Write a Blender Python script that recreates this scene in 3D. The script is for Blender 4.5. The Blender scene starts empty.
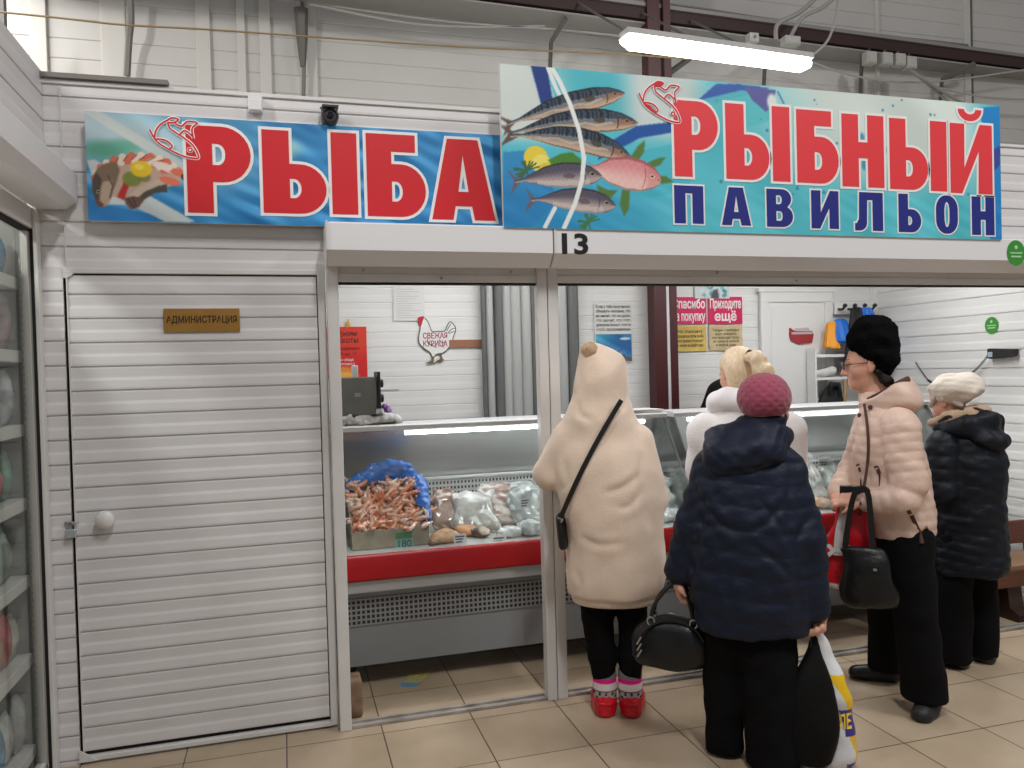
import bpy, bmesh, math, random
import numpy as np
from mathutils import Vector, Matrix

SC = bpy.context.scene
COL = SC.collection
random.seed(7)
RNG = np.random.default_rng(11)
PI = math.pi

# ---------------------------------------------------------------- camera
CAM_H = 1.5
FPX = 788.7
YAW, PIT, ROL = math.radians(16.067), math.radians(-0.993), math.radians(-1.548)
_f = Vector((math.sin(YAW)*math.cos(PIT), math.cos(YAW)*math.cos(PIT), math.sin(PIT)))
_r = Vector((math.cos(YAW), -math.sin(YAW), 0))
_u = _r.cross(_f)
_c, _s = math.cos(ROL), math.sin(ROL)
CR, CU = _c*_r + _s*_u, -_s*_r + _c*_u
cam_d = bpy.data.cameras.new('camera')
cam = bpy.data.objects.new('camera', cam_d)
COL.objects.link(cam)
cam_d.sensor_width = 36.0
cam_d.lens = FPX*36.0/1024.0
cam_d.clip_start = 0.05
cam.matrix_world = Matrix(((CR.x, CU.x, -_f.x, 0), (CR.y, CU.y, -_f.y, 0), (CR.z, CU.z, -_f.z, CAM_H), (0, 0, 0, 1)))
SC.camera = cam

def at(px, py, Y=None, Z=None, X=None):
    """point of the photo on the plane Y=, Z= or X= of the place"""
    d = CR*((px-512)/FPX) + CU*((384-py)/FPX) + _f
    o = Vector((0, 0, CAM_H))
    if Y is not None: return o + d*(Y/d.y)
    if Z is not None: return o + d*((Z-CAM_H)/d.z)
    return o + d*(X/d.x)

# ---------------------------------------------------------------- world, lights, exposure
SC.view_settings.view_transform = 'Standard'
SC.view_settings.look = 'None'
SC.view_settings.gamma = 1.0
SC.view_settings.exposure = 0.0
SC.view_settings.use_curve_mapping = False
w = bpy.data.worlds.new('hall_air'); SC.world = w; w.use_nodes = True
w.node_tree.nodes['Background'].inputs[0].default_value = (0.95, 0.96, 1.0, 1)
w.node_tree.nodes['Background'].inputs[1].default_value = 0.22

def area(name, loc, size, energy, color=(1, 0.97, 0.93), target=None, rotz=0):
    d = bpy.data.lights.new(name, 'AREA'); d.shape = 'RECTANGLE'
    d.size, d.size_y = size; d.energy = energy; d.color = color
    o = bpy.data.objects.new(name, d); COL.objects.link(o); o.location = loc
    o.rotation_euler = (0, 0, rotz)
    if target is not None:
        o.rotation_euler = (Vector(target)-Vector(loc)).to_track_quat('-Z', 'Y').to_euler()
    return o
# tube lamps on the hall ceiling over the aisle and over the neighbouring rows
area('aisle_lamp_near', (0.9, -0.2, 5.3), (0.25, 1.5), 128, (1, 0.975, 0.955))
area('aisle_lamp_right', (4.4, 0.6, 5.3), (0.25, 1.5), 120, (1, 0.975, 0.955))
area('aisle_lamp_left', (-3.4, 1.2, 4.8), (0.3, 1.5), 105, (1, 0.96, 0.9), target=(0, 3.4, 1.5))
area('lamp_over_left_shop', (-1.9, 4.5, 4.0), (0.3, 1.5), 40, (1, 0.97, 0.93))
area('left_shop_lamp', (-1.25, 2.4, 2.36), (0.1, 1.2), 15, (1, 0.97, 0.93))
# tube lamps under the roof of the pavilion
area('pavilion_lamp_left', (1.2, 4.2, 2.52), (1.2, 0.12), 20, (0.97, 0.98, 1.0))
area('pavilion_lamp_right', (3.3, 4.0, 2.52), (1.2, 0.12), 22, (0.97, 0.98, 1.0))

# ---------------------------------------------------------------- materials
_M = {}
def mat(name, color=(0.8, 0.8, 0.8), rough=0.5, metal=0.0, bump=0.0, bscale=60.0, var=0.0, vscale=6.0,
        alpha=None, transm=0.0, ior=1.45, emit=None, estr=0.0, sheen=0.0, vcol=False, spec=None, stretch=None):
    if name in _M: return _M[name]
    m = bpy.data.materials.new(name); m.use_nodes = True
    nt = m.node_tree; b = nt.nodes['Principled BSDF']
    b.inputs['Base Color'].default_value = (*color, 1)
    b.inputs['Roughness'].default_value = rough
    b.inputs['Metallic'].default_value = metal
    b.inputs['IOR'].default_value = ior
    if spec is not None: b.inputs['Specular IOR Level'].default_value = spec
    if transm: b.inputs['Transmission Weight'].default_value = transm
    if alpha is not None: b.inputs['Alpha'].default_value = alpha
    if sheen:
        b.inputs['Sheen Weight'].default_value = sheen
        b.inputs['Sheen Roughness'].default_value = 0.5
    if emit:
        b.inputs['Emission Color'].default_value = (*emit, 1); b.inputs['Emission Strength'].default_value = estr
    tc = None
    def coords(scale):
        nonlocal tc
        if tc is None: tc = nt.nodes.new('ShaderNodeTexCoord')
        if stretch:
            mp = nt.nodes.new('ShaderNodeMapping'); mp.inputs['Scale'].default_value = stretch
            nt.links.new(tc.outputs['Object'], mp.inputs[0]); src = mp.outputs[0]
        else: src = tc.outputs['Object']
        n = nt.nodes.new('ShaderNodeTexNoise'); n.inputs['Scale'].default_value = scale
        n.inputs['Detail'].default_value = 4
        nt.links.new(src, n.inputs['Vector'])
        return n
    src = None
    if vcol:
        vc = nt.nodes.new('ShaderNodeVertexColor'); vc.layer_name = 'Col'; src = vc.outputs['Color']
        nt.links.new(src, b.inputs['Base Color'])
    if var:
        n = coords(vscale)
        mr = nt.nodes.new('ShaderNodeMapRange')
        mr.inputs['From Min'].default_value = 0.3; mr.inputs['From Max'].default_value = 0.7
        mr.inputs['To Min'].default_value = 1-var; mr.inputs['To Max'].default_value = 1+var
        nt.links.new(n.outputs['Fac'], mr.inputs['Value'])
        mx = nt.nodes.new('ShaderNodeMix'); mx.data_type = 'RGBA'; mx.blend_type = 'MULTIPLY'
        mx.inputs[0].default_value = 1
        mx.inputs[6].default_value = (*color, 1)
        if src: nt.links.new(src, mx.inputs[6])
        nt.links.new(mr.outputs[0], mx.inputs[7]); nt.links.new(mx.outputs[2], b.inputs['Base Color'])
    if bump:
        n = coords(bscale)
        bp = nt.nodes.new('ShaderNodeBump'); bp.inputs['Strength'].default_value = bump
        bp.inputs['Distance'].default_value = 0.01
        nt.links.new(n.outputs['Fac'], bp.inputs['Height']); nt.links.new(bp.outputs[0], b.inputs['Normal'])
    _M[name] = m
    return m

def srgb(r, g, b):
    f = lambda c: c/12.92 if c <= 0.04045 else ((c+0.055)/1.055)**2.4
    return (f(r/255), f(g/255), f(b/255))

# ---------------------------------------------------------------- objects
def tag(o, label=None, cat=None, group=None, kind=None):
    if label: o['label'] = label
    if cat: o['category'] = cat
    if group: o['group'] = group
    if kind: o['kind'] = kind
    return o

def empty(name, loc=(0, 0, 0), rotz=0.0):
    o = bpy.data.objects.new(name, None); COL.objects.link(o)
    o.location = loc; o.rotation_euler = (0, 0, rotz); o.empty_display_size = 0.1
    return o

def link_mesh(name, me, m, parent=None, smooth=False):
    o = bpy.data.objects.new(name, me); COL.objects.link(o)
    if m is not None: me.materials.append(m)
    if parent is not None: o.parent = parent
    if smooth: me.polygons.foreach_set('use_smooth', np.ones(len(me.polygons), dtype=bool))
    me.update()
    return o

def raw(name, verts, faces, m, parent=None, smooth=False, colors=None):
    me = bpy.data.meshes.new(name)
    if isinstance(verts, np.ndarray) and isinstance(faces, np.ndarray) and faces.ndim == 2:
        n, k = faces.shape
        me.vertices.add(len(verts)); me.vertices.foreach_set('co', verts.astype(np.float32).ravel())
        me.loops.add(n*k); me.loops.foreach_set('vertex_index', faces.astype(np.int32).ravel())
        me.polygons.add(n); me.polygons.foreach_set('loop_start', np.arange(0, n*k, k, dtype=np.int32))
        me.update(calc_edges=True); me.validate()
    else:
        me.from_pydata([tuple(v) for v in verts], [], [tuple(f) for f in faces])
    if colors is not None:
        ca = me.color_attributes.new('Col', 'FLOAT_COLOR', 'POINT')
        c = np.ones((len(verts), 4), np.float32); c[:, :3] = colors
        ca.data.foreach_set('color', c.ravel())
    return link_mesh(name, me, m, parent, smooth)

class MB:
    """collects shapes for ONE mesh"""
    def __init__(s): s.v = []; s.f = []
    def add(s, vs, fs):
        n = len(s.v); s.v += [tuple(v) for v in vs]; s.f += [tuple(i+n for i in f) for f in fs]; return s
    def box(s, x0, x1, y0, y1, z0, z1, c=0.0):
        """box with chamfered edges c"""
        if c <= 0:
            vs = [(x, y, z) for z in (z0, z1) for y in (y0, y1) for x in (x0, x1)]
            return s.add(vs, [(0, 2, 3, 1), (4, 5, 7, 6), (0, 1, 5, 4), (1, 3, 7, 5), (3, 2, 6, 7), (2, 0, 4, 6)])
        bm = bmesh.new()
        bmesh.ops.create_cube(bm, size=1)
        for v in bm.verts:
            v.co = Vector((x0+(v.co.x+.5)*(x1-x0), y0+(v.co.y+.5)*(y1-y0), z0+(v.co.z+.5)*(z1-z0)))
        bmesh.ops.bevel(bm, geom=bm.edges[:], offset=c, segments=2, affect='EDGES', profile=0.5)
        return s.bm(bm)
    def bm(s, bm, mtx=None):
        bm.verts.index_update()
        vs = [(mtx @ v.co) if mtx else v.co.copy() for v in bm.verts]
        s.add(vs, [[v.index for v in f.verts] for f in bm.faces]); bm.free(); return s
    def prism(s, pts, a, b, axis='x'):
        """polygon pts extruded from a to b along an axis (x: pts=(y,z); y: (x,z); z: (x,y))"""
        g = {'x': lambda p, t: (t, p[0], p[1]), 'y': lambda p, t: (p[0], t, p[1]), 'z': lambda p, t: (p[0], p[1], t)}[axis]
        n = len(pts)
        vs = [g(p, a) for p in pts]+[g(p, b) for p in pts]
        fs = [tuple(range(n))[::-1], tuple(range(n, 2*n))]+[(i, (i+1) % n, n+(i+1) % n, n+i) for i in range(n)]
        return s.add(vs, fs)
    def tube(s, pts, r, seg=8, caps=True, flat=None):
        """swept tube along pts; r number or list; flat=(a,b) squashes the section"""
        P = [Vector(p) for p in pts]; n = len(P)
        R = r if isinstance(r, (list, tuple)) else [r]*n
        t0 = (P[1]-P[0]).normalized()
        ref = Vector((0, 0, 1)) if abs(t0.z) < 0.9 else Vector((1, 0, 0))
        nn = (ref-t0*ref.dot(t0)).normalized()
        vs = []
        for i in range(n):
            t = (P[min(i+1, n-1)]-P[max(i-1, 0)])
            t = t.normalized() if t.length > 1e-9 else t0
            nn = (nn-t*nn.dot(t)); nn = nn.normalized() if nn.length > 1e-6 else Vector((1, 0, 0))
            bb = t.cross(nn)
            fa, fb = flat if flat else (1, 1)
            for k in range(seg):
                a = 2*PI*k/seg
                vs.append(P[i]+nn*math.cos(a)*R[i]*fa+bb*math.sin(a)*R[i]*fb)
        fs = [(i*seg+k, i*seg+(k+1) % seg, (i+1)*seg+(k+1) % seg, (i+1)*seg+k) for i in range(n-1) for k in range(seg)]
        if caps: fs += [tuple(range(seg))[::-1], tuple(range((n-1)*seg, n*seg))]
        return s.add(vs, fs)
    def lathe(s, prof, c=(0, 0, 0), seg=24, axis='z'):
        """(radius, height) profile turned about an axis through c"""
        g = {'z': lambda r, a, h: (c[0]+r*math.cos(a), c[1]+r*math.sin(a), c[2]+h),
             'y': lambda r, a, h: (c[0]+r*math.cos(a), c[1]+h, c[2]-r*math.sin(a)),
             'x': lambda r, a, h: (c[0]+h, c[1]+r*math.cos(a), c[2]+r*math.sin(a))}[axis]
        n = len(prof)
        vs = [g(max(r, 1e-5), 2*PI*k/seg, h) for r, h in prof for k in range(seg)]
        fs = [(i*seg+k, i*seg+(k+1) % seg, (i+1)*seg+(k+1) % seg, (i+1)*seg+k) for i in range(n-1) for k in range(seg)]
        fs += [tuple(range(seg))[::-1], tuple(range((n-1)*seg, n*seg))]
        return s.add(vs, fs)
    def build(s, name, m, parent=None, smooth=False, auto=None):
        me = bpy.data.meshes.new(name)
        me.from_pydata(s.v, [], s.f)
        bm = bmesh.new(); bm.from_mesh(me)
        bmesh.ops.remove_doubles(bm, verts=bm.verts[:], dist=1e-6)
        bmesh.ops.recalc_face_normals(bm, faces=bm.faces[:])
        bm.to_mesh(me); bm.free()
        o = link_mesh(name, me, m, parent, smooth)
        if auto is not None:
            me.polygons.foreach_set('use_smooth', np.ones(len(me.polygons), dtype=bool))
            me.set_sharp_from_angle(angle=math.radians(auto))
        return o

def struct(o): o['kind'] = 'structure'; return o

def copy_tree(o, parent=None):
    c = o.copy(); COL.objects.link(c)
    if parent is not None: c.parent = parent
    for ch in list(o.children): copy_tree(ch, c)
    return c

# ---------------------------------------------------------------- flat lettering and shapes
def curve_mesh(cu):
    o = bpy.data.objects.new('tmp', cu); COL.objects.link(o)
    dg = bpy.context.evaluated_depsgraph_get()
    me = bpy.data.meshes.new_from_object(o.evaluated_get(dg))
    vs = [v.co.copy() for v in me.vertices]; fs = [tuple(p.vertices) for p in me.polygons]
    bpy.data.objects.remove(o); bpy.data.curves.remove(cu); bpy.data.meshes.remove(me)
    return vs, fs

def text_shape(body, size, bold=0.0, align='CENTER', line=1.0, xs=1.0, depth=0.0006):
    cu = bpy.data.curves.new('t', 'FONT'); cu.body = body; cu.size = size; cu.offset = bold
    cu.align_x = align; cu.align_y = 'CENTER'; cu.space_line = line; cu.extrude = depth; cu.resolution_u = 3
    vs, fs = curve_mesh(cu)
    return [Vector((v.x*xs, v.y, v.z)) for v in vs], fs

def outline_shape(loops, grow=0.0, depth=0.0006):
    """closed 2-D loops (outer ones and holes) filled; grow widens them"""
    cu = bpy.data.curves.new('t', 'CURVE'); cu.dimensions = '2D'; cu.fill_mode = 'BOTH'
    cu.extrude = depth; cu.offset = grow
    for lp in loops:
        sp = cu.splines.new('POLY'); sp.points.add(len(lp)-1); sp.use_cyclic_u = True
        for p, q in zip(sp.points, lp): p.co = (q[0], q[1], 0, 1)
    return curve_mesh(cu)

def on_front(vs, X, Y, Z):   # shapes drawn in x,y put upright, read from the -Y side
    return [(X+v.x, Y-v.z, Z+v.y) for v in vs]
def on_right_wall(vs, X, Y, Z):   # read from the -X side
    return [(X-v.z, Y-v.x, Z+v.y) for v in vs]

# ---------------------------------------------------------------- implicit surfaces for soft bodies
def thin_glass(name, tint=(0.96, 0.98, 0.97), gloss=0.9):
    if name in _M: return _M[name]
    m = bpy.data.materials.new(name); m.use_nodes = True
    nt = m.node_tree; N = nt.nodes; L = nt.links; N.remove(N['Principled BSDF'])
    t = N.new('ShaderNodeBsdfTransparent'); t.inputs[0].default_value = (*tint, 1)
    g = N.new('ShaderNodeBsdfGlossy'); g.inputs['Roughness'].default_value = 0.03
    f = N.new('ShaderNodeFresnel'); f.inputs['IOR'].default_value = 1.42
    q = N.new('ShaderNodeMath'); q.operation = 'MULTIPLY'; q.inputs[1].default_value = gloss
    x = N.new('ShaderNodeMixShader'); L.new(f.outputs[0], q.inputs[0]); L.new(q.outputs[0], x.inputs[0]); L.new(t.outputs[0], x.inputs[1]); L.new(g.outputs[0], x.inputs[2])
    L.new(x.outputs[0], N['Material Output'].inputs[0]); _M[name] = m
    return m

def spline(pts, n=6):
    """smooth curve through the points"""
    P = [Vector(p) for p in pts]; out = []
    for i in range(len(P)-1):
        a, b, c, d = P[max(i-1, 0)], P[i], P[i+1], P[min(i+2, len(P)-1)]
        for k in range(n):
            t = k/n
            out.append(0.5*((2*b)+(c-a)*t+(2*a-5*b+4*c-d)*t*t+(3*b-a-3*c+d)*t**3))
    return out+[P[-1]]

class SDF:
    def __init__(s, lo, hi, h):
        s.h = h; s.lo = np.array(lo, float); s.n = np.ceil((np.array(hi)-s.lo)/h).astype(int)+1
        s.ax = [s.lo[i]+h*np.arange(s.n[i]) for i in range(3)]
        s.a = np.full(s.n, 10.0, np.float32)
    def win(s, lo, hi):
        i0 = np.clip(np.floor((np.array(lo)-s.lo)/s.h).astype(int), 0, s.n)
        i1 = np.clip(np.ceil((np.array(hi)-s.lo)/s.h).astype(int)+1, 0, s.n)
        sl = tuple(slice(a, b) for a, b in zip(i0, i1))
        g = [s.ax[0][sl[0]][:, None, None], s.ax[1][sl[1]][None, :, None], s.ax[2][sl[2]][None, None, :]]
        return sl, g
    def put(s, f, lo, hi, k, sub=False):
        m = k+0.03
        sl, g = s.win(np.array(lo)-m, np.array(hi)+m)
        if s.a[sl].size == 0: return s
        d = f(*g); A = s.a[sl]
        if sub:
            d = -d; hh = np.maximum(k-np.abs(A-d), 0)/max(k, 1e-6); s.a[sl] = np.maximum(A, d)+hh*hh*k*0.25
        else:
            hh = np.maximum(k-np.abs(A-d), 0)/max(k, 1e-6); s.a[sl] = np.minimum(A, d)-hh*hh*k*0.25
        return s
    def chain(s, pts, rad, k=0.03, groove=0.0, period=0.08, phase=0.0, squash=None, sub=False):
        """tapered limb through pts; groove>0 quilts it in rings"""
        P = np.array(pts, float); L = np.linalg.norm(P[1:]-P[:-1], axis=1); S = np.concatenate([[0], np.cumsum(L)])
        def f(x, y, z):
            best = None
            for i in range(len(P)-1):
                a, b = P[i], P[i+1]; ab = b-a; q = max(ab@ab, 1e-9)
                t = np.clip(((x-a[0])*ab[0]+(y-a[1])*ab[1]+(z-a[2])*ab[2])/q, 0, 1)
                r = rad[i]+(rad[i+1]-rad[i])*t
                if groove:
                    ph = ((S[i]+t*L[i])/period+phase) % 1.0
                    r = r-groove*(1-np.abs(np.sin(PI*ph))**0.45)
                dx, dy, dz = x-a[0]-t*ab[0], y-a[1]-t*ab[1], z-a[2]-t*ab[2]
                if squash: dx, dy, dz = dx/squash[0], dy/squash[1], dz/squash[2]
                d = np.sqrt(dx*dx+dy*dy+dz*dz)-r
                if best is None: best = d
                else:
                    kk = 0.015; hh = np.maximum(kk-np.abs(best-d), 0)/kk; best = np.minimum(best, d)-hh*hh*kk*0.25
            return best
        R = max(rad)*1.3
        return s.put(f, P.min(0)-R, P.max(0)+R, k, sub)
    def ell(s, c, r, k=0.03, rot=None, sub=False, noise=None):
        c = np.array(c, float); r = np.array(r, float)
        M = np.array(Matrix.Identity(3) if rot is None else
                     (Matrix.Rotation(rot[2], 3, 'Z') @ Matrix.Rotation(rot[1], 3, 'Y') @ Matrix.Rotation(rot[0], 3, 'X')))
        def f(x, y, z):
            dx, dy, dz = x-c[0], y-c[1], z-c[2]
            q = [M[0, i]*dx+M[1, i]*dy+M[2, i]*dz for i in range(3)]
            k0 = np.sqrt(sum((q[i]/r[i])**2 for i in range(3)))
            k1 = np.sqrt(sum((q[i]/r[i]**2)**2 for i in range(3)))+1e-6
            return k0*(k0-1)/k1
        R = max(r)
        return s.put(f, c-R, c+R, k, sub)
    def loft(s, rows, k=0.03, groove=0.0, period=0.09, phase=0.0, n=2.3, wob=None, sub=False):
        """stacked ellipses (z, cx, cy, rx, ry), rising z"""
        R = np.array(rows, float); zz = R[:, 0]
        def f(x, y, z):
            zf = z.ravel(); cx, cy, rx, ry = [smooth_interp(zf, zz, R[:, i])[None, None, :] for i in (1, 2, 3, 4)]
            if wob is not None:
                ang = np.arctan2(y-cy, x-cx); sc = 1+wob(ang, z)
                rx, ry = rx*sc, ry*sc
            if groove:
                zsag = z+0.012*np.sin(9*(x-cx))
                ph = (zsag/period+phase) % 1.0
                g = groove*(1-np.abs(np.sin(PI*ph))**0.45)
            else: g = 0
            k0 = (np.abs((x-cx)/rx)**n+np.abs((y-cy)/ry)**n)**(1/n)
            d = (k0-1)*np.minimum(rx, ry)+g
            dz = np.maximum(zz[0]-z, z-zz[-1])
            kk = 0.02; hh = np.maximum(kk-np.abs(d-dz), 0)/kk
            return np.maximum(d, dz)+hh*hh*kk*0.25
        mx = max(R[:, 3].max(), R[:, 4].max())*1.15
        lo = [R[:, 1].min()-mx, R[:, 2].min()-mx, zz[0]]; hi = [R[:, 1].max()+mx, R[:, 2].max()+mx, zz[-1]]
        return s.put(f, lo, hi, k, sub)
    def noise(s, amp, scale, seed=0):
        """broad folds"""
        r = np.random.default_rng(seed)
        X, Y, Z = s.ax[0][:, None, None], s.ax[1][None, :, None], s.ax[2][None, None, :]
        m = np.abs(s.a) < 0.05
        t = np.zeros_like(s.a)
        for i in range(6):
            v = r.normal(size=3); v /= np.linalg.norm(v); v[2] *= 1.4
            t += np.sin((X*v[0]+Y*v[1]+Z*v[2])*scale*r.uniform(0.6, 1.6)+r.uniform(0, 6.3)).astype(np.float32)
        s.a = np.where(m, s.a+amp*t/2.4, s.a).astype(np.float32)
        return s
    def mesh(s, smooth=1):
        A = s.a; B = A < 0
        nx, ny, nz = A.shape
        cnt = np.zeros((nx-1, ny-1, nz-1), np.int8)
        for dx in (0, 1):
            for dy in (0, 1):
                for dz in (0, 1): cnt += B[dx:nx-1+dx, dy:ny-1+dy, dz:nz-1+dz]
        act = (cnt > 0) & (cnt < 8)
        I = np.argwhere(act)
        idx = np.full(act.shape, -1, np.int64); idx[act] = np.arange(len(I))
        pos = np.zeros((len(I), 3)); num = np.zeros(len(I))
        cor = [(0, 0, 0), (1, 0, 0), (0, 1, 0), (1, 1, 0), (0, 0, 1), (1, 0, 1), (0, 1, 1), (1, 1, 1)]
        for a in range(8):
            for b in range(a+1, 8):
                ca, cb = np.array(cor[a]), np.array(cor[b])
                if np.abs(ca-cb).sum() != 1: continue
                va = A[tuple((I+ca).T)]; vb = A[tuple((I+cb).T)]
                x = (va < 0) != (vb < 0)
                t = np.where(x, va/np.where(x, va-vb, 1), 0)
                pos += np.where(x[:, None], ca+(cb-ca)*t[:, None], 0); num += x
        V = s.lo+(I+pos/num[:, None])*s.h
        Q = []
        for axis in range(3):
            sh = [slice(None)]*3; sh2 = [slice(None)]*3
            sh[axis] = slice(0, -1); sh2[axis] = slice(1, None)
            b0, b1 = B[tuple(sh)], B[tuple(sh2)]
            E = np.argwhere(b0 != b1)
            u, v = (axis+1) % 3, (axis+2) % 3
            E = E[(E[:, u] > 0) & (E[:, v] > 0) & (E[:, u] < A.shape[u]-1) & (E[:, v] < A.shape[v]-1)]
            eu = np.zeros(3, int); ev = np.zeros(3, int); eu[u] = 1; ev[v] = 1
            q = np.stack([idx[tuple((E-eu-ev).T)], idx[tuple((E-ev).T)], idx[tuple(E.T)], idx[tuple((E-eu).T)]], 1)
            fl = ~B[tuple(E.T)]
            q[fl] = q[fl][:, ::-1]
            Q.append(q)
        F = np.concatenate(Q)
        for _ in range(smooth):
            S = np.zeros_like(V); C = np.zeros(len(V))
            for i in range(4):
                a, b = F[:, i], F[:, (i+1) % 4]
                for c in range(3): S[:, c] += np.bincount(a, V[b, c], len(V))+np.bincount(b, V[a, c], len(V))
                C += np.bincount(a, minlength=len(V))+np.bincount(b, minlength=len(V))
            V = 0.5*V+0.5*S/np.maximum(C, 1)[:, None]
        return V, F
    def build(s, name, m, parent=None, smooth=1, color=None):
        V, F = s.mesh(smooth)
        return raw(name, V, F, m, parent, True, None if color is None else color(V))

def smooth_interp(x, xp, fp):
    """monotone-ish cubic through the rows"""
    x = np.clip(x, xp[0], xp[-1]); i = np.clip(np.searchsorted(xp, x)-1, 0, len(xp)-2)
    m = np.gradient(fp, xp) if len(xp) > 2 else np.full(2, (fp[1]-fp[0])/(xp[1]-xp[0]))
    h = xp[i+1]-xp[i]; t = (x-xp[i])/h
    return ((2*t**3-3*t**2+1)*fp[i]+(t**3-2*t**2+t)*h*m[i]+(-2*t**3+3*t**2)*fp[i+1]+(t**3-t**2)*h*m[i+1])

def smoothstep(a, b, x):
    t = np.clip((x-a)/(b-a), 0, 1); return t*t*(3-2*t)
# ================================================================ SETTING
WY = 3.43          # face of the front wall
BY = 5.15          # back wall of the pavilion
RX = 4.45          # right wall of the pavilion
white_pl = mat('white_plastic_siding', (0.68, 0.665, 0.665), 0.42, bump=0.06, bscale=9, var=0.05, vscale=2.5)
white_in = mat('white_siding_inside', (0.74, 0.735, 0.71), 0.45, bump=0.04, bscale=9, var=0.03, vscale=2.5)
alu = mat('white_aluminium', (0.66, 0.65, 0.63), 0.38, bump=0.03, bscale=40, var=0.06, vscale=5)
box_w = mat('shutter_white', (0.74, 0.74, 0.75), 0.32)
black = mat('black_gap', (0.012, 0.011, 0.01), 0.7)
grey_m = mat('grey_metal', (0.34, 0.35, 0.35), 0.4, 0.5)

# floor of square tiles
def tile_mat():
    m = bpy.data.materials.new('beige_floor_tiles'); m.use_nodes = True
    nt = m.node_tree; N = nt.nodes; L = nt.links; b = N['Principled BSDF']
    tc = N.new('ShaderNodeTexCoord'); sep = N.new('ShaderNodeSeparateXYZ'); L.new(tc.outputs['Object'], sep.inputs[0])
    def math_(op, a, b_=None):
        n = N.new('ShaderNodeMath'); n.operation = op
        for i, v in enumerate((a, b_)):
            if v is None: continue
            if isinstance(v, (int, float)): n.inputs[i].default_value = v
            else: L.new(v, n.inputs[i])
        return n.outputs[0]
    P = 0.3872
    fr, ids = [], []
    for i, off in ((0, 0.350), (1, 3.302)):
        t = math_('DIVIDE', math_('SUBTRACT', sep.outputs[i], off), P)
        fr.append(math_('MULTIPLY', math_('ABSOLUTE', math_('SUBTRACT', t, math_('ROUND', t))), P))
        ids.append(math_('FLOOR', t))
    d = math_('MINIMUM', fr[0], fr[1])
    grout = N.new('ShaderNodeMapRange'); L.new(d, grout.inputs['Value'])
    grout.inputs['From Min'].default_value = 0.0016; grout.inputs['From Max'].default_value = 0.0032
    cmb = N.new('ShaderNodeCombineXYZ'); L.new(ids[0], cmb.inputs[0]); L.new(ids[1], cmb.inputs[1])
    wn = N.new('ShaderNodeTexWhiteNoise'); wn.noise_dimensions = '3D'; L.new(cmb.outputs[0], wn.inputs['Vector'])
    nz = N.new('ShaderNodeTexNoise'); nz.inputs['Scale'].default_value = 4.5; nz.inputs['Detail'].default_value = 6
    L.new(tc.outputs['Object'], nz.inputs['Vector'])
    v = math_('ADD', math_('MULTIPLY', nz.outputs['Fac'], 0.45), math_('MULTIPLY', wn.outputs['Value'], 0.12))
    ramp = N.new('ShaderNodeValToRGB'); L.new(v, ramp.inputs[0])
    ramp.color_ramp.elements[0].color = (0.36, 0.275, 0.185, 1); ramp.color_ramp.elements[0].position = 0.1
    ramp.color_ramp.elements[1].color = (0.52, 0.415, 0.295, 1); ramp.color_ramp.elements[1].position = 0.48
    mx = N.new('ShaderNodeMix'); mx.data_type = 'RGBA'; L.new(grout.outputs[0], mx.inputs[0])
    mx.inputs[6].default_value = (0.075, 0.055, 0.04, 1); L.new(ramp.outputs[0], mx.inputs[7])
    L.new(mx.outputs[2], b.inputs['Base Color'])
    rr = N.new('ShaderNodeMapRange'); L.new(nz.outputs['Fac'], rr.inputs['Value'])
    rr.inputs['To Min'].default_value = 0.22; rr.inputs['To Max'].default_value = 0.42; L.new(rr.outputs[0], b.inputs['Roughness'])
    bp = N.new('ShaderNodeBump'); bp.inputs['Strength'].default_value = 0.5; bp.inputs['Distance'].default_value = 0.002
    L.new(grout.outputs[0], bp.inputs['Height']); L.new(bp.outputs[0], b.inputs['Normal'])
    return m
struct(MB().box(-4.5, 9.0, -3.0, 5.6, -0.08, 0.0).build('floor', tile_mat()))

# plastic siding: boards with two ribs each
PROF = [(0.0, -0.0005), (0.0022, -0.0005), (0.0040, 0.0070), (0.012, 0.0082), (0.040, 0.0070), (0.046, 0.0056), (0.0515, 0.0042), (0.058, 0.0042), (0.088, 0.0064), (0.0932, 0.0060), (0.0945, -0.0005)]
def siding(mb, u0, u1, z0, z1, put, pitch=0.0965, phase=0.0, amp=1.0):
    """put(u, z, d) -> point; d = distance in front of the wall"""
    pts = []
    k = math.floor((z0-phase)/pitch)-1
    z = k*pitch+phase
    while z < z1+pitch:
        for a, d in PROF: pts.append((z+a*pitch/0.0965, d*amp))
        z += pitch
    ins = [p for p in pts if z0 <= p[0] <= z1]
    def dat(zq):
        for (a, da), (b, db) in zip(pts, pts[1:]):
            if a <= zq <= b: return da+(db-da)*(zq-a)/max(b-a, 1e-9)
        return 0
    ins = [(z0, dat(z0))]+[p for p in ins if z0+1e-5 < p[0] < z1-1e-5]+[(z1, dat(z1))]
    vs = []; fs = []
    for i, (zz, d) in enumerate(ins):
        vs += [put(u0, zz, d), put(u1, zz, d)]
        if i: fs.append((2*i-2, 2*i-1, 2*i+1, 2*i))
    # back of the panel
    n = len(vs)
    vs += [put(u0, z0, -0.03), put(u1, z0, -0.03), put(u1, z1, -0.03), put(u0, z1, -0.03)]
    fs += [(n, n+1, n+2, n+3), (0, 1, n+1, n), (n-2, n-1, n+2, n+3)]
    mb.add(vs, fs)
front = lambda Y: (lambda u, z, d: (u, Y-d, z))

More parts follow.
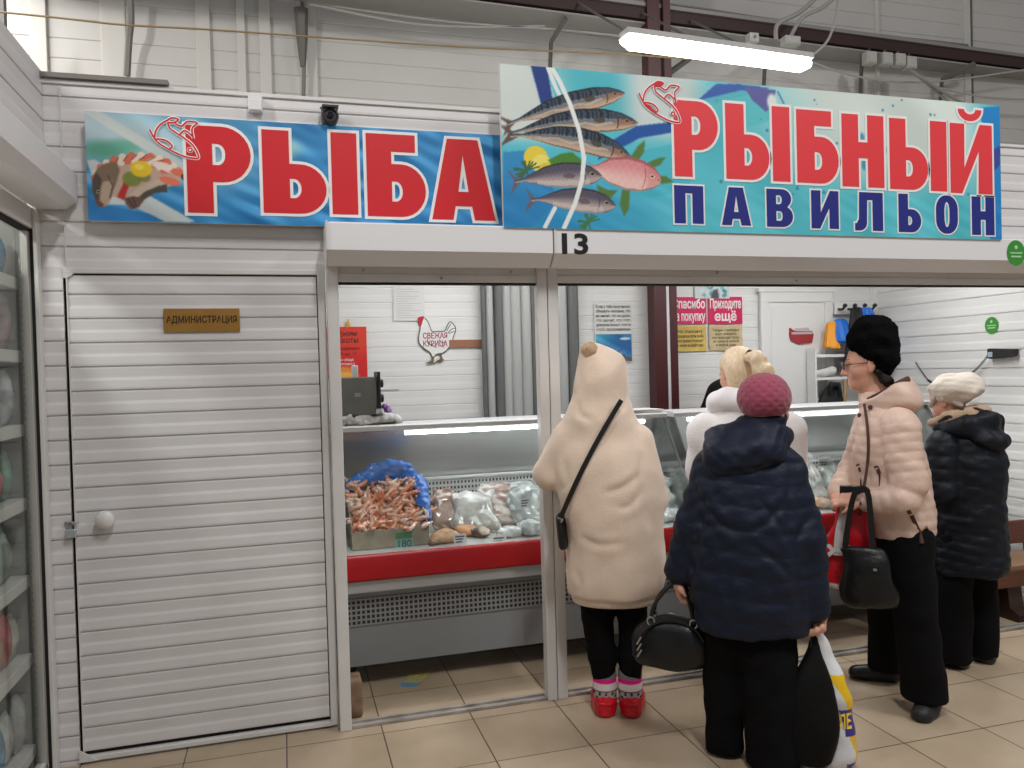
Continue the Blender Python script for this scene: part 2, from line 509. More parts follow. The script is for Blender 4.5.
m = MB()
siding(m, -0.90, -0.8135, 0.0, 1.944, front(WY), phase=0.02)
siding(m, -0.90, 0.177, 1.944, 2.652, front(WY), phase=0.0)
siding(m, 0.177, 4.62, 2.09, 2.652, front(WY), phase=0.0)
struct(m.build('wall_front', white_pl))
m = MB()      # edge strip joining the boards at the left corner, and the cap of the wall
m.box(-0.802, -0.7985, WY-0.013, WY-0.003, 0.03, 2.64)
struct(m.build('trim_1', white_pl))
m = MB(); m.box(-0.90, 4.62, WY-0.016, WY+0.05, 2.652, 2.668, 0.003)
struct(m.build('trim_2', white_pl))
m = MB(); m.prism([(WY-0.03, 2.672), (WY+0.02, 2.676), (WY+0.02, 2.694), (WY-0.03, 2.690)], -0.89, -0.41)
struct(m.build('trim_3', mat('grey_rail', (0.20, 0.18, 0.165), 0.5)))

# ---- office door
d = MB(); siding(d, -0.800, 0.140, 0.046, 1.9165, front(WY+0.004), phase=0.046, pitch=0.0945)
door = struct(d.build('door_1', white_pl))
g = MB(); g.box(-0.815, 0.150, WY+0.014, WY+0.045, 0.02, 1.937)
struct(g.build('door_gap', black, door))
t = MB()      # casing: head and both sides, a mitred plate at the lower left corner
t.box(-0.8135, 0.150, WY-0.012, WY+0.012, 1.923, 1.944, 0.003)
t.box(0.144, 0.177, WY-0.014, WY+0.03, 0.012, 1.944, 0.004)
t.prism([(-0.813, 1.905), (-0.813, 1.923), (-0.775, 1.923), (-0.783, 1.915), (-0.80, 1.905)], WY-0.012, WY+0.012, 'y')
t.box(-0.813, 0.150, WY-0.012, WY+0.02, 0.010, 0.030, 0.003)
t.prism([(-0.816, 0.012), (-0.75, 0.012), (-0.816, 0.06)], WY-0.016, WY-0.008, 'y')
struct(t.build('door_casing', alu, door))
k = MB(); k.lathe([(0.012, -0.026), (0.012, -0.012), (0.030, -0.034), (0.036, -0.046), (0.034, -0.060), (0.022, -0.070), (0.0, -0.072)], (-0.690, WY+0.012, 0.960), 24, 'y')
k.build('door_handle', mat('white_knob', (0.72, 0.70, 0.69), 0.35), door, auto=40)
h = MB(); h.box(-0.838, -0.808, WY-0.014, WY-0.010, 0.945, 0.958); h.tube([(-0.812, WY-0.014, 0.952), (-0.804, WY-0.026, 0.957), (-0.796, WY-0.024, 0.952), (-0.790, WY-0.012, 0.952)], 0.003, 6)
h.build('hasp', mat('steel', (0.45, 0.46, 0.47), 0.3, 0.9), door)

# ---- posts of the counter opening (each post its own), header rails, floor track
def post(n, x0, x1, y0=3.368, z1=1.962):
    p = MB(); p.box(x0, x1, y0, y0+0.055, 0.0, z1, 0.003)
    p.box(x0+0.008, x1-0.008, y0-0.001, y0, 0.05, z1-0.01)
    struct(p.build('trim_%d' % n, alu))
post(4, 0.1795, 0.2275); post(5, 1.101, 1.146); post(6, 1.1495, 1.197)
def header(n, x0, x1, bolts):
    p = MB()
    p.box(x0, x1, 3.392, 3.425, 1.922, 1.962, 0.003); p.box(x0, x1, 3.384, 3.430, 1.890, 1.925, 0.003)
    o = struct(p.build('trim_%d' % n, alu))
    s = MB(); s.box(x0, x1, 3.390, 3.424, 1.8815, 1.890); s.build('rubber_seal', black, o)
    for bx, bz, r in bolts:
        q = MB(); q.lathe([(r, 0.0), (r, -0.008), (r*0.6, -0.012), (0, -0.012)], (bx, 3.386, bz), 12, 'y')
        q.build('bolt', mat('bolt_brass', (0.42, 0.33, 0.22), 0.4, 0.8) if r > 0.006 else mat('steel'), o)
header(7, 0.2275, 1.101, [(0.335, 1.942, 0.0055), (0.985, 1.940, 0.0055), (0.668, 1.909, 0.0065)])
header(8, 1.197, 4.62, [(2.02, 1.945, 0.0055), (2.46, 1.909, 0.0055)])
def track(n, x0, x1):
    p = MB(); p.box(x0, x1, 3.378, 3.392, 0, 0.014, 0.002); p.box(x0, x1, 3.392, 3.428, 0, 0.006); p.box(x0, x1, 3.420, 3.432, 0, 0.016, 0.002)
    struct(p.build('trim_%d' % n, mat('worn_aluminium', (0.36, 0.33, 0.30), 0.45, 0.3, bump=0.2, bscale=30, var=0.5, vscale=7)))
track(9, 0.2275, 1.101); track(10, 1.197, 4.62)

# ---- inside of the pavilion
m = MB(); siding(m, 0.10, RX, 0.0, 2.60, front(BY), pitch=0.0965, phase=0.03, amp=0.4)
struct(m.build('wall_back', white_in))
m = MB(); siding(m, 3.30, BY, 0.0, 2.60, lambda u, z, d: (RX-d, u, z), pitch=0.118, phase=0.012, amp=1.15)
struct(m.build('wall_right', white_in))
m = MB(); siding(m, 3.46, BY, 0.0, 2.60, lambda u, z, d: (0.145+d, u, z), pitch=0.0965, phase=0.0)
struct(m.build('wall_left', white_in))
m = MB(); m.box(RX-0.045, RX-0.001, BY-0.045, BY-0.001, 0, 2.6, 0.004)
struct(m.build('trim_11', white_in))
m = MB(); m.box(0.10, 4.62, 3.47, 5.22, 2.60, 2.64)
struct(m.build('ceiling', mat('roof_panel_white', (0.72, 0.72, 0.70), 0.6)))

# inner door at the back right
dw = mat('white_door', (0.73, 0.725, 0.70), 0.4)
m = MB(); m.box(3.475, 3.965, BY-0.030, BY-0.006, 0.0, 1.955, 0.003); m.box(3.50, 3.94, BY-0.033, BY-0.028, 0.05, 1.93, 0.002)
d2 = struct(m.build('door_2', dw))
m = MB(); m.box(3.405, 3.475, BY-0.042, BY-0.008, 0, 1.955, 0.004); m.box(3.965, 4.035, BY-0.042, BY-0.008, 0, 1.955, 0.004)
m.box(3.405, 4.035, BY-0.042, BY-0.008, 1.955, 2.03, 0.004); m.box(3.385, 4.055, BY-0.05, BY-0.008, 2.03, 2.055, 0.004)
struct(m.build('door_casing', dw, d2))
m = MB(); m.tube([(3.51, BY-0.03, 1.0), (3.51, BY-0.085, 1.0), (3.62, BY-0.085, 1.0)], 0.009, 8)
m.build('door_handle', mat('steel'), d2)

# steel column of the hall, standing in front of the back wall and rising above the roof
maroon = mat('maroon_paint', (0.062, 0.011, 0.012), 0.42, bump=0.05, bscale=15)
m = MB()
m.prism([(2.492, BY-0.135), (2.586, BY-0.135), (2.586, BY-0.122), (2.546, BY-0.122), (2.546, BY-0.03), (2.492, BY-0.03)], 0, 4.8, 'z')
m.prism([(2.614, BY-0.135), (2.668, BY-0.135), (2.668, BY-0.03), (2.614, BY-0.03)], 0, 4.8, 'z')
c = struct(m.build('trim_12', maroon))
m = MB(); m.box(2.586, 2.614, BY-0.125, BY-0.05, 0, 2.6)
m.build('cover_strip', mat('white_strip', (0.75, 0.74, 0.72), 0.4), c)

# ---- upper wall of the hall behind and above
UY = 5.36
up = mat('hall_wall_panel', (0.56, 0.545, 0.52), 0.55, bump=0.03, bscale=6, var=0.06, vscale=1.2)
m = MB()
z = 2.5
vs, fs = [], []
while z < 5.6:
    for dz, dd in ((0, 0.0), (0.006, 0.005), (0.114, 0.005), (0.12, 0.0)):
        vs += [(-4.5, UY-dd, z+dz), (9, UY-dd, z+dz)]
    z += 0.12
for i in range(len(vs)//2-1): fs.append((2*i, 2*i+1, 2*i+3, 2*i+2))
m.add(vs, fs)
struct(m.build('wall_upper', up))
trimc = mat('pale_trim', (0.60, 0.585, 0.55), 0.5)
darkm = mat('dark_grey_steel', (0.15, 0.145, 0.135), 0.5, 0.3)
nn = 13
def vstrip(px, w, m_, y0=0.0, ytop=None, z0=2.6, z1=4.6, dep=0.03):
    global nn
    p = at(px, 40, Y=UY-0.03)
    q = MB(); q.box(p.x-w/2, p.x+w/2, UY-dep, UY+0.01, z0, z1, 0.003)
    struct(q.build('trim_%d' % nn, m_)); nn += 1
vstrip(38, 0.09, trimc); vstrip(203, 0.085, trimc); vstrip(241, 0.05, trimc); vstrip(265, 0.07, trimc)
vstrip(312, 0.06, trimc); vstrip(113, 0.14, trimc, dep=0.012)
vstrip(878, 0.03, trimc); vstrip(968, 0.06, trimc); vstrip(973, 0.02, darkm, dep=0.02)
m = MB(); m.box(-1.6, 9, UY-0.05, UY, 4.02, 4.10, 0.004)
struct(m.build('trim_%d' % nn, trimc)); nn += 1
m = MB(); m.box(-1.6, 2.3, UY-0.04, UY, 2.78, 2.86, 0.004)
struct(m.build('trim_%d' % nn, trimc)); nn += 1

# ---- neighbouring shop on the left: wall, soffit, glazed front
LX = -0.868
m = MB(); siding(m, 0.8, WY-0.012, 2.17, 2.70, lambda u, z, d: (LX+d, u, z), pitch=0.0965, phase=0.0)
m.box(LX-0.3, LX-0.03, 0.8, WY-0.012, 2.62, 2.70)
struct(m.build('wall_side', white_pl))
# ================================================================ LEFT SHOP FRONT
m = MB(); m.prism([(LX, 2.31), (-0.752, 2.304), (-0.748, 2.298), (-0.748, 2.200), (-0.790, 2.167), (LX-0.02, 2.165)], 0, 1, 'z')
v = [(x, 0.8 if z == 0 else WY-0.02, y) for x, y, z in m.v]
m = MB().add(v, [tuple(range(6)), tuple(range(6, 12))]+[(i, (i+1) % 6, 6+(i+1) % 6, 6+i) for i in range(6)])
o = m.build('roller_shutter_box', box_w)
tag(o, 'white shutter box above the glass shop front at the far left', 'shutter box')
m = MB(); m.box(-0.899, -0.884, 3.372, 3.418, 0, 2.165, 0.003)
struct(m.build('trim_%d' % nn, alu)); nn += 1
m = MB(); m.box(-0.945, -0.900, 0.8, 3.385, 2.085, 2.165, 0.003); m.box(-0.945, -0.915, 0.8, 3.36, 0, 0.06, 0.003)
o = struct(m.build('window_1', alu))
m = MB(); m.box(-0.935, -0.910, 0.8, 3.372, 2.072, 2.085); m.box(-0.911, -0.899, 3.376, 3.390, 0.0, 2.085)
m.build('rubber_seal', black, o)
m = MB(); m.box(-0.938, -0.911, 3.350, 3.386, 0.05, 2.085, 0.003)
m.build('window_frame', mat('dull_aluminium', (0.46, 0.45, 0.43), 0.4, 0.3), o)
glass = thin_glass('shop_glass', (0.95, 0.97, 0.96), 0.25)
m = MB(); m.box(-0.930, -0.926, 0.8, 3.350, 0.06, 2.072)
m.build('pane', glass, o)
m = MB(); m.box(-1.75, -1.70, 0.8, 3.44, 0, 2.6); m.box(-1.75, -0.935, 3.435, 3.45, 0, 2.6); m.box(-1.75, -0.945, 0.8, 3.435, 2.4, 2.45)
struct(m.build('wall_shop', mat('grey_shop_wall', (0.34, 0.34, 0.33), 0.6)))  # plain mid grey walls inside the shop
rack = tag(empty('display_rack', (-1.15, 3.1, 0)), 'white shelving rack behind the glass at the far left', 'shelves')
def child_at(o, root):
    o.parent = root; o.matrix_parent_inverse = Matrix.Translation(root.location).inverted() if root.rotation_euler[2] == 0 else root.matrix_basis.inverted(); return o
def slot_mat():
    m = mat('slotted_upright', (0.62, 0.61, 0.58), 0.4); nt = m.node_tree; N = nt.nodes; L = nt.links
    tc = N.new('ShaderNodeTexCoord'); sp = N.new('ShaderNodeSeparateXYZ'); L.new(tc.outputs['Object'], sp.inputs[0])
    a = N.new('ShaderNodeMath'); a.operation = 'FRACT'; q = N.new('ShaderNodeMath'); q.operation = 'MULTIPLY'; q.inputs[1].default_value = 36
    L.new(sp.outputs[2], q.inputs[0]); L.new(q.outputs[0], a.inputs[0])
    c = N.new('ShaderNodeMath'); c.operation = 'LESS_THAN'; c.inputs[1].default_value = 0.4; L.new(a.outputs[0], c.inputs[0])
    y0 = N.new('ShaderNodeMath'); y0.operation = 'COMPARE'; y0.inputs[1].default_value = -0.9485; y0.inputs[2].default_value = 0.003; L.new(sp.outputs[0], y0.inputs[0])
    d = N.new('ShaderNodeMath'); d.operation = 'MULTIPLY'; L.new(c.outputs[0], d.inputs[0]); L.new(y0.outputs[0], d.inputs[1])
    mx = N.new('ShaderNodeMix'); mx.data_type = 'RGBA'; L.new(d.outputs[0], mx.inputs[0]); mx.inputs[6].default_value = (0.62, 0.61, 0.58, 1); mx.inputs[7].default_value = (0.06, 0.06, 0.06, 1)
    L.new(mx.outputs[2], N['Principled BSDF'].inputs['Base Color']); return m
m = MB(); m.box(-0.956, -0.941, 3.395, 3.420, 0, 1.98, 0.002)
child_at(m.build('upright', slot_mat()), rack)
m = MB(); m.box(-1.68, -1.655, 3.395, 3.420, 0, 1.98, 0.002)
child_at(m.build('upright', slot_mat()), rack)
shw = mat('shelf_white', (0.66, 0.65, 0.62), 0.4)
SHZ = [1.90, 1.625, 1.345, 1.065, 0.77, 0.47, 0.12]
for z in SHZ:
    m = MB(); m.box(-1.66, -0.957, 1.2, 3.40, z-0.045, z, 0.003)
    child_at(m.build('shelf', shw), rack)
# goods on those shelves
def packet(mb, x, y, z, w, d, h, puff=0.3):
    """soft bag with crimped top and bottom"""
    n = 8; k = 12; vs = []
    for i in range(n+1):
        t = i/n; p = math.sin(PI*t)**0.5*(1-puff)+puff*math.sin(PI*t); p = max(p, 0.05)
        for j in range(k):
            a = 2*PI*j/k
            vs.append((x+d/2*p*math.cos(a), y+w/2*(0.92+0.08*p)*(abs(math.sin(a))**0.6)*(1 if math.sin(a) >= 0 else -1), z+h*t))
    fs = [(i*k+j, i*k+(j+1) % k, (i+1)*k+(j+1) % k, (i+1)*k+j) for i in range(n) for j in range(k)]
    fs += [tuple(range(k))[::-1], tuple(range(n*k, n*k+k))]
    mb.add(vs, fs); return mb
goods = [('yellow', (0.75, 0.55, 0.10), 1.90, 3.17, 0.10, 0.15), ('cream', (0.62, 0.55, 0.44), 1.90, 3.06, 0.09, 0.13), ('blue', (0.10, 0.28, 0.48), 1.90, 3.27, 0.05, 0.16),
         ('pinkish brown', (0.36, 0.24, 0.21), 1.625, 3.07, 0.09, 0.22), ('brown', (0.28, 0.20, 0.17), 1.625, 3.17, 0.09, 0.23), ('dusky pink', (0.33, 0.22, 0.22), 1.625, 3.265, 0.08, 0.22),
         ('white', (0.66, 0.66, 0.66), 1.345, 3.05, 0.10, 0.20), ('pale grey', (0.50, 0.51, 0.52), 1.345, 3.16, 0.09, 0.22), ('silver', (0.42, 0.44, 0.46), 1.345, 3.26, 0.08, 0.21),
         ('teal', (0.10, 0.36, 0.33), 1.065, 3.05, 0.10, 0.17), ('pink and red', (0.62, 0.22, 0.25), 1.065, 3.16, 0.09, 0.15), ('green', (0.14, 0.30, 0.22), 1.065, 3.26, 0.08, 0.19),
         ('sage green', (0.33, 0.40, 0.34), 0.77, 3.16, 0.12, 0.21), ('clear grey', (0.40, 0.41, 0.39), 0.77, 3.04, 0.09, 0.18), ('moss green', (0.26, 0.31, 0.24), 0.77, 3.265, 0.07, 0.16),
         ('orange', (0.58, 0.30, 0.13), 0.47, 3.05, 0.10, 0.19), ('red and blue', (0.55, 0.09, 0.10), 0.47, 3.16, 0.09, 0.20), ('cream wrapped', (0.55, 0.50, 0.43), 0.47, 3.265, 0.07, 0.17),
         ('sky blue', (0.13, 0.38, 0.55), 0.12, 3.03, 0.10, 0.20), ('white wrapped', (0.60, 0.60, 0.57), 0.12, 3.15, 0.12, 0.19), ('grey', (0.36, 0.36, 0.35), 0.12, 3.265, 0.07, 0.22)]
SHN = {1.90: 'top shelf', 1.625: 'second shelf from the top', 1.345: 'third shelf from the top', 1.065: 'fourth shelf from the top', 0.77: 'third shelf from the bottom', 0.47: 'second shelf from the bottom', 0.12: 'bottom shelf'}
for nme, c, z, y, w_, h_ in goods:
    mb = packet(MB(), -1.02+RNG.uniform(-0.015, 0.015), y+0.07, z, w_, 0.075, h_, 0.15)
    o = mb.build('packet', mat('packet_'+nme.replace(' ', '_'), [0.75*x+0.05 for x in c], 0.25, bump=0.9, bscale=18, var=0.5, vscale=14), None, True)
    tag(o, '%s packet on the %s behind the left glass' % (nme, SHN[z]), 'packet', 'packets on the shelves behind the left glass')

# ================================================================ SHUTTER BOXES OVER THE COUNTER
def shutter_box(x0, x1, label):
    root = tag(empty('roller_shutter_box', ((x0+x1)/2, 3.32, 1.943)), label, 'shutter box', 'shutter boxes over the counter')
    m = MB(); m.prism([(WY-0.012, 2.112), (3.226, 2.112), (3.220, 2.106), (3.220, 2.000), (3.275, 1.945), (3.290, 1.943), (WY-0.012, 1.962)], x0+0.006, x1-0.003)
    child_at(m.build('casing', box_w), root)
    m = MB(); m.prism([(WY-0.012, 2.116), (3.218, 2.116), (3.214, 2.110), (3.214, 1.999), (3.272, 1.941), (3.292, 1.939), (WY-0.012, 1.960)], x0, x0+0.006)
    child_at(m.build('end_cap', alu), root)
    return root
shutter_box(0.176, 1.131, 'short white roller shutter box below the left sign')
sb2 = shutter_box(1.133, 4.62, 'long white roller shutter box below the large sign, bearing the number 13')
vs, fs = text_shape('13', 0.122, 0.0035, xs=1.28)
m = MB().add(on_front(vs, 1.219, 3.2185, 2.036), fs)
child_at(m.build('number', mat('black_vinyl', (0.012, 0.012, 0.013), 0.4)), sb2)

# ================================================================ PRINTED SIGNS
def lin(c):
    c = np.asarray(c, float)/255.0
    return np.where(c <= 0.04045, c/12.92, ((c+0.055)/1.055)**2.4)
class Print:
    """a printed sheet: a fine grid of coloured points; drawn in metres u (right), v (up)"""
    def __init__(s, W, H, step, fn=None):
        s.W, s.H = W, H; s.nx, s.ny = int(W/step)+1, int(H/step)+1
        s.U, s.V = np.meshgrid(np.linspace(0, W, s.nx), np.linspace(0, H, s.ny))
        s.C = np.ones((s.ny, s.nx, 3))*200.0; s.step = step
    def mix(s, col, a):
        a = np.clip(a, 0, 1)
        col = np.asarray(col, float)
        s.C = s.C*(1-a[..., None])+col*a[..., None]; return s
    def inside(s, pts):
        r = np.zeros(s.U.shape, bool); n = len(pts)
        for i in range(n):
            (x0, y0), (x1, y1) = pts[i], pts[(i+1) % n]
            if y0 == y1: continue
            c = ((s.V >= min(y0, y1)) & (s.V < max(y0, y1)))
            xx = x0+(s.V-y0)*(x1-x0)/(y1-y0)
            r ^= c & (s.U < xx)
        r = r.astype(float)
        for ax in (0, 1): r = (np.roll(r, 1, ax)+2*r+np.roll(r, -1, ax))/4
        return r
    def poly(s, pts, col, a=1.0): return s.mix(col, s.inside(pts)*a)
    def blob(s, c, r, col, a=1.0, soft=0.5, rot=0.0):
        x, y = s.U-c[0], s.V-c[1]; ca, sa = math.cos(rot), math.sin(rot)
        d = np.sqrt(((x*ca+y*sa)/r[0])**2+((-x*sa+y*ca)/r[1])**2)
        return s.mix(col, a*(1-smoothstep(1-soft, 1+1e-3, d)))
    def line(s, pts, w, col, a=1.0):
        best = np.full(s.U.shape, 9.0)
        for (x0, y0), (x1, y1) in zip(pts, pts[1:]):
            dx, dy = x1-x0, y1-y0; q = max(dx*dx+dy*dy, 1e-9)
            t = np.clip(((s.U-x0)*dx+(s.V-y0)*dy)/q, 0, 1)
            best = np.minimum(best, np.hypot(s.U-x0-t*dx, s.V-y0-t*dy))
        return s.mix(col, a*(1-smoothstep(w/2-s.step*0.4, w/2+s.step*0.4, best)))
    def waves(s, seed, amp, k, ang, mask=1.0, sharp=1.0):
        r = np.random.default_rng(seed); t = np.zeros(s.U.shape)
        for i in range(7):
            a = ang+r.normal()*0.16; f = k*r.uniform(0.5, 1.9)
            t += np.sin((s.U*math.sin(a)+s.V*math.cos(a))*f+r.uniform(0, 6)+1.5*np.sin(s.U*3+i))
        t = np.clip(t/3.2, -1, 1)
        s.C = np.clip(s.C+(amp*t*mask)[..., None], 0, 255); return s
    def fish(s, tail, head, w, bend, paint, tailw=0.05, prof=None):
        tail, head = np.array(tail), np.array(head); d = head-tail; Ln = np.hypot(*d); d = d/Ln; n = np.array([-d[1], d[0]])
        x, y = s.U-tail[0], s.V-tail[1]
        t = (x*d[0]+y*d[1])/Ln; o = x*n[0]+y*n[1]-bend*4*t*(1-t)
        P = prof or [(-0.01, 0), (0.0, 0.12), (0.1, 0.14), (0.2, 0.40), (0.35, 0.78), (0.55, 1.0), (0.75, 0.96), (0.88, 0.72), (0.96, 0.36), (1.0, 0.04), (1.01, 0)]
        wt = np.interp(t, [p[0] for p in P], [p[1] for p in P])*w/2
        q = o/np.maximum(wt, 1e-5); mask = np.clip((1-np.abs(q))*wt/s.step+0.5, 0, 1)*((t > 0) & (t < 1))
        base = tail+d*Ln*0.06
        tl = [base, tail-d*Ln*0.07+n*tailw, tail-d*Ln*0.005+n*0.004, tail-d*Ln*0.07-n*tailw]
        paint(s, t, q, mask, tl); return s
    def sheet(s, name, m, X, Y, Z, parent, thick=0.0):
        V = np.stack([X+s.U.ravel(), np.full(s.U.size, Y), Z+s.V.ravel()], 1)
        i = np.arange(s.nx*s.ny).reshape(s.ny, s.nx)
        F = np.stack([i[:-1, :-1].ravel(), i[:-1, 1:].ravel(), i[1:, 1:].ravel(), i[1:, :-1].ravel()], 1)
        o = raw(name, V, F, m, None, False, lin(s.C.reshape(-1, 3)))
        return child_at(o, parent) if parent is not None else o
banner = mat('printed_banner', (1, 1, 1), 0.42, vcol=True, bump=0.05, bscale=5)

red = mat('letter_red', srgb(203, 36, 44), 0.4)
white = mat('letter_white', (0.80, 0.80, 0.79), 0.4)
navy = mat('letter_navy', srgb(38, 46, 128), 0.4)

# letters as outlines in a unit box (0..1 wide, 0..1 tall)
def arc(cx, cy, rx, ry, a0, a1, n=14):
    return [(cx+rx*math.cos(math.radians(a0+(a1-a0)*i/n)), cy+ry*math.sin(math.radians(a0+(a1-a0)*i/n))) for i in range(n+1)]
def rrect(x0, y0, x1, y1, rx, ry, right_only=True):
    """box rounded on its right"""
    return [(x0, y0)]+arc(x1-rx, y0+ry, rx, ry, -90, 0)+arc(x1-rx, y1-ry, rx, ry, 0, 90)+[(x0, y1)]
def oval(x0, y0, x1, y1, r): 
    rx, ry = (x1-x0)*r, (y1-y0)*r*0.8
    return arc(x0+rx, y0+ry, rx, ry, 180, 270)+arc(x1-rx, y0+ry, rx, ry, 270, 360)+arc(x1-rx, y1-ry, rx, ry, 0, 90)+arc(x0+rx, y1-ry, rx, ry, 90, 180)
GL = {
 'Р': [[(0, 0), (0.40, 0), (0.40, 0.36)]+arc(0.55, 0.68, 0.45, 0.32, -90, 90)+[(0, 1)], rrect(0.40, 0.555, 0.60, 0.80, 0.12, 0.11)],
 'Ь': [[(0, 0)]+arc(0.58, 0.30, 0.42, 0.30, -90, 90)+[(0.42, 0.60), (0.42, 1), (0, 1)], rrect(0.42, 0.185, 0.60, 0.42, 0.12, 0.11)],
 'I': [[(0, 0), (1, 0), (1, 1), (0, 1)]],
 'Б': [[(0, 0)]+arc(0.58, 0.32, 0.42, 0.32, -90, 90)+[(0.42, 0.64), (0.42, 0.79), (0.83, 0.79), (0.83, 1), (0, 1)], rrect(0.42, 0.185, 0.60, 0.43, 0.12, 0.11)],
 'А': [[(0, 0), (0.33, 0), (0.37, 0.17), (0.63, 0.17), (0.67, 0), (1, 0), (0.74, 1), (0.26, 1)], [(0.42, 0.35), (0.58, 0.35), (0.50, 0.80)]],
 'Н': [[(0, 0), (0.39, 0), (0.39, 0.40), (0.61, 0.40), (0.61, 0), (1, 0), (1, 1), (0.61, 1), (0.61, 0.62), (0.39, 0.62), (0.39, 1), (0, 1)]],
 'И': [[(0, 0), (0.31, 0), (0.66, 0.55), (0.66, 0), (1, 0), (1, 1), (0.69, 1), (0.34, 0.42), (0.34, 1), (0, 1)]],
 'Й': [[(0, 0), (0.27, 0), (0.68, 0.62), (0.66, 0), (1, 0), (1, 1), (0.71, 1), (0.33, 0.36), (0.34, 1), (0, 1)]],
 'П': [[(0, 0), (0.38, 0), (0.38, 0.80), (0.62, 0.80), (0.62, 0), (1, 0), (1, 1), (0, 1)]],
 'В': [[(0, 0)]+arc(0.60, 0.28, 0.40, 0.28, -90, 62)+arc(0.58, 0.75, 0.36, 0.25, -42, 90)+[(0, 1)], rrect(0.36, 0.16, 0.60, 0.42, 0.10, 0.10), rrect(0.36, 0.60, 0.58, 0.84, 0.10, 0.10)],
 'Л': [[(0, 0), (0.10, 0)]+arc(0.16, 0.20, 0.26, 0.20, -80, 0)+[(0.44, 0.80), (0.63, 0.80), (0.63, 0), (1, 0), (1, 1), (0.16, 1), (0.14, 0.30), (0.06, 0.19), (0, 0.19)]],
 'О': [oval(0, 0, 1, 1, 0.46), oval(0.38, 0.17, 0.62, 0.83, 0.48)],
 'breve': [arc(0.5, 1.0, 0.5, 1.0, 180, 360, 16)+arc(0.5, 1.0, 0.24, 0.42, 360, 180, 10)],
}
def letters(spec, Y, name, m_front, m_edge, border, root):
    """each letter a part of the sign, its white border a sub-part"""
    for ch, x0, x1, z0, z1 in spec:
        loops = [[(x0+(x1-x0)*a, z0+(z1-z0)*b) for a, b in lp] for lp in GL[ch]]
        vs, fs = outline_shape(loops, 0.0, 0.0005)
        o = child_at(MB().add(on_front(vs, 0, Y-0.0030, 0), fs).build(name, m_front), root)
        vs, fs = outline_shape(loops, border, 0.0005)
        MB().add(on_front(vs, 0, Y-0.0015, 0), fs).build(name+'_border', m_edge, o)

# the little outlined fish that both signs carry: drawn in a box 1 x 1
def fish_mark(root, Y, X0, Z0, S, fill=None):
    f = lambda pts: [(X0+S*a, Z0+S*b) for a, b in pts]
    body = [(0.06, 0.52), (0.12, 0.70), (0.26, 0.90), (0.40, 0.99), (0.57, 0.97), (0.50, 0.87), (0.64, 0.80), (0.80, 0.93), (1.02, 0.90), (0.90, 0.76), (0.92, 0.56), (0.80, 0.66), (0.66, 0.66), (0.84, 0.52), (0.97, 0.30), (1.03, 0.10), (0.95, 0.03), (0.74, 0.06), (0.45, 0.18), (0.18, 0.36), (0.08, 0.50), (-0.04, 0.66), (0.0, 0.52)]
    curve = lambda pts, r, Y_: MB().tube([(p[0], Y_, p[1]) for p in pts], r, 6, flat=(1, 1))
    w_, r_ = MB(), MB()
    strokes = [[(0.05, 0.48), (0.09, 0.66), (0.20, 0.82), (0.36, 0.93)], [(0.36, 0.93), (0.46, 0.99), (0.60, 0.96), (0.50, 0.88), (0.36, 0.87)], [(0.50, 0.88), (0.66, 0.80), (0.80, 0.92), (1.02, 0.90), (0.90, 0.76), (0.92, 0.52)],
               [(0.36, 0.87), (0.40, 0.74), (0.56, 0.62), (0.74, 0.50), (0.90, 0.36), (1.0, 0.18), (1.02, 0.06), (0.92, 0.04), (0.70, 0.08), (0.42, 0.20), (0.18, 0.34), (0.06, 0.46), (-0.05, 0.68)],
               [(0.62, 0.60), (0.74, 0.70), (0.92, 0.56)], [(0.08, 0.46), (0.20, 0.46), (0.34, 0.42), (0.44, 0.30), (0.34, 0.22)]]
    for s_ in strokes:
        w_.tube([(p[0], Y-0.0045, p[1]) for p in spline([(a, b, 0) for a, b in f(s_)], 5)], S*0.040, 8)
        r_.tube([(p[0], Y-0.0058, p[1]) for p in spline([(a, b, 0) for a, b in f(s_)], 5)], S*0.020, 8)
    cx, cz = f([(0.84, 0.24)])[0]
    w_.lathe([(S*0.075, 0), (S*0.075, -0.002), (0, -0.002)], (cx, Y-0.0047, cz), 20, 'y'); r_.tube([(cx+S*0.045*math.cos(a*PI/8), Y-0.008, cz+S*0.045*math.sin(a*PI/8)) for a in range(17)], S*0.016, 6)
    for nm, mb, m_ in (('fish_mark_border', w_, white), ('fish_mark', r_, red)):
        # keep the strokes thin: press them flat against the sign
        y0 = Y-(0.0045 if m_ is white else 0.0058)
        mb.v = [(x, y0+(y-y0)*0.12, z) for x, y, z in mb.v]
        child_at(mb.build(nm, m_), root)
    if fill:
        for lp in fill:
            vs, fs = outline_shape([f(lp)], 0, 0.0004)
            child_at(MB().add(on_front(vs, 0, Y-0.0068, 0), fs).build('fish_mark', red), root)

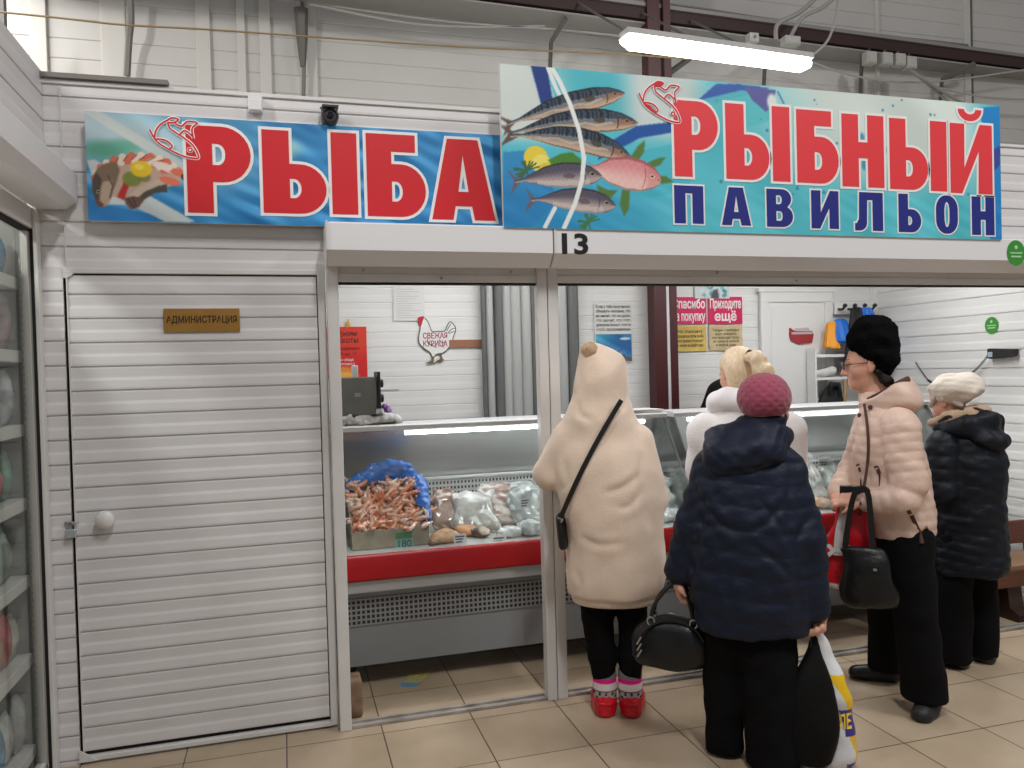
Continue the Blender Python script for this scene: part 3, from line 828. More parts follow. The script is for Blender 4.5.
def mackerel(s, t, q, mask, tl):
    s.poly(tl, (96, 78, 70))
    back = np.array((58, 74, 92)); mid = np.array((128, 126, 122)); belly = np.array((196, 168, 144))
    f1 = smoothstep(-0.25, 0.35, q)[..., None]; f2 = smoothstep(-0.8, 0.0, q)[..., None]
    c = (belly*(1-f2)+mid*f2)*(1-f1)+back*f1
    st = (np.sin(t*165+3.2*q+1.6*np.sin(t*47)+1.2*np.sin(q*7)) > 0.05) & (q > 0.10) & (t > 0.13) & (t < 0.80)
    c = np.where(st[..., None], c*0.45, c)
    c = c+(smoothstep(0.12, 0.05, np.abs(q-0.12))*34)[..., None]
    hd = smoothstep(0.80, 0.86, t)[..., None]*smoothstep(0.5, 0.2, np.abs(q+0.1))[..., None]
    c = c*(1-hd*0.65)+np.array((168, 104, 74))*hd*0.65
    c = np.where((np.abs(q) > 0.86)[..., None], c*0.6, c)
    s.mix(c, mask)
    fin = (np.hypot((t-0.70)/0.045, (q-0.05)/0.28) < 1); s.mix((70, 60, 55), fin*mask*0.8)
    s.mix((64, 46, 40), (np.abs(t-0.845+0.03*q*q) < 0.006)*(np.abs(q) < 0.75)*mask*0.8); s.mix((60, 36, 34), (t > 0.955)*(np.abs(q+0.25) < 0.10)*mask*0.9); s.mix((226, 206, 188), (np.abs(q+0.30+0.1*np.sin(t*30)) < 0.10)*(t > 0.2)*(t < 0.8)*mask*0.45)
    eye = np.hypot((t-0.915)/0.012, (q-0.12)/0.17); s.mix((176, 130, 80), (eye < 1.7)*mask*0.8); s.mix((20, 16, 16), (eye < 1)*mask)
def grey_fish(s, t, q, mask, tl):
    s.poly(tl, (112, 92, 98))
    f = smoothstep(-0.5, 0.5, q)[..., None]; c = np.array((176, 160, 158))*(1-f)+np.array((84, 80, 96))*f
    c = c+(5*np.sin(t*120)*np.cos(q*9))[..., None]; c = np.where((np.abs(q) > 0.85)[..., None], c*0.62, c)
    s.mix(c, mask)
    s.mix((90, 76, 82), (np.hypot((t-0.62)/0.07, (q+0.1)/0.22) < 1)*mask*0.7)
    s.mix((70, 60, 66), (np.abs(t-0.80+0.03*q*q) < 0.008)*(np.abs(q) < 0.8)*mask*0.6); s.mix((214, 202, 196), (q < -0.45)*(t > 0.25)*(t < 0.85)*mask*0.5)
    eye = np.hypot((t-0.89)/0.022, (q-0.12)/0.16); s.mix((170, 150, 110), (eye < 1.6)*mask); s.mix((16, 14, 18), (eye < 1)*mask)
def pink_fish(s, t, q, mask, tl):
    s.poly(tl, (205, 120, 118))
    f = smoothstep(-0.6, 0.7, q)[..., None]; c = np.array((232, 192, 184))*(1-f)+np.array((214, 140, 144))*f
    c = c+(4*np.sin(t*60)*np.cos(q*9))[..., None]
    h = smoothstep(0.76, 0.85, t)[..., None]; c = c*(1-h*0.5)+np.array((198, 120, 116))*h*0.5
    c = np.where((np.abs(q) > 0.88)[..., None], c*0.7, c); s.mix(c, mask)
    s.mix((176, 84, 88), (np.abs(t-0.77+0.05*q*q) < 0.009)*(np.abs(q) < 0.8)*mask*0.6); s.mix((170, 90, 96), (q > 0.80)*mask*0.7); s.mix((160, 70, 74), (t > 0.955)*(np.abs(q+0.1) < 0.12)*mask)
    eye = np.hypot((t-0.87)/0.022, (q-0.15)/0.11); s.mix((230, 200, 170), (eye < 1.7)*mask); s.mix((40, 20, 24), (eye < 1)*mask)

# ---- the large sign
SY = 3.212
S2X, S2Z, S2W, S2H = 0.908, 2.104, 2.664, 0.688
root2 = tag(empty('sign_board', (S2X+S2W/2, SY, S2Z)), 'large turquoise banner with fish pictures and red and blue lettering', 'sign')
m = MB(); m.box(S2X, S2X+S2W, SY+0.001, SY+0.022, S2Z, S2Z+S2H, 0.002); m.box(S2X+0.3, S2X+0.34, SY+0.022, WY-0.01, 2.55, 2.58); m.box(S2X+2.2, S2X+2.24, SY+0.022, WY-0.01, 2.55, 2.58)
child_at(m.build('board', mat('sign_edge', (0.62, 0.62, 0.60), 0.5)), root2)
P2 = Print(S2W, S2H, 0.0036)
def uv(px, py, Y=SY, X0=S2X, Z0=S2Z):
    p = at(px, py, Y=Y); return (p.x-X0, p.z-Z0)
L2 = lambda *pp: [uv(a, b) for a, b in pp]
P2.C[:] = (86, 190, 204)  # turquoise ground lightened too, to carry the lamp's wash
P2.mix((40, 140, 196), smoothstep(0.40, 0.05, P2.V)*smoothstep(1.0, 0.2, P2.U)*0.9)
P2.mix((206, 219, 212), smoothstep(1.3, 2.0, P2.U+0.5*P2.V)*smoothstep(0.16, 0.42, P2.V)*smoothstep(2.66, 2.35, P2.U))
P2.mix((206, 216, 212), smoothstep(0.35, 0.1, P2.U-0.30*(0.69-P2.V))*smoothstep(0.33, 0.42, P2.V))
P2.mix((204, 216, 214), smoothstep(1.05, 0.85, P2.U)*smoothstep(0.50, 0.66, P2.U)*smoothstep(0.36, 0.48, P2.V))
P2.waves(3, 10, 14, 0.7)
P2.poly(L2((503, 152), (530, 150), (560, 200), (530, 228), (504, 228)), (40, 128, 190), 0.8)
P2.poly(L2((530, 63), (547, 66), (552, 96), (560, 118), (543, 112)), (30, 58, 130))
P2.poly(L2((547, 66), (557, 66), (562, 96), (556, 104)), (88, 190, 204))
P2.poly(L2((690, 115), (672, 122), (636, 126), (600, 148), (598, 160), (640, 138), (676, 132)), (28, 84, 160))
P2.poly(L2((600, 160), (690, 140), (690, 190), (640, 200)), (64, 178, 196), 0.6)
P2.poly(L2((716, 84), (738, 84), (770, 88), (744, 96), (716, 104), (698, 100)), (52, 92, 170))
P2.poly(L2((700, 100), (742, 90), (766, 96), (772, 120), (740, 130), (700, 120)), (86, 190, 196), 0.9)
P2.poly(L2((744, 86), (776, 90), (772, 106), (766, 112), (752, 100)), (92, 92, 156))
P2.blob(uv(772, 102), (0.035, 0.05), (218, 226, 224), 1, 0.5)
P2.line(L2((778, 92), (784, 104)), 0.01, (60, 120, 180), 0.8)
P2.poly(L2((978, 108), (1000, 106), (1002, 240), (990, 240), (991, 170), (984, 130)), (38, 132, 200))
P2.poly(L2((992, 150), (1000, 146), (1000, 165), (993, 172)), (58, 76, 150))
rr_ = np.random.default_rng(5)
for i in range(46):
    c = uv(rr_.uniform(700, 985), rr_.uniform(100, 195)); P2.blob(c, (rr_.uniform(0.004, 0.012),)*2, (40, 120, 150), 0.7, 0.4)
for px, py in ((862, 138), (864, 165), (884, 150), (950, 192), (905, 172), (960, 190)): P2.blob(uv(px, py), (0.02, 0.035), (44, 130, 176), 0.8, 0.6)
P2.waves(9, 6, 60, 0.4, (P2.V < 0.2)*1.0)
# white arcs
P2.line(L2((548, 68), (556, 88), (561, 98)), 0.018, (225, 232, 232)); P2.line(L2((545, 227), (555, 208)), 0.018, (225, 232, 232))
# lemon, greens, leaves
P2.blob(uv(536, 158), (0.058, 0.055), (228, 206, 66), 1, 0.12); P2.blob(uv(542, 164), (0.05, 0.045), (236, 222, 110), 1, 0.2); P2.blob(uv(548, 170), (0.05, 0.035), (222, 196, 60), 1, 0.25)
P2.poly(L2((548, 160), (560, 154), (572, 152), (582, 160), (580, 168), (566, 164), (552, 166)), (72, 130, 48))
for i in range(16):
    a = rr_.uniform(0, 6.28); c = (527, 170); P2.line(L2(c, (c[0]+13*math.cos(a), c[1]+9*math.sin(a))), 0.007, (66, 104, 66))
    c = (589, 222); P2.line(L2(c, (c[0]+11*math.cos(a), c[1]+8*math.sin(a))), 0.007, (66, 120, 70))
for pts in ([(630, 158), (638, 146), (645, 140), (644, 152), (636, 164)], [(646, 164), (658, 158), (666, 157), (660, 165), (650, 169)], [(654, 176), (666, 176), (674, 182), (662, 184)], [(622, 190), (630, 190), (629, 208), (624, 217), (620, 204)], [(596, 184), (608, 190), (618, 190), (610, 199), (600, 196)]):
    P2.poly(L2(*pts), (86, 122, 58))
# the fish, from the back to the front
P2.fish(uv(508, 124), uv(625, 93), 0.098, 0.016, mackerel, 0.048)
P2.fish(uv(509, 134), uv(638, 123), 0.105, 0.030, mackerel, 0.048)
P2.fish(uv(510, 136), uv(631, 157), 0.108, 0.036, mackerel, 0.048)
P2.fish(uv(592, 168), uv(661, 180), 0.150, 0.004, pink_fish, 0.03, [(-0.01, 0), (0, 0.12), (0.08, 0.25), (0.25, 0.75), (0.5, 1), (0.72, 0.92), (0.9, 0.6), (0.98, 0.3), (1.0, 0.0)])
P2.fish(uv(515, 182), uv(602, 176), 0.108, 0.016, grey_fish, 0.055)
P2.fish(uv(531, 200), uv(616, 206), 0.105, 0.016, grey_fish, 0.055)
P2.line(L2((552, 68), (560, 82), (570, 104), (579, 130), (584, 158), (582, 180), (575, 204), (564, 228)), 0.020, (230, 234, 232))
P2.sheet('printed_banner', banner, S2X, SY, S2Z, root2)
letters([('Р', 1.712, 1.934, 2.353, 2.694), ('Ь', 1.974, 2.202, 2.352, 2.697), ('I', 2.220, 2.314, 2.351, 2.699), ('Б', 2.352, 2.584, 2.350, 2.694),
         ('Н', 2.604, 2.846, 2.342, 2.690), ('Ь', 2.880, 3.110, 2.340, 2.686), ('I', 3.126, 3.226, 2.339, 2.686), ('Й', 3.248, 3.514, 2.334, 2.684), ('breve', 3.300, 3.450, 2.700, 2.758)],
        SY, 'letter', mat('letter_red_lit', srgb(224, 62, 68), 0.4), white, 0.0125, root2)  # letter red lightened, the wash of the tube lamp put into the colour
letters([('П', 1.706, 1.852, 2.142, 2.312), ('А', 1.945, 2.097, 2.140, 2.313), ('В', 2.182, 2.323, 2.138, 2.314), ('И', 2.425, 2.578, 2.136, 2.316),
         ('Л', 2.671, 2.834, 2.132, 2.317), ('Ь', 2.927, 3.062, 2.130, 2.318), ('О', 3.154, 3.289, 2.128, 2.319), ('Н', 3.378, 3.522, 2.126, 2.320)],
        SY, 'letter', navy, white, 0.008, root2)
p0 = uv(641, 122); fish_mark(root2, SY, S2X+p0[0], S2Z+p0[1], 0.185, [[(0.0, 0.55), (0.10, 0.44), (0.22, 0.40), (0.30, 0.32), (0.40, 0.27), (0.36, 0.20), (0.18, 0.34)], [(0.34, 0.93), (0.46, 0.99), (0.60, 0.96), (0.50, 0.89), (0.36, 0.87)]])

# ---- the smaller sign
S1X, S1Z, S1W, S1H, S1Y = -0.703, 2.118, 1.645, 0.417, 3.358
root1 = tag(empty('sign_board', (S1X+S1W/2, S1Y, S1Z)), 'smaller blue banner with a sliced fish picture and four red letters above the office door', 'sign')
m = MB(); m.box(S1X, S1X+S1W, S1Y+0.001, S1Y+0.020, S1Z, S1Z+S1H, 0.002); m.box(S1X+0.2, S1X+0.24, S1Y+0.02, WY-0.008, 2.3, 2.33); m.box(S1X+1.3, S1X+1.34, S1Y+0.02, WY-0.008, 2.3, 2.33)
child_at(m.build('board', mat('sign_edge')), root1)
P1 = Print(S1W, S1H, 0.0032)
u1 = lambda px, py: uv(px, py, S1Y, S1X, S1Z)
L1 = lambda *pp: [u1(a, b) for a, b in pp]
P1.C[:] = (52, 136, 194)
P1.waves(21, 30, 75, 0.30)
P1.mix((128, 176, 190), smoothstep(0.95, 0.1, P1.U)*smoothstep(0.08, 0.3, P1.V)*0.75)
P1.mix((196, 212, 214), smoothstep(0.18, 0.02, np.abs(P1.V-0.36+0.22*P1.U))*smoothstep(0.75, 0.15, P1.U)*0.8)
P1.blob(u1(105, 150), (0.15, 0.055), (84, 160, 134), 0.9, 0.8); P1.blob(u1(126, 146), (0.10, 0.045), (96, 172, 146), 0.8, 0.8)
P1.blob(u1(285, 148), (0.10, 0.06), (170, 202, 190), 0.8, 0.9)
P1.mix((206, 214, 212), smoothstep(0.03, 0.015, np.abs(P1.V-0.33+0.62*P1.U-0.10))*smoothstep(0.60, 0.25, P1.U)*(P1.U < 0.42))
P1.poly(L1((87, 160), (96, 160), (150, 196), (196, 222), (165, 222), (130, 205), (100, 205)), (212, 214, 208), 0.9)
P1.poly(L1((87, 196), (110, 206), (150, 214), (165, 222), (88, 222)), (40, 120, 186), 0.9)
P1.waves(23, 12, 40, 0.6)
# sliced fish laid in a ring round lemon and olive
P1.poly(L1((97, 170), (104, 163), (118, 157), (134, 154), (150, 154), (164, 157), (176, 165), (184, 175), (178, 184), (165, 188), (150, 190), (138, 196), (124, 200), (112, 196), (100, 186)), (190, 162, 144))
for i in range(13):
    t = i/12; a = math.radians(176-150*t); c = (134+33*math.cos(a), 178-17*math.sin(a)); e = (138+44*math.cos(a-0.05), 181-26*math.sin(a-0.05))
    P1.line(L1(c, e), 0.026, (214, 104, 80) if i % 2 == 0 else (232, 214, 200), 0.95)
    P1.line(L1((134+36*math.cos(a+0.1), 178-18*math.sin(a+0.1)), (138+44*math.cos(a+0.06), 181-26*math.sin(a+0.06))), 0.006, (120, 74, 60), 0.6)
P1.poly(L1((93, 176), (97, 169), (106, 163), (116, 162), (120, 170), (116, 184), (110, 198), (106, 206), (100, 207), (95, 199), (92, 188)), (124, 104, 84))
P1.poly(L1((92, 180), (96, 172), (101, 178), (101, 192), (98, 202), (95, 199), (92, 190)), (72, 62, 54), 0.85)
P1.poly(L1((103, 182), (112, 180), (114, 190), (109, 204), (103, 207), (100, 199), (101, 188)), (182, 162, 144), 0.9)
P1.poly(L1((97, 200), (104, 204), (103, 207), (99, 207), (95, 202)), (112, 60, 50)); P1.blob(u1(98.5, 192), (0.008, 0.008), (205, 190, 150), 1, 0.3); P1.blob(u1(98.5, 192), (0.005, 0.005), (16, 14, 14), 1, 0.2)
P1.line(L1((108, 176), (113, 186), (110, 198)), 0.008, (96, 76, 62), 0.8)
P1.poly(L1((126, 198), (138, 188), (152, 182), (164, 176), (168, 180), (167, 190), (156, 192), (146, 198), (141, 206), (132, 210), (125, 204)), (196, 178, 160))
P1.poly(L1((132, 202), (146, 191), (158, 186), (167, 184), (167, 192), (155, 193), (145, 199), (138, 207)), (66, 60, 56), 0.9)
P1.poly(L1((124, 198), (133, 196), (143, 198), (139, 207), (131, 210), (126, 204)), (104, 80, 70))
P1.line(L1((128, 199), (134, 208)), 0.006, (66, 48, 44), 0.8); P1.line(L1((133, 198), (136, 206)), 0.006, (66, 48, 44), 0.8)
P1.poly(L1((117, 197), (126, 178), (131, 180), (124, 200)), (178, 44, 42))
for c, col in (((172, 170), (222, 206, 192)), ((180, 173), (216, 112, 84)), ((170, 181), (220, 116, 90)), ((162, 166), (228, 214, 202))): P1.blob(u1(*c), (0.045, 0.017), col, 1, 0.25, -0.25)
P1.blob(u1(184, 177), (0.014, 0.016), (60, 40, 36), 0.9, 0.4)
P1.blob(u1(132, 179), (0.040, 0.034), (122, 134, 62), 1, 0.3); P1.blob(u1(144, 177), (0.030, 0.024), (112, 116, 76), 0.8, 0.4)
P1.blob(u1(141, 169), (0.044, 0.036), (226, 192, 40), 1, 0.25); P1.blob(u1(139, 167), (0.025, 0.016), (242, 218, 90), 0.9, 0.6)
P1.sheet('printed_banner', banner, S1X, S1Y, S1Z, root1)
letters([('Р', -0.346, -0.104, 2.158, 2.503), ('Ь', -0.060, 0.191, 2.166, 2.502), ('I', 0.213, 0.318, 2.168, 2.506), ('Б', 0.357, 0.606, 2.164, 2.511), ('А', 0.630, 0.912, 2.158, 2.506)],
        S1Y, 'letter', red, white, 0.0125, root1)
p0 = u1(153, 158.5); fish_mark(root1, S1Y, S1X+p0[0], S1Z+p0[1], 0.163)
# ================================================================ DISPLAY CASES
cglass = thin_glass('case_glass', (0.95, 0.975, 0.97), 0.8)
steel = mat('brushed_steel', (0.52, 0.52, 0.51), 0.32, 0.75, bump=0.05, bscale=60, stretch=(0.3, 8, 8), var=0.05)
case_grey = mat('case_grey', (0.26, 0.275, 0.285), 0.45, 0.2)
case_red = mat('bumper_red', srgb(164, 10, 18), 0.35)
case_white = mat('case_white', (0.74, 0.74, 0.72), 0.35)
def hole_mat(name, base, px, pz, dx, dz, hole=0.62, ax=0):
    m = bpy.data.materials.new(name); m.use_nodes = True; nt = m.node_tree; N = nt.nodes; L = nt.links; b = N['Principled BSDF']
    tc = N.new('ShaderNodeTexCoord'); sp = N.new('ShaderNodeSeparateXYZ'); L.new(tc.outputs['Object'], sp.inputs[0])
    outs = []
    for o, p in ((0, px), (2, pz)):
        a = N.new('ShaderNodeMath'); a.operation = 'DIVIDE'; a.inputs[1].default_value = p; L.new(sp.outputs[o], a.inputs[0])
        f = N.new('ShaderNodeMath'); f.operation = 'FRACT'; L.new(a.outputs[0], f.inputs[0])
        l = N.new('ShaderNodeMath'); l.operation = 'LESS_THAN'; l.inputs[1].default_value = hole; L.new(f.outputs[0], l.inputs[0]); outs.append(l.outputs[0])
    d = N.new('ShaderNodeMath'); d.operation = 'MULTIPLY'; L.new(outs[0], d.inputs[0]); L.new(outs[1], d.inputs[1])
    x = N.new('ShaderNodeMix'); x.data_type = 'RGBA'; L.new(d.outputs[0], x.inputs[0]); x.inputs[6].default_value = (*base, 1); x.inputs[7].default_value = (0.012, 0.012, 0.012, 1)
    L.new(x.outputs[2], b.inputs['Base Color']); b.inputs['Roughness'].default_value = 0.4
    return m
perf_low = hole_mat('perforated_kick_plate', (0.25, 0.26, 0.265), 0.0228, 0.0242, 0, 0)
perf_back = hole_mat('perforated_air_panel', (0.60, 0.60, 0.58), 0.0205, 0.0300, 0, 0, 0.5)
lampw = mat('tube_light_glow', (1, 1, 1), 0.5, emit=(0.97, 0.98, 1.0), estr=15.0)
GF0, GF1 = (3.722, 0.652), (4.118, 1.203)     # foot and head of the leaning front glass

def display_case(x0, x1, label, lamp0, lamp1):
    root = tag(empty('display_case', ((x0+x1)/2, 3.8, 0)), label, 'display case', 'refrigerated display cases')
    P = lambda mb, n, m_, **k: child_at(mb.build(n, m_, **k), root)
    m = MB(); m.prism([(3.795, 0.112), (3.795, 0.47), (3.742, 0.52), (3.742, 0.640), (4.40, 0.660), (4.52, 0.66), (4.52, 0.112)], x0, x1); P(m, 'body', case_grey)
    m = MB(); m.box(x0+0.03, x1-0.03, 3.787, 3.796, 0.306, 0.436); P(m, 'kick_grille', perf_low)
    m = MB(); m.box(x0, x1, 3.724, 3.80, 0.478, 0.534, 0.004); P(m, 'strip', mat('strip_grey', (0.42, 0.43, 0.43), 0.4, 0.3))
    m = MB(); m.prism([(3.742, 0.534), (3.706, 0.537), (3.698, 0.546), (3.698, 0.646), (3.706, 0.657), (3.718, 0.659), (3.742, 0.655)], x0-0.002, x1+0.002); P(m, 'bumper', case_red, auto=40)
    m = MB(); m.prism([(3.742, 0.642), (3.716, 0.642), (3.714, 0.655), (3.742, 0.657), (4.385, 0.685), (4.385, 0.66)], x0+0.01, x1-0.01); P(m, 'tray', case_white)
    m = MB(); m.box(x0+0.012, x1-0.012, 4.372, 4.388, 0.684, 0.905); P(m, 'air_grille', perf_back)
    m = MB(); m.box(x0+0.012, x1-0.012, 4.362, 4.39, 0.898, 0.914, 0.003); P(m, 'grille_rail', case_white)
    m = MB(); m.prism([(4.40, 0.66), (4.40, 0.90), (4.285, 1.207), (4.315, 1.207), (4.46, 0.90), (4.52, 0.88), (4.52, 0.66)], x0, x1); P(m, 'back_panel', steel)
    m = MB(); m.prism([(4.105, 1.207), (4.100, 1.228), (4.11, 1.236), (4.325, 1.238), (4.325, 1.207)], x0-0.004, x1+0.004); P(m, 'top_shelf', mat('shelf_grey', (0.60, 0.605, 0.60), 0.4))
    m = MB(); m.tube([(lamp0, 4.150, 1.187), (lamp1, 4.150, 1.187)], 0.0115, 10); l = P(m, 'tube_light', lampw, smooth=True)
    m = MB(); m.box(lamp0-0.03, lamp1+0.03, 4.14, 4.16, 1.197, 1.208); m.build('lamp_holder', case_white, l).matrix_parent_inverse = Matrix.Identity(4)
    m = MB(); (ya, za), (yb, zb) = GF0, GF1
    m.prism([(ya, za), (yb, zb), (yb+0.004, zb-0.003), (ya+0.004, za-0.003)], x0+0.002, x1-0.002); P(m, 'front_glass', cglass)
    for xs in (x0+0.004, x1-0.004):
        m = MB(); m.prism([(ya+0.01, za+0.006), (yb, zb-0.008), (4.29, 1.203), (4.40, 0.90), (4.40, 0.69)], xs-0.0025, xs+0.0025); g = P(m, 'end_glass', cglass)
        m = MB(); m.tube([(xs, ya, za), (xs, yb, zb)], 0.0055, 6); m.tube([(xs, yb, zb), (xs, 4.29, 1.203)], 0.0055, 6)
        m.build('edge_trim', mat('edge_trim_dark', (0.16, 0.16, 0.155), 0.3, 0.6), g).matrix_parent_inverse = Matrix.Identity(4)
    for xs in (x0+0.06, x1-0.06):
        for ys in (3.90, 4.44):
            m = MB(); m.lathe([(0.022, 0), (0.024, 0.006), (0.016, 0.012), (0.016, 0.114)], (xs, ys, 0), 12); P(m, 'leg', black)
    return root
display_case(0.215, 2.098, 'glass display case with a red bumper behind the left opening, holding the shrimps', 0.60, 1.98)
display_case(2.150, 3.955, 'glass display case with a red bumper right of the shrimp case', 2.26, 3.80)

def deck(y): return 0.657+(y-3.742)*0.028/0.643     # height of the tray at depth y

# ---- carton of shrimps
carton = tag(empty('carton', (0.47, 3.82, deck(3.82))), 'torn cardboard carton holding the orange shrimps', 'carton')
kraft = mat('kraft_board', (0.40, 0.335, 0.25), 0.75, bump=0.3, bscale=30, var=0.2, vscale=12)
def ragged(a, b, n, amp, seed):
    r = np.random.default_rng(seed); return [(a[0]+(b[0]-a[0])*i/n, a[1]+(b[1]-a[1])*i/n+(r.uniform(-amp, amp) if 0 < i < n else 0)) for i in range(n+1)]
m = MB(); pts = [(0.285, 0.663), (0.655, 0.663)]+ragged((0.655, 0.757), (0.285, 0.745), 14, 0.010, 4)
m.prism(pts, 3.806, 3.813, 'y'); child_at(m.build('front_flap', kraft), carton)
m = MB()
m.prism([(3.813, 0.663), (4.20, 0.680), (4.20, 0.93), (3.813, 0.755)], 0.650, 0.656); m.prism([(3.813, 0.663), (4.20, 0.680), (4.20, 0.93), (3.813, 0.755)], 0.284, 0.290)
child_at(m.build('side_panel', kraft), carton)
m = MB(); m.box(0.284, 0.656, 4.200, 4.207, 0.678, 0.935); child_at(m.build('back_panel', kraft), carton)
m = MB(); m.prism([(3.813, 0.662), (4.20, 0.679), (4.20, 0.90), (3.813, 0.72)], 0.290, 0.650); child_at(m.build('filling', mat('shrimp_bed', srgb(236, 186, 160), 0.35, bump=0.8, bscale=60, var=0.3, vscale=70)), carton)
# printed ticket on the carton
tk = tag(empty('price_tag', at(404, 541, Y=3.803)), 'green and teal price ticket on the shrimp carton', 'price tag')
def flat_quad(name, cx, cz, w_, h_, Y, m_, root, tilt=0.0, t=0.0012):
    c, s_ = math.cos(tilt), math.sin(tilt)
    pts = [(cx+a*w_/2*c-b*h_/2*s_, cz+a*w_/2*s_+b*h_/2*c) for a, b in ((-1, -1), (1, -1), (1, 1), (-1, 1))]
    o = MB().prism(pts, Y-t, Y, 'y').build(name, m_)
    return child_at(o, root) if root is not None else o
p = tk.location
flat_quad('ticket', p.x, p.z, 0.088, 0.086, 3.8045, mat('ticket_teal', (0.30, 0.46, 0.43), 0.4), tk)
flat_quad('ticket_top', p.x, p.z+0.027, 0.080, 0.030, 3.8030, mat('ticket_green', (0.10, 0.24, 0.10), 0.5), tk)
vs, fs = text_shape('180', 0.05, 0.0006); child_at(MB().add(on_front(vs, p.x, 3.8028, p.z-0.014), fs).build('price', mat('ticket_ink', (0.06, 0.14, 0.13), 0.5)), tk)
# crumpled blue film rising from the carton
film = mat('blue_film', srgb(34, 112, 206), 0.14, bump=0.6, bscale=26, spec=1.0)
def crumple(path, widths, name, m_, seed, n=7, amp=0.014):
    """crumpled band of plastic film swept along a path"""
    r = np.random.default_rng(seed); P = spline(path, 8); W = np.interp(np.linspace(0, 1, len(P)), np.linspace(0, 1, len(widths)), widths)
    vs, fs = [], []
    ph = r.uniform(0, 6, 4)
    for i, p_ in enumerate(P):
        for k in range(n+1):
            t = k/n-0.5; a = t*2.6
            vs.append((p_.x+0.3*W[i]*math.sin(a*1.2+ph[0])*0.4+r.normal()*amp*0.4, p_.y-W[i]*0.55*math.cos(a)+amp*math.sin(i*1.3+ph[1]+k), p_.z+W[i]*t+amp*math.sin(i*0.9+k*1.7+ph[2])+r.normal()*amp*0.35))
    for i in range(len(P)-1):
        for k in range(n): fs.append((i*(n+1)+k, i*(n+1)+k+1, (i+1)*(n+1)+k+1, (i+1)*(n+1)+k))
    o = raw(name, vs, fs, m_, None, True)
    md = o.modifiers.new('s', 'SUBSURF'); md.levels = 1; md.render_levels = 1
    md = o.modifiers.new('t', 'SOLIDIFY'); md.thickness = 0.004
    return o
path = spline([(0.272, 4.15, 0.900), (0.34, 4.16, 0.930), (0.43, 4.18, 0.975), (0.52, 4.19, 0.990), (0.60, 4.17, 0.972), (0.650, 4.11, 0.930), (0.662, 4.02, 0.870), (0.664, 3.94, 0.810), (0.660, 3.87, 0.765)], 3)
s_ = SDF((0.20, 3.78, 0.66), (0.74, 4.30, 1.10), 0.0055)
s_.chain(path, list(np.interp(np.linspace(0, 1, len(path)), [0, 0.25, 0.5, 0.75, 1], [0.034, 0.048, 0.052, 0.040, 0.018])), 0.02, squash=(0.75, 0.55, 1.0))
s_.chain([(0.665, 4.10, 0.90), (0.668, 3.98, 0.80), (0.664, 3.88, 0.72)], [0.03, 0.026, 0.012], 0.02, squash=(0.4, 1, 1.2))
s_.noise(0.010, 48, 61); s_.noise(0.006, 110, 62)
f_ = s_.build('plastic_film', film, None, 0)
tag(f_, 'crumpled blue plastic film lining the shrimp carton', 'plastic film')

# ---- shrimps: curved tapering bodies, each a thing
shr_m = [mat('shrimp_%d' % i, c, 0.28, var=0.25, vscale=60) for i, c in enumerate([srgb(246, 182, 150), srgb(248, 202, 178), srgb(250, 226, 210), srgb(238, 160, 124)])]
def shrimp_mesh(L, curl, seed):
    r = np.random.default_rng(seed); n = 9; pts, rad = [], []
    for i in range(n):
        t = i/(n-1); a = curl*t
        pts.append((L*math.sin(a)/curl, L*(1-math.cos(a))/curl, 0.004*math.sin(t*5+seed))); rad.append(0.0095*(0.45+0.75*math.sin(PI*min(t*0.62+0.30, 1))))
    m = MB().tube(pts, rad, 7)
    e = Vector(pts[-1]); d = (e-Vector(pts[-2])).normalized(); s_ = Vector((-d.y, d.x, 0))
    for k in (-1, 0, 1): m.tube([e, e+d*0.012+s_*0.007*k], [0.003, 0.0055], 5, flat=(1, 0.4))
    b = Vector(pts[0]); m.tube([b, b+Vector((-0.02, 0.006, 0.004)), b+Vector((-0.034, 0.02, 0.006))], [0.0012, 0.0008, 0.0004], 4)
    return m
sm = []
for i in range(6):
    o = shrimp_mesh(0.062+0.004*i, [1.6, 2.2, 2.7, 2.0, 1.3, 2.4][i], i).build('shrimp', shr_m[i % 4], None, True)
    sm.append(o)
placed = 0
for row in range(12):
    for col in range(13):
        x = 0.303+col*0.0278+RNG.uniform(-0.012, 0.012); t = row/11; y = 3.835+t*0.31+RNG.uniform(-0.01, 0.01)
        z = 0.736+t*0.178+0.018*math.sin(x*23+1)*t+RNG.uniform(-0.003, 0.006)
        if t > 0.85 and 0.36 < x < 0.44: continue
        k = RNG.integers(6)
        if placed < 6: o = sm[placed]
        else: o = sm[k].copy(); COL.objects.link(o)
        o.location = (x, y, z)
        up_ = RNG.uniform(0, 1) < 0.08
        o.rotation_euler = (0.5+RNG.uniform(-0.3, 0.3)+(0.9 if up_ else 0), RNG.uniform(-0.4, 0.4), RNG.uniform(0, 6.28))
        tag(o, 'orange shrimp in the heap in the cardboard carton', 'shrimp', 'shrimps in the carton'); placed += 1

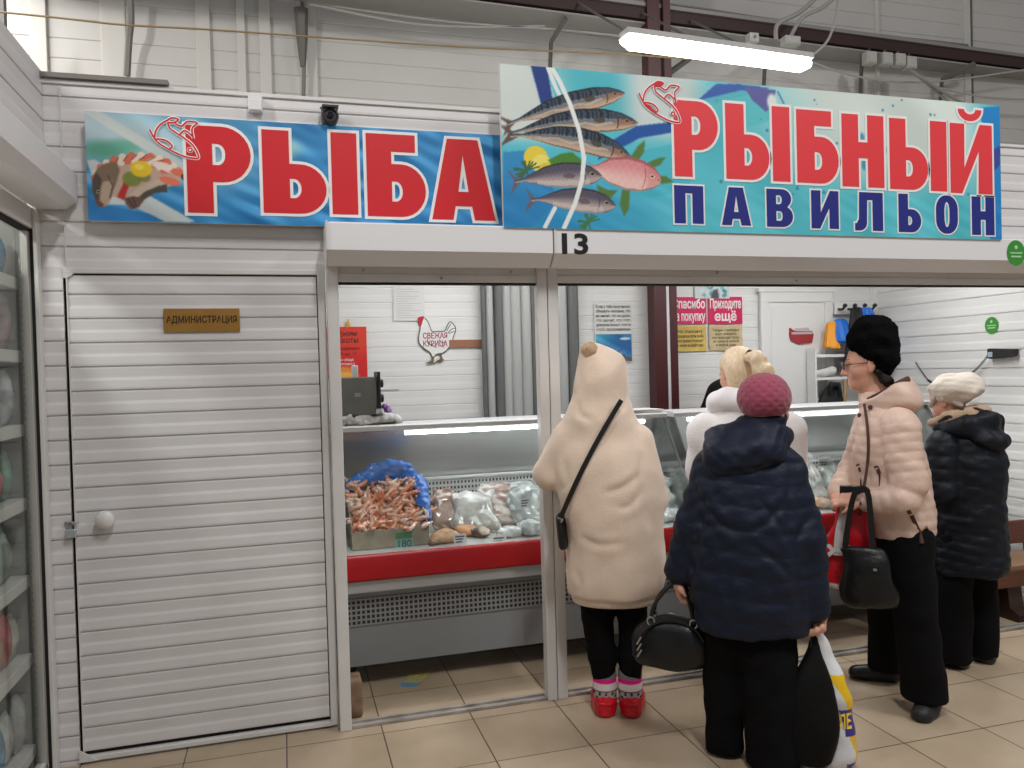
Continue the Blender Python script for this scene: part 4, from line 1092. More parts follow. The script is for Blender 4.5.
# ---- packs and pieces of fish on the tray
def mottle(c1, c2, c3, k, seed):
    def f(V):
        r = np.random.default_rng(seed); t = np.zeros(len(V)); u = np.zeros(len(V))
        for i in range(6):
            v = r.normal(size=3); t += np.sin(V@v*k*r.uniform(0.6, 2)+r.uniform(0, 6)); v = r.normal(size=3); u += np.sin(V@v*k*2.3*r.uniform(0.6, 2)+r.uniform(0, 6))
        a = smoothstep(-1.2, 1.6, t)[:, None]; b = smoothstep(0.6, 2.4, u)[:, None]
        return (np.array(c1)*(1-a)+np.array(c2)*a)*(1-b)+np.array(c3)*b
    return f
wrapm = mat('wrapped_fish', (1, 1, 1), 0.16, vcol=True, bump=0.3, bscale=20, spec=0.9, var=0.12, vscale=40)
barem = mat('bare_fish', (1, 1, 1), 0.35, vcol=True, bump=0.4, bscale=50)
def lump(name, c, r, rot, colr, seed, m_, label, cat, amp=0.007, scale=70, extra=None, group=None, box=False):
    R = max(r)*1.3
    s_ = SDF([-R]*3, [R]*3, max(0.0045, R/38))
    if box:
        rx, ry, rz = r; rows = [(-rz, 0, 0, rx*0.92, ry*0.7), (-rz*0.6, 0, 0, rx, ry), (0, 0, 0, rx*0.97, ry), (rz*0.5, 0, 0, rx*0.95, ry*0.8), (rz*0.85, 0, 0, rx*0.85, ry*0.4), (rz*1.05, 0, 0, rx*0.9, ry*0.22)]
        s_.loft(rows, 0.02, n=3.2)
    else: s_.ell((0, 0, 0), r, 0.02)
    if extra: extra(s_)
    s_.noise(amp, scale, seed); s_.noise(amp*0.5, scale*2.1, seed+50)
    o = s_.build(name, m_, None, 1, mottle(*colr, 26, seed)); o.location = c
    if rot: o.rotation_euler = rot
    tag(o, label, cat, group)
    return o
br = (srgb(160, 124, 106), srgb(188, 160, 146), srgb(222, 214, 208)); gy = (srgb(180, 174, 168), srgb(212, 208, 202), srgb(238, 238, 236))
pk = (srgb(168, 138, 128), srgb(196, 170, 158), srgb(226, 216, 210)); sv = (srgb(160, 166, 164), srgb(200, 204, 200), srgb(234, 238, 238)); wh = (srgb(205, 208, 208), srgb(232, 234, 234), srgb(246, 246, 246))
orr = (srgb(224, 160, 112), srgb(240, 190, 146), srgb(246, 214, 184)); dk = (srgb(110, 84, 70), srgb(166, 126, 100), srgb(210, 190, 170))
G1 = 'wrapped fish in the shrimp case'
def on_tray(px, py, Y): return at(px, py, Y=Y)
def standing(px, py, Y, w_, h_, d_, colr, seed, label, tilt=0.5, name='fish_pack', group=G1):
    p = at(px, py, Y=Y); z = max(p.z, deck(Y)+h_*0.47)
    return lump(name, (p.x, Y, z), (w_/2, d_/2, h_/2), (tilt, 0, RNG.uniform(-0.15, 0.15)), colr, seed, wrapm, label, 'fish pack', 0.005, 38, None, group, True)
standing(446, 528, 4.06, 0.17, 0.23, 0.075, br, 1, 'brown fish pack in clear wrap next to the blue film', -0.55)
standing(474, 527, 4.00, 0.22, 0.23, 0.07, gy, 2, 'grey white fish pack in clear wrap, second from the blue film', -0.70)
standing(499, 522, 4.08, 0.22, 0.25, 0.07, pk, 3, 'pinkish brown fish pack in clear wrap, middle of the row', -0.62)
standing(526, 521, 4.06, 0.20, 0.25, 0.07, sv, 4, 'silver fish pack in clear wrap with a price card', -0.66)
standing(548, 519, 4.10, 0.15, 0.25, 0.07, sv, 5, 'silver fish pack standing next to the middle post', -0.60)
standing(590, 512, 4.10, 0.30, 0.24, 0.07, gy, 6, 'grey fish pack behind the cream coated woman', -0.60)
def lying(px, py, Y, r, colr, seed, label, name='fish_piece', cat='fish', m_=None, group=None, rot=(0, 0, 0.3)):
    p = at(px, py, Y=Y); return lump(name, (p.x, Y, deck(Y)+r[2]*0.8), r, rot, colr, seed, m_ or barem, label, cat, 0.005, 60, None, group)
lying(444, 540, 3.83, (0.075, 0.07, 0.035), orr, 7, 'heap of pale orange fillets at the front of the tray', 'fish_fillet', rot=(0, 0, 0.1))
lying(467, 532, 3.92, (0.06, 0.05, 0.03), orr, 8, 'small orange fillet behind the heap of pale orange fillets', 'fish_fillet')
lying(481, 536, 3.87, (0.05, 0.05, 0.03), dk, 9, 'dark brown smoked fish piece between two price cards')
lying(510, 538, 3.83, (0.075, 0.055, 0.03), wh, 10, 'white fish pack lying flat at the front under a price card', 'fish_pack', 'fish pack', wrapm)
lying(531, 533, 3.84, (0.07, 0.07, 0.042), wh, 11, 'white frozen fish pack at the front beside the middle post', 'fish_pack', 'fish pack', wrapm)
lying(437, 545, 3.80, (0.05, 0.035, 0.018), dk, 12, 'thin brown fish strip at the corner of the carton')
card = mat('card_white', (0.78, 0.77, 0.78), 0.5); ink = mat('print_ink', (0.10, 0.09, 0.12), 0.6); pinkish = mat('card_pink', (0.66, 0.50, 0.58), 0.5)
def price_card(px, py, Y, w_, h_, label, txt=True, tilt=0.0):
    p = at(px, py, Y=Y); r = tag(empty('price_tag', p), label, 'price tag', 'price cards on the trays')
    flat_quad('card', p.x, p.z, w_, h_, Y, card, r, tilt)
    m = MB()
    for i, k in enumerate((0.25, 0.0, -0.27)):
        m.prism([(p.x-w_*0.38, p.z+h_*k-h_*0.06), (p.x+w_*(0.36-0.1*i), p.z+h_*k-h_*0.06), (p.x+w_*(0.36-0.1*i), p.z+h_*k+h_*0.06), (p.x-w_*0.38, p.z+h_*k+h_*0.06)], Y-0.0022, Y-0.0014, 'y')
    child_at(m.build('print', ink), r); return r
price_card(460, 539, 3.775, 0.062, 0.050, 'white price card in front of the pale orange fillets', tilt=0.05)
price_card(499, 541, 3.765, 0.075, 0.060, 'white price card in front of the white fish pack', tilt=0.1)
price_card(525, 503, 3.93, 0.055, 0.052, 'white price card on the silver fish pack', tilt=-0.08)
# second case
G2 = 'wrapped fish in the right case'
standing(655, 500, 4.08, 0.20, 0.26, 0.08, sv, 21, 'silver fish pack at the left end of the right case', -0.6, group=G2)
standing(680, 498, 4.10, 0.14, 0.26, 0.08, gy, 22, 'grey fish pack second in the right case', -0.6, group=G2)
lying(668, 522, 3.86, (0.11, 0.06, 0.04), wh, 23, 'white fish pack at the front left of the right case', 'fish_pack', 'fish pack', wrapm)
lying(652, 452, 4.27, (0.05, 0.05, 0.09), wh, 24, 'round white bundle near the left end of the right case', 'fish_pack', 'fish pack', wrapm)
standing(725, 495, 4.10, 0.26, 0.26, 0.08, gy, 25, 'grey fish pack behind the navy coat', -0.6, group=G2)
standing(770, 492, 4.10, 0.20, 0.26, 0.08, sv, 26, 'silver fish pack behind the maroon hat woman', -0.6, group=G2)
standing(806, 480, 4.12, 0.17, 0.28, 0.08, gy, 27, 'grey fish pack left of the price card in the right case', -0.6, group=G2)
standing(832, 488, 4.10, 0.14, 0.26, 0.08, sv, 28, 'silver fish pack under the price card in the right case', -0.6, group=G2)
lying(812, 497, 3.88, (0.055, 0.10, 0.035), orr, 29, 'pale orange fish in the right case beside the navy sleeve', rot=(0, 0, 0.5))
lying(800, 508, 3.84, (0.09, 0.05, 0.03), wh, 30, 'white fish pack at the front of the right case', 'fish_pack', 'fish pack', wrapm)
lying(836, 508, 3.84, (0.09, 0.05, 0.03), sv, 31, 'silver fish pack at the front right of the right case', 'fish_pack', 'fish pack', wrapm)
lying(880, 500, 3.95, (0.14, 0.07, 0.05), wh, 32, 'white fish pack behind the pink jacket', 'fish_pack', 'fish pack', wrapm)
price_card(824, 462, 4.03, 0.085, 0.060, 'white price card in the right case beside the pink sleeve', tilt=0.15)

# ---- things standing on the cases
cloth = mat('patterned_cloth', (0.58, 0.57, 0.55), 0.8, var=0.35, vscale=45)
s_ = SDF((0.16, 4.08, 1.22), (0.66, 4.35, 1.34), 0.006)
s_.loft([(1.240, 0.405, 4.215, 0.185, 0.095), (1.262, 0.40, 4.215, 0.187, 0.097), (1.286, 0.39, 4.215, 0.172, 0.088)], 0.01, n=5)
s_.noise(0.006, 60, 71); s_.noise(0.003, 130, 72)
o = s_.build('counter_cloth', cloth, None, 1)
tag(o, 'folded white grey patterned cloth on the left end of the case top', 'cloth')
DX, DY = -0.008, -0.13
dev = tag(empty('monitor', (0.392, 4.20, 1.29)), 'grey boxed device with a black right edge standing on the patterned cloth', 'device')
m = MB(); m.box(0.245+DX, 0.470+DX, 4.27+DY, 4.40+DY, 1.287, 1.486, 0.006); child_at(m.build('case', mat('device_grey', (0.17, 0.175, 0.16), 0.45, 0.3, var=0.15)), dev)
m = MB(); m.box(0.470+DX, 0.486+DX, 4.25+DY, 4.42+DY, 1.287, 1.512, 0.004); child_at(m.build('front_plate', mat('black_plastic', (0.02, 0.02, 0.021), 0.4)), dev)
for z in (1.450, 1.372):
    m = MB(); m.lathe([(0.022, 0), (0.022, 0.014), (0.016, 0.018), (0, 0.018)], (0.486+DX, 4.29+DY, z), 14, 'x'); child_at(m.build('knob', mat('black_plastic')), dev)
m = MB(); m.box(0.490+DX, 0.585+DX, 4.288+DY, 4.294+DY, 1.410, 1.416); child_at(m.build('handle', mat('steel')), dev)
flat_quad('badge', 0.368+DX, 1.395, 0.03, 0.02, 4.2705+DY, mat('badge_grey', (0.34, 0.33, 0.33), 0.4), dev)
m = MB(); m.box(0.345+DX, 0.378+DX, 4.31+DY, 4.34+DY, 1.486, 1.548, 0.004); child_at(m.build('socket', mat('label_paper', (0.72, 0.71, 0.66), 0.6)), dev)
fl_ = tag(empty('artificial_flower', (0.505, 4.17, 1.292)), 'small purple artificial flower on the patterned cloth beside the grey device', 'flower')
m = MB()
for i in range(7):
    a = i*0.9; m.lathe([(0.0, 0), (0.014, 0.006), (0.017, 0.016), (0.008, 0.028)], (0.505+0.018*math.cos(a), 4.17+0.014*math.sin(a), 1.290+0.012*(i % 3)), 7)
child_at(m.build('petals', mat('purple_petal', (0.30, 0.14, 0.42), 0.6)), fl_)
m = MB(); m.lathe([(0.02, 0), (0.026, 0.01), (0.02, 0.03), (0.012, 0.034)], (0.470, 4.135, 1.288), 12); child_at(m.build('holder', mat('steel')), fl_)
for i in range(4):
    m = MB(); a = 0.06*(i-1.5); c, s_ = math.cos(a), math.sin(a); cx, cy = 1.98, 4.215
    z = 1.239+0.004*i
    pts = [(cx+u*c-v*s_, cy+u*s_+v*c) for u, v in ((-0.105, -0.10), (0.105, -0.10), (0.105, 0.10), (-0.105, 0.10))]
    m.prism(pts, z, z+0.0035, 'z')
    tag(m.build('paper_stack', mat('label_paper')), 'loose stack of white paper on top of the shrimp case near its right end', 'paper', 'papers on the case top')
# leaflet and brown block on the floor inside
lf = tag(empty('leaflet', (0.56, 3.82, 0)), 'yellow and blue leaflet on the floor under the shrimp case', 'leaflet')
a_, b_, c_, d_ = [at(*q, Z=0.001) for q in ((399, 687), (416, 687), (431, 672), (412, 672))]
m = MB(); m.prism([(q.x, q.y) for q in (a_, b_, c_, d_)], 0.001, 0.003, 'z'); child_at(m.build('sheet', mat('leaflet_yellow', (0.50, 0.44, 0.16), 0.4, var=0.3, vscale=30)), lf)
m = MB(); e, g = a_.lerp(d_, 0.25), b_.lerp(c_, 0.25); m.prism([(q.x, q.y) for q in (a_, b_, g, e)], 0.0032, 0.0038, 'z'); child_at(m.build('blue_band', mat('leaflet_blue', (0.10, 0.30, 0.52), 0.4)), lf)
m = MB(); m.box(0.190, 0.285, 3.48, 3.60, 0, 0.165, 0.012); 
tag(m.build('wood_block', mat('brown_wood', (0.20, 0.125, 0.075), 0.7, bump=0.3, bscale=20, var=0.35, vscale=18)), 'worn brown wooden block on the floor behind the left post', 'block')
# ================================================================ ON THE OFFICE DOOR AND THE FRONT WALL
pl = tag(empty('door_plaque', (-0.313, 3.424, 1.737)), 'brass coloured plaque reading administration in Cyrillic on the white office door', 'plaque')
m = MB(); m.box(-0.457, -0.169, 3.418, 3.4255, 1.690, 1.784, 0.001); child_at(m.build('plate', mat('brass_plate', srgb(172, 128, 62), 0.32, 0.35, var=0.10, vscale=9)), pl)
vs, fs = text_shape('АДМИНИСТРАЦИЯ', 0.038, 0.0009); k = 0.268/(max(v.x for v in vs)-min(v.x for v in vs)); vs = [Vector((v.x*k, v.y, v.z)) for v in vs]
child_at(MB().add(on_front(vs, -0.313, 3.4176, 1.738), fs).build('lettering', mat('plaque_ink', (0.04, 0.018, 0.01), 0.5)), pl)
pk_ = tag(empty('padlock', (-0.812, 3.40, 0.922)), 'small steel padlock hanging at the left edge of the office door', 'padlock')
m = MB(); m.box(-0.833, -0.793, 3.395, 3.409, 0.898, 0.930, 0.003); child_at(m.build('lock_body', mat('padlock_steel', (0.50, 0.55, 0.58), 0.3, 0.6)), pk_)
m = MB(); m.tube([(-0.826, 3.402, 0.928)]+[(-0.813+0.013*math.cos(a), 3.402, 0.944+0.014*math.sin(a)) for a in [PI*(1-i/8) for i in range(9)]]+[(-0.800, 3.402, 0.928)], 0.0032, 8, flat=(1, 1)); child_at(m.build('shackle', mat('steel')), pk_)

cctv = tag(empty('security_camera', (0.214, 3.34, 2.574)), 'round black security camera above the left sign', 'camera')
blk = mat('black_plastic')
cp = at(330, 116, Y=3.34)
m = MB(); m.lathe([(0.020, 0.06), (0.034, 0.055), (0.036, 0.0), (0.033, -0.012), (0.027, -0.014), (0.025, -0.004), (0.0, -0.004)], (cp.x, 3.335, cp.z), 24, 'y'); child_at(m.build('camera_body', blk, auto=40), cctv)
m = MB(); m.lathe([(0.013, 0.0), (0.013, -0.006), (0.008, -0.009), (0.0, -0.010)], (cp.x, 3.331, cp.z), 18, 'y'); child_at(m.build('lens', mat('lens_glass', (0.01, 0.01, 0.015), 0.05), smooth=True), cctv)
m = MB(); m.prism([(3.315, cp.z+0.030), (3.315, cp.z+0.039), (3.40, cp.z+0.043), (3.40, cp.z+0.036)], cp.x-0.032, cp.x+0.034); m.tube([(cp.x-0.025, 3.36, cp.z+0.037), (cp.x-0.032, 3.40, cp.z+0.050)], 0.006, 6); child_at(m.build('sun_shield', blk), cctv)
m = MB(); m.tube([(cp.x, 3.39, cp.z), (cp.x, 3.42, cp.z)], 0.016, 12); m.lathe([(0.03, 0), (0.03, -0.008), (0.02, -0.012), (0, -0.012)], (cp.x, 3.424, cp.z), 16, 'y'); child_at(m.build('mount', blk), cctv)
m = MB(); m.tube(spline([(cp.x-0.03, 3.40, cp.z-0.02), (cp.x-0.045, 3.41, cp.z-0.035), (cp.x-0.048, 3.415, cp.z-0.06)]), 0.003, 6); child_at(m.build('cable', blk), cctv)
jb = tag(empty('junction_box', (-0.08, 3.41, 2.617)), 'small white junction box high on the wall above the left sign', 'junction box')
m = MB(); m.box(-0.108, -0.052, 3.392, 3.424, 2.585, 2.648, 0.004); child_at(m.build('case', box_w), jb)
m = MB(); m.box(-0.104, -0.056, 3.388, 3.392, 2.590, 2.632, 0.002); child_at(m.build('lid', box_w), jb)
green = mat('sticker_green', srgb(58, 142, 52), 0.4)
def sticker(p, r, put, label):
    root = tag(empty('round_sticker', p), label, 'sticker', 'round green stickers')
    n = 28; vs, fs = outline_shape([[(r*math.cos(2*PI*i/n)*0.92, r*math.sin(2*PI*i/n)) for i in range(n)]], 0, 0.0006)
    child_at(MB().add(put(vs, 0.0), fs).build('disc', green), root)
    m = MB(); vs, fs = outline_shape([[(r*0.16*math.cos(2*PI*i/12), r*0.45+r*0.16*math.sin(2*PI*i/12)) for i in range(12)], [(-r*0.6, -r*0.05), (r*0.6, -r*0.05), (r*0.6, r*0.05), (-r*0.6, r*0.05)], [(-r*0.5, -r*0.35), (r*0.5, -r*0.35), (r*0.5, -r*0.22), (-r*0.5, -r*0.22)]], 0, 0.0006)
    child_at(m.add(put(vs, 0.0012), fs).build('print', mat('sticker_print', (0.45, 0.62, 0.42), 0.5)), root)
p = at(1016, 253, Y=3.2185); sticker(p, 0.066, lambda vs, e: on_front(vs, p.x, p.y-e, p.z), 'larger round green sticker on the shutter box at the right edge')
p2 = Vector((RX-0.012, 4.078, 1.708)); sticker(p2, 0.056, lambda vs, e: on_right_wall(vs, p2.x-e, p2.y, p2.z), 'small round green sticker on the right inner wall above the phone')

# ================================================================ ON THE BACK WALL
WB = BY-0.012
bl = mat('print_black', (0.02, 0.02, 0.02), 0.6)
def text_lines(lines, X, Z, W, H, Y, m_, root, bold=0.0, name='lettering', fill=0.86, align='CENTER'):
    """lines of writing fitted to a box W x H"""
    mb = MB(); n = len(lines)
    for i, s_ in enumerate(lines):
        h = H/n; vs, fs = text_shape(s_, h*fill, bold*h, 'CENTER')
        w0 = max(v.x for v in vs)-min(v.x for v in vs); k = min(1.0, W/w0)
        vs = [Vector((v.x*k, v.y, v.z)) for v in vs]
        mb.add(on_front(vs, X, Y, Z+H/2-h*(i+0.5)), fs)
    return child_at(mb.build(name, m_), root)
# sheet of paper
r = tag(empty('notice', (0.794, WB, 1.955)), 'pale printed sheet on the back wall above the hen', 'notice')
flat_quad('sheet', 0.794, 1.955, 0.205, 0.225, WB, mat('clear_file', (0.70, 0.70, 0.68), 0.2), r)
m = MB()
for i in range(13):
    z = 2.045-0.0155*i; m.prism([(0.712, z), (0.712+0.16*(0.75+0.25*math.sin(i*2.3)), z), (0.712+0.16*(0.75+0.25*math.sin(i*2.3)), z+0.004), (0.712, z+0.004)], WB-0.0022, WB-0.0014, 'y')
child_at(m.build('print', mat('faint_print', (0.50, 0.50, 0.49), 0.6)), r)
# hen
r = tag(empty('wall_decal', (0.96, WB, 1.71)), 'flat white hen decal with a red comb and red lettering on the back wall', 'decal')
h0 = lambda px, py: (lambda q: (q.x, q.z))(at(px, py, Y=WB))
Hn = lambda *pp: [h0(400+a/10.967, 300+b/10.967) for a, b in pp]
hen = spline([(a, b, 0) for a, b in Hn((232, 195), (262, 200), (300, 240), (325, 300), (350, 350), (420, 350), (490, 345), (520, 290), (548, 245), (575, 262), (602, 305), (600, 350), (580, 400), (570, 440), (530, 520), (470, 575), (400, 590), (362, 622), (330, 570), (270, 530), (215, 470), (210, 400), (225, 320), (228, 270), (205, 250), (215, 215), (232, 195))], 5)[:-1]
vs, fs = outline_shape([[(q.x, q.y) for q in hen]], 0.006, 0.0006); child_at(MB().add(on_front(vs, 0, WB-0.0006, 0), fs).build('outline', mat('hen_outline', (0.035, 0.05, 0.035), 0.5)), r)
vs, fs = outline_shape([[(q.x, q.y) for q in hen]], 0.0, 0.0006); child_at(MB().add(on_front(vs, 0, WB-0.0018, 0), fs).build('body', mat('hen_white', (0.76, 0.755, 0.74), 0.5)), r)
comb = Hn((185, 215), (200, 190), (240, 178), (265, 182), (258, 210), (245, 235), (240, 265), (225, 290), (210, 270), (196, 250), (215, 225))
vs, fs = outline_shape([comb], 0, 0.0006); child_at(MB().add(on_front(vs, 0, WB-0.003, 0), fs).build('comb', mat('comb_red', srgb(190, 32, 52), 0.5)), r)
for pts in ([(350, 600), (372, 600), (370, 690), (410, 660), (445, 655), (378, 700), (330, 706), (278, 690), (340, 668)], [(432, 590), (452, 590), (466, 640), (485, 655), (440, 690), (400, 672), (440, 650)]):
    vs, fs = outline_shape([Hn(*pts)], 0, 0.0006); child_at(MB().add(on_front(vs, 0, WB-0.001, 0), fs).build('foot', mat('hen_foot', (0.16, 0.13, 0.06), 0.5)), r)
m = MB()
for st in ([(510, 340), (540, 290), (560, 262)], [(525, 360), (565, 320), (598, 310)], [(535, 370), (575, 350), (600, 350)], [(430, 430), (460, 470), (505, 460)], [(300, 420), (320, 480), (400, 520)]):
    m.tube([(q.x, WB-0.0026, q.y) for q in spline([(a, b, 0) for a, b in Hn(*st)], 4)], 0.0025, 5)
child_at(m.build('feather_lines', mat('hen_outline')), r)
q = at(400+385/10.967, 300+395/10.967, Y=WB); text_lines(['СВЕЖАЯ'], q.x, q.z, 0.162, 0.046, WB-0.0034, mat('hen_letters', srgb(150, 16, 40), 0.5), r, 0.018, fill=1.12)
q = at(400+385/10.967, 300+482/10.967, Y=WB); text_lines(['КУРИЦА'], q.x, q.z, 0.162, 0.046, WB-0.0034, mat('hen_letters', srgb(150, 16, 40), 0.5), r, 0.018, fill=1.12)
# brown strip right of the hen
a_, b_ = at(449, 340, Y=WB), at(484, 347, Y=WB)
m = MB(); m.box(a_.x, b_.x+0.02, WB-0.006, WB+0.002, b_.z, a_.z, 0.001)
tag(m.build('wood_strip', mat('strip_brown', srgb(152, 104, 78), 0.5)), 'flat brown strip on the back wall between the hen and the pipes', 'strip')
# red poster
r = tag(empty('poster', (0.435, WB-0.05, 1.65)), 'red opening hours poster behind the left post', 'poster')
pr = Print(0.25, 0.33, 0.006); pr.C[:] = srgb_ = (214, 62, 44); pr.mix((206, 40, 40), smoothstep(0.22, 0.1, pr.V)); pr.blob((0.10, 0.05), (0.09, 0.04), (222, 150, 60), 0.9, 0.6); pr.blob((0.12, 0.02), (0.10, 0.03), (232, 190, 80), 0.8, 0.6)
pr.sheet('printed_sheet', banner, 0.262, WB-0.02, 1.475, r)
m = MB(); m.box(0.262, 0.512, WB-0.019, WB-0.016, 1.475, 1.805); child_at(m.build('backing', mat('poster_back', (0.55, 0.12, 0.09), 0.5)), r)
text_lines(['РЕЖИМ', 'РАБОТЫ'], 0.385, 1.735, 0.19, 0.085, WB-0.021, bl, r, 0.012)
text_lines(['ежедневно', 'с 9 до 19'], 0.385, 1.65, 0.19, 0.07, WB-0.021, mat('dark_red_ink', (0.20, 0.03, 0.03), 0.5), r, 0.01)
text_lines(['без обеда', 'и выходных'], 0.375, 1.582, 0.16, 0.05, WB-0.021, mat('letter_white'), r, 0.008)
m = MB(); m.prism([(0.382, 1.80), (0.400, 1.86), (0.416, 1.80)], WB-0.012, WB-0.008, 'y'); child_at(m.build('hanger', mat('yellow_tape', srgb(214, 166, 60), 0.5)), r)
# quotation poster with a picture of the sea
r = tag(empty('poster', (2.24, WB, 1.75)), 'poster with lines of writing over a blue reef picture left of the steel column', 'poster')
a_, b_, c_ = at(594, 303, Y=WB), at(632, 333, Y=WB), at(632, 362, Y=WB)
m = MB(); m.box(a_.x, b_.x, WB-0.003, WB, c_.z, a_.z); child_at(m.build('sheet', mat('poster_paper', (0.66, 0.66, 0.61), 0.5)), r)
text_lines(['Если у тебя получилось', 'обмануть человека, это', 'не значит, что он дурак,', 'это значит, что тебе', 'доверяли больше, чем ты', 'этого заслуживаешь'], (a_.x+b_.x)/2, (a_.z+b_.z)/2, (b_.x-a_.x)*0.92, (a_.z-b_.z)*0.90, WB-0.004, mat('poster_ink', (0.10, 0.10, 0.09), 0.6), r, 0.012, fill=0.95)
pr = Print(b_.x-a_.x-0.014, b_.z-c_.z-0.012, 0.006); W_, H_ = pr.W, pr.H
pr.C[:] = (40, 108, 160); pr.mix((70, 160, 190), smoothstep(0.5, 0.95, pr.V/H_)*smoothstep(0.7, 0.1, pr.U/W_)); pr.waves(31, 22, 60, 0.5)
pr.mix((92, 84, 96), smoothstep(0.10, -0.06, pr.V/H_-0.60+0.52*pr.U/W_)); pr.mix((150, 120, 100), smoothstep(0.10, -0.05, pr.V/H_-0.42+0.5*pr.U/W_)*0.7)
for i in range(30): pr.blob((RNG.uniform(0, W_), RNG.uniform(0, H_*0.45)), (0.012, 0.008), [(180, 130, 110), (70, 66, 90), (200, 170, 140), (60, 110, 120)][i % 4], 0.6, 0.5)
pr.blob((W_*0.82, H_*0.83), (0.05, 0.012), (214, 222, 226), 0.9, 0.4)
pr.sheet('sea_picture', banner, a_.x+0.007, WB-0.0045, c_.z+0.006, r)
# magenta notices and the yellowed sheets below them
mag = mat('magenta_sheet', srgb(206, 24, 88), 0.4); parch = [mat('parchment_yellow', srgb(206, 178, 96), 0.6, var=0.18, vscale=14), mat('parchment_beige', srgb(196, 178, 138), 0.6, var=0.15, vscale=14)]
def notice(x0, x1, z0, z1, lines, label, bold=0.025):
    r = tag(empty('notice', ((x0+x1)/2, WB, z0)), label, 'notice', 'notices right of the column')
    m = MB(); m.box(x0, x1, WB-0.004, WB, z0, z1); child_at(m.build('sheet', mag), r)
    text_lines(lines, (x0+x1)/2, (z0+z1)/2, (x1-x0)*0.92, (z1-z0)*0.92, WB-0.005, mat('letter_white'), r, bold, fill=1.02); return r
notice(2.685, 2.967, 1.800, 1.995, ['Спасибо', 'за покупку'], 'magenta notice thanking for the purchase, next to the steel column')
notice(2.985, 3.264, 1.797, 1.997, ['Приходите', 'ещё'], 'magenta notice inviting to come again, left of the inner door')
def old_sheet(x0, x1, z0, z1, m_, lines, label):
    r = tag(empty('notice', ((x0+x1)/2, WB, z0)), label, 'notice', 'notices right of the column')
    g = np.random.default_rng(int(x0*100)); pts = []
    for a, b in (((x0, z0), (x1, z0)), ((x1, z0), (x1, z1)), ((x1, z1), (x0, z1)), ((x0, z1), (x0, z0))):
        for i in range(8): pts.append((a[0]+(b[0]-a[0])*i/8+g.uniform(-.003, .003), a[1]+(b[1]-a[1])*i/8+g.uniform(-.003, .003)))
    m = MB(); m.prism(pts, WB-0.004, WB, 'y'); child_at(m.build('sheet', m_), r)
    text_lines(lines, (x0+x1)/2, (z0+z1)/2, (x1-x0)*0.8, (z1-z0)*0.72, WB-0.005, mat('sepia_ink', (0.13, 0.085, 0.03), 0.6), r, 0.012, fill=0.95)
old_sheet(2.700, 2.963, 1.603, 1.788, parch[0], ['Не обижайте', 'продавца, если рыба', 'всё равно плавает', 'в море и ждёт вас'], 'yellow old style sheet below the first magenta notice')
old_sheet(2.985, 3.260, 1.604, 1.792, parch[1], ['Товары с любовью', 'ждут каждого,', 'кто приходит сюда', 'за свежей рыбой', 'в любой день'], 'beige old style sheet below the second magenta notice')
# teal picture above the notices
r = tag(empty('poster', (3.01, WB, 2.07)), 'teal picture high on the back wall above the magenta notices', 'poster')
pr = Print(0.285, 0.20, 0.006); pr.C[:] = (196, 208, 206)
for i in range(40): pr.blob((RNG.uniform(0.03, 0.25), RNG.uniform(0.02, 0.2)), (0.028, 0.018), [(80, 170, 178), (150, 196, 196), (60, 130, 140), (210, 216, 214)][i % 4], 0.8, 0.5, RNG.uniform(0, 3))
pr.poly([(0.13, 0.0), (0.20, 0.0), (0.19, 0.07), (0.15, 0.06)], (70, 76, 84))
pr.sheet('picture', banner, 2.874, WB-0.006, 1.985, r)
m = MB(); m.box(2.874, 3.159, WB-0.005, WB, 1.985, 2.185); child_at(m.build('backing', mat('poster_paper')), r)
# red ornament on the inner door
r = tag(empty('door_ornament', (3.78, BY-0.04, 1.70)), 'small red ornament on the white inner door', 'ornament')
a_ = at(801, 335, Y=BY-0.036)
pts = [(a_.x-0.10, a_.z+0.055), (a_.x-0.07, a_.z+0.035), (a_.x+0.09, a_.z+0.03), (a_.x+0.105, a_.z), (a_.x+0.09, a_.z-0.06), (a_.x-0.02, a_.z-0.07), (a_.x-0.09, a_.z-0.045), (a_.x-0.105, a_.z)]
m = MB(); m.prism(pts, BY-0.046, BY-0.034, 'y'); child_at(m.build('red_shape', mat('ornament_red', (0.34, 0.03, 0.04), 0.35)), r)
m = MB(); m.box(a_.x-0.09, a_.x+0.09, BY-0.049, BY-0.046, a_.z+0.005, a_.z+0.022); m.prism([(a_.x-0.06, a_.z+0.03), (a_.x+0.07, a_.z+0.026), (a_.x+0.06, a_.z+0.055), (a_.x-0.05, a_.z+0.05)], BY-0.049, BY-0.040, 'y'); child_at(m.build('pale_band', mat('ornament_pale', (0.52, 0.42, 0.43), 0.4)), r)

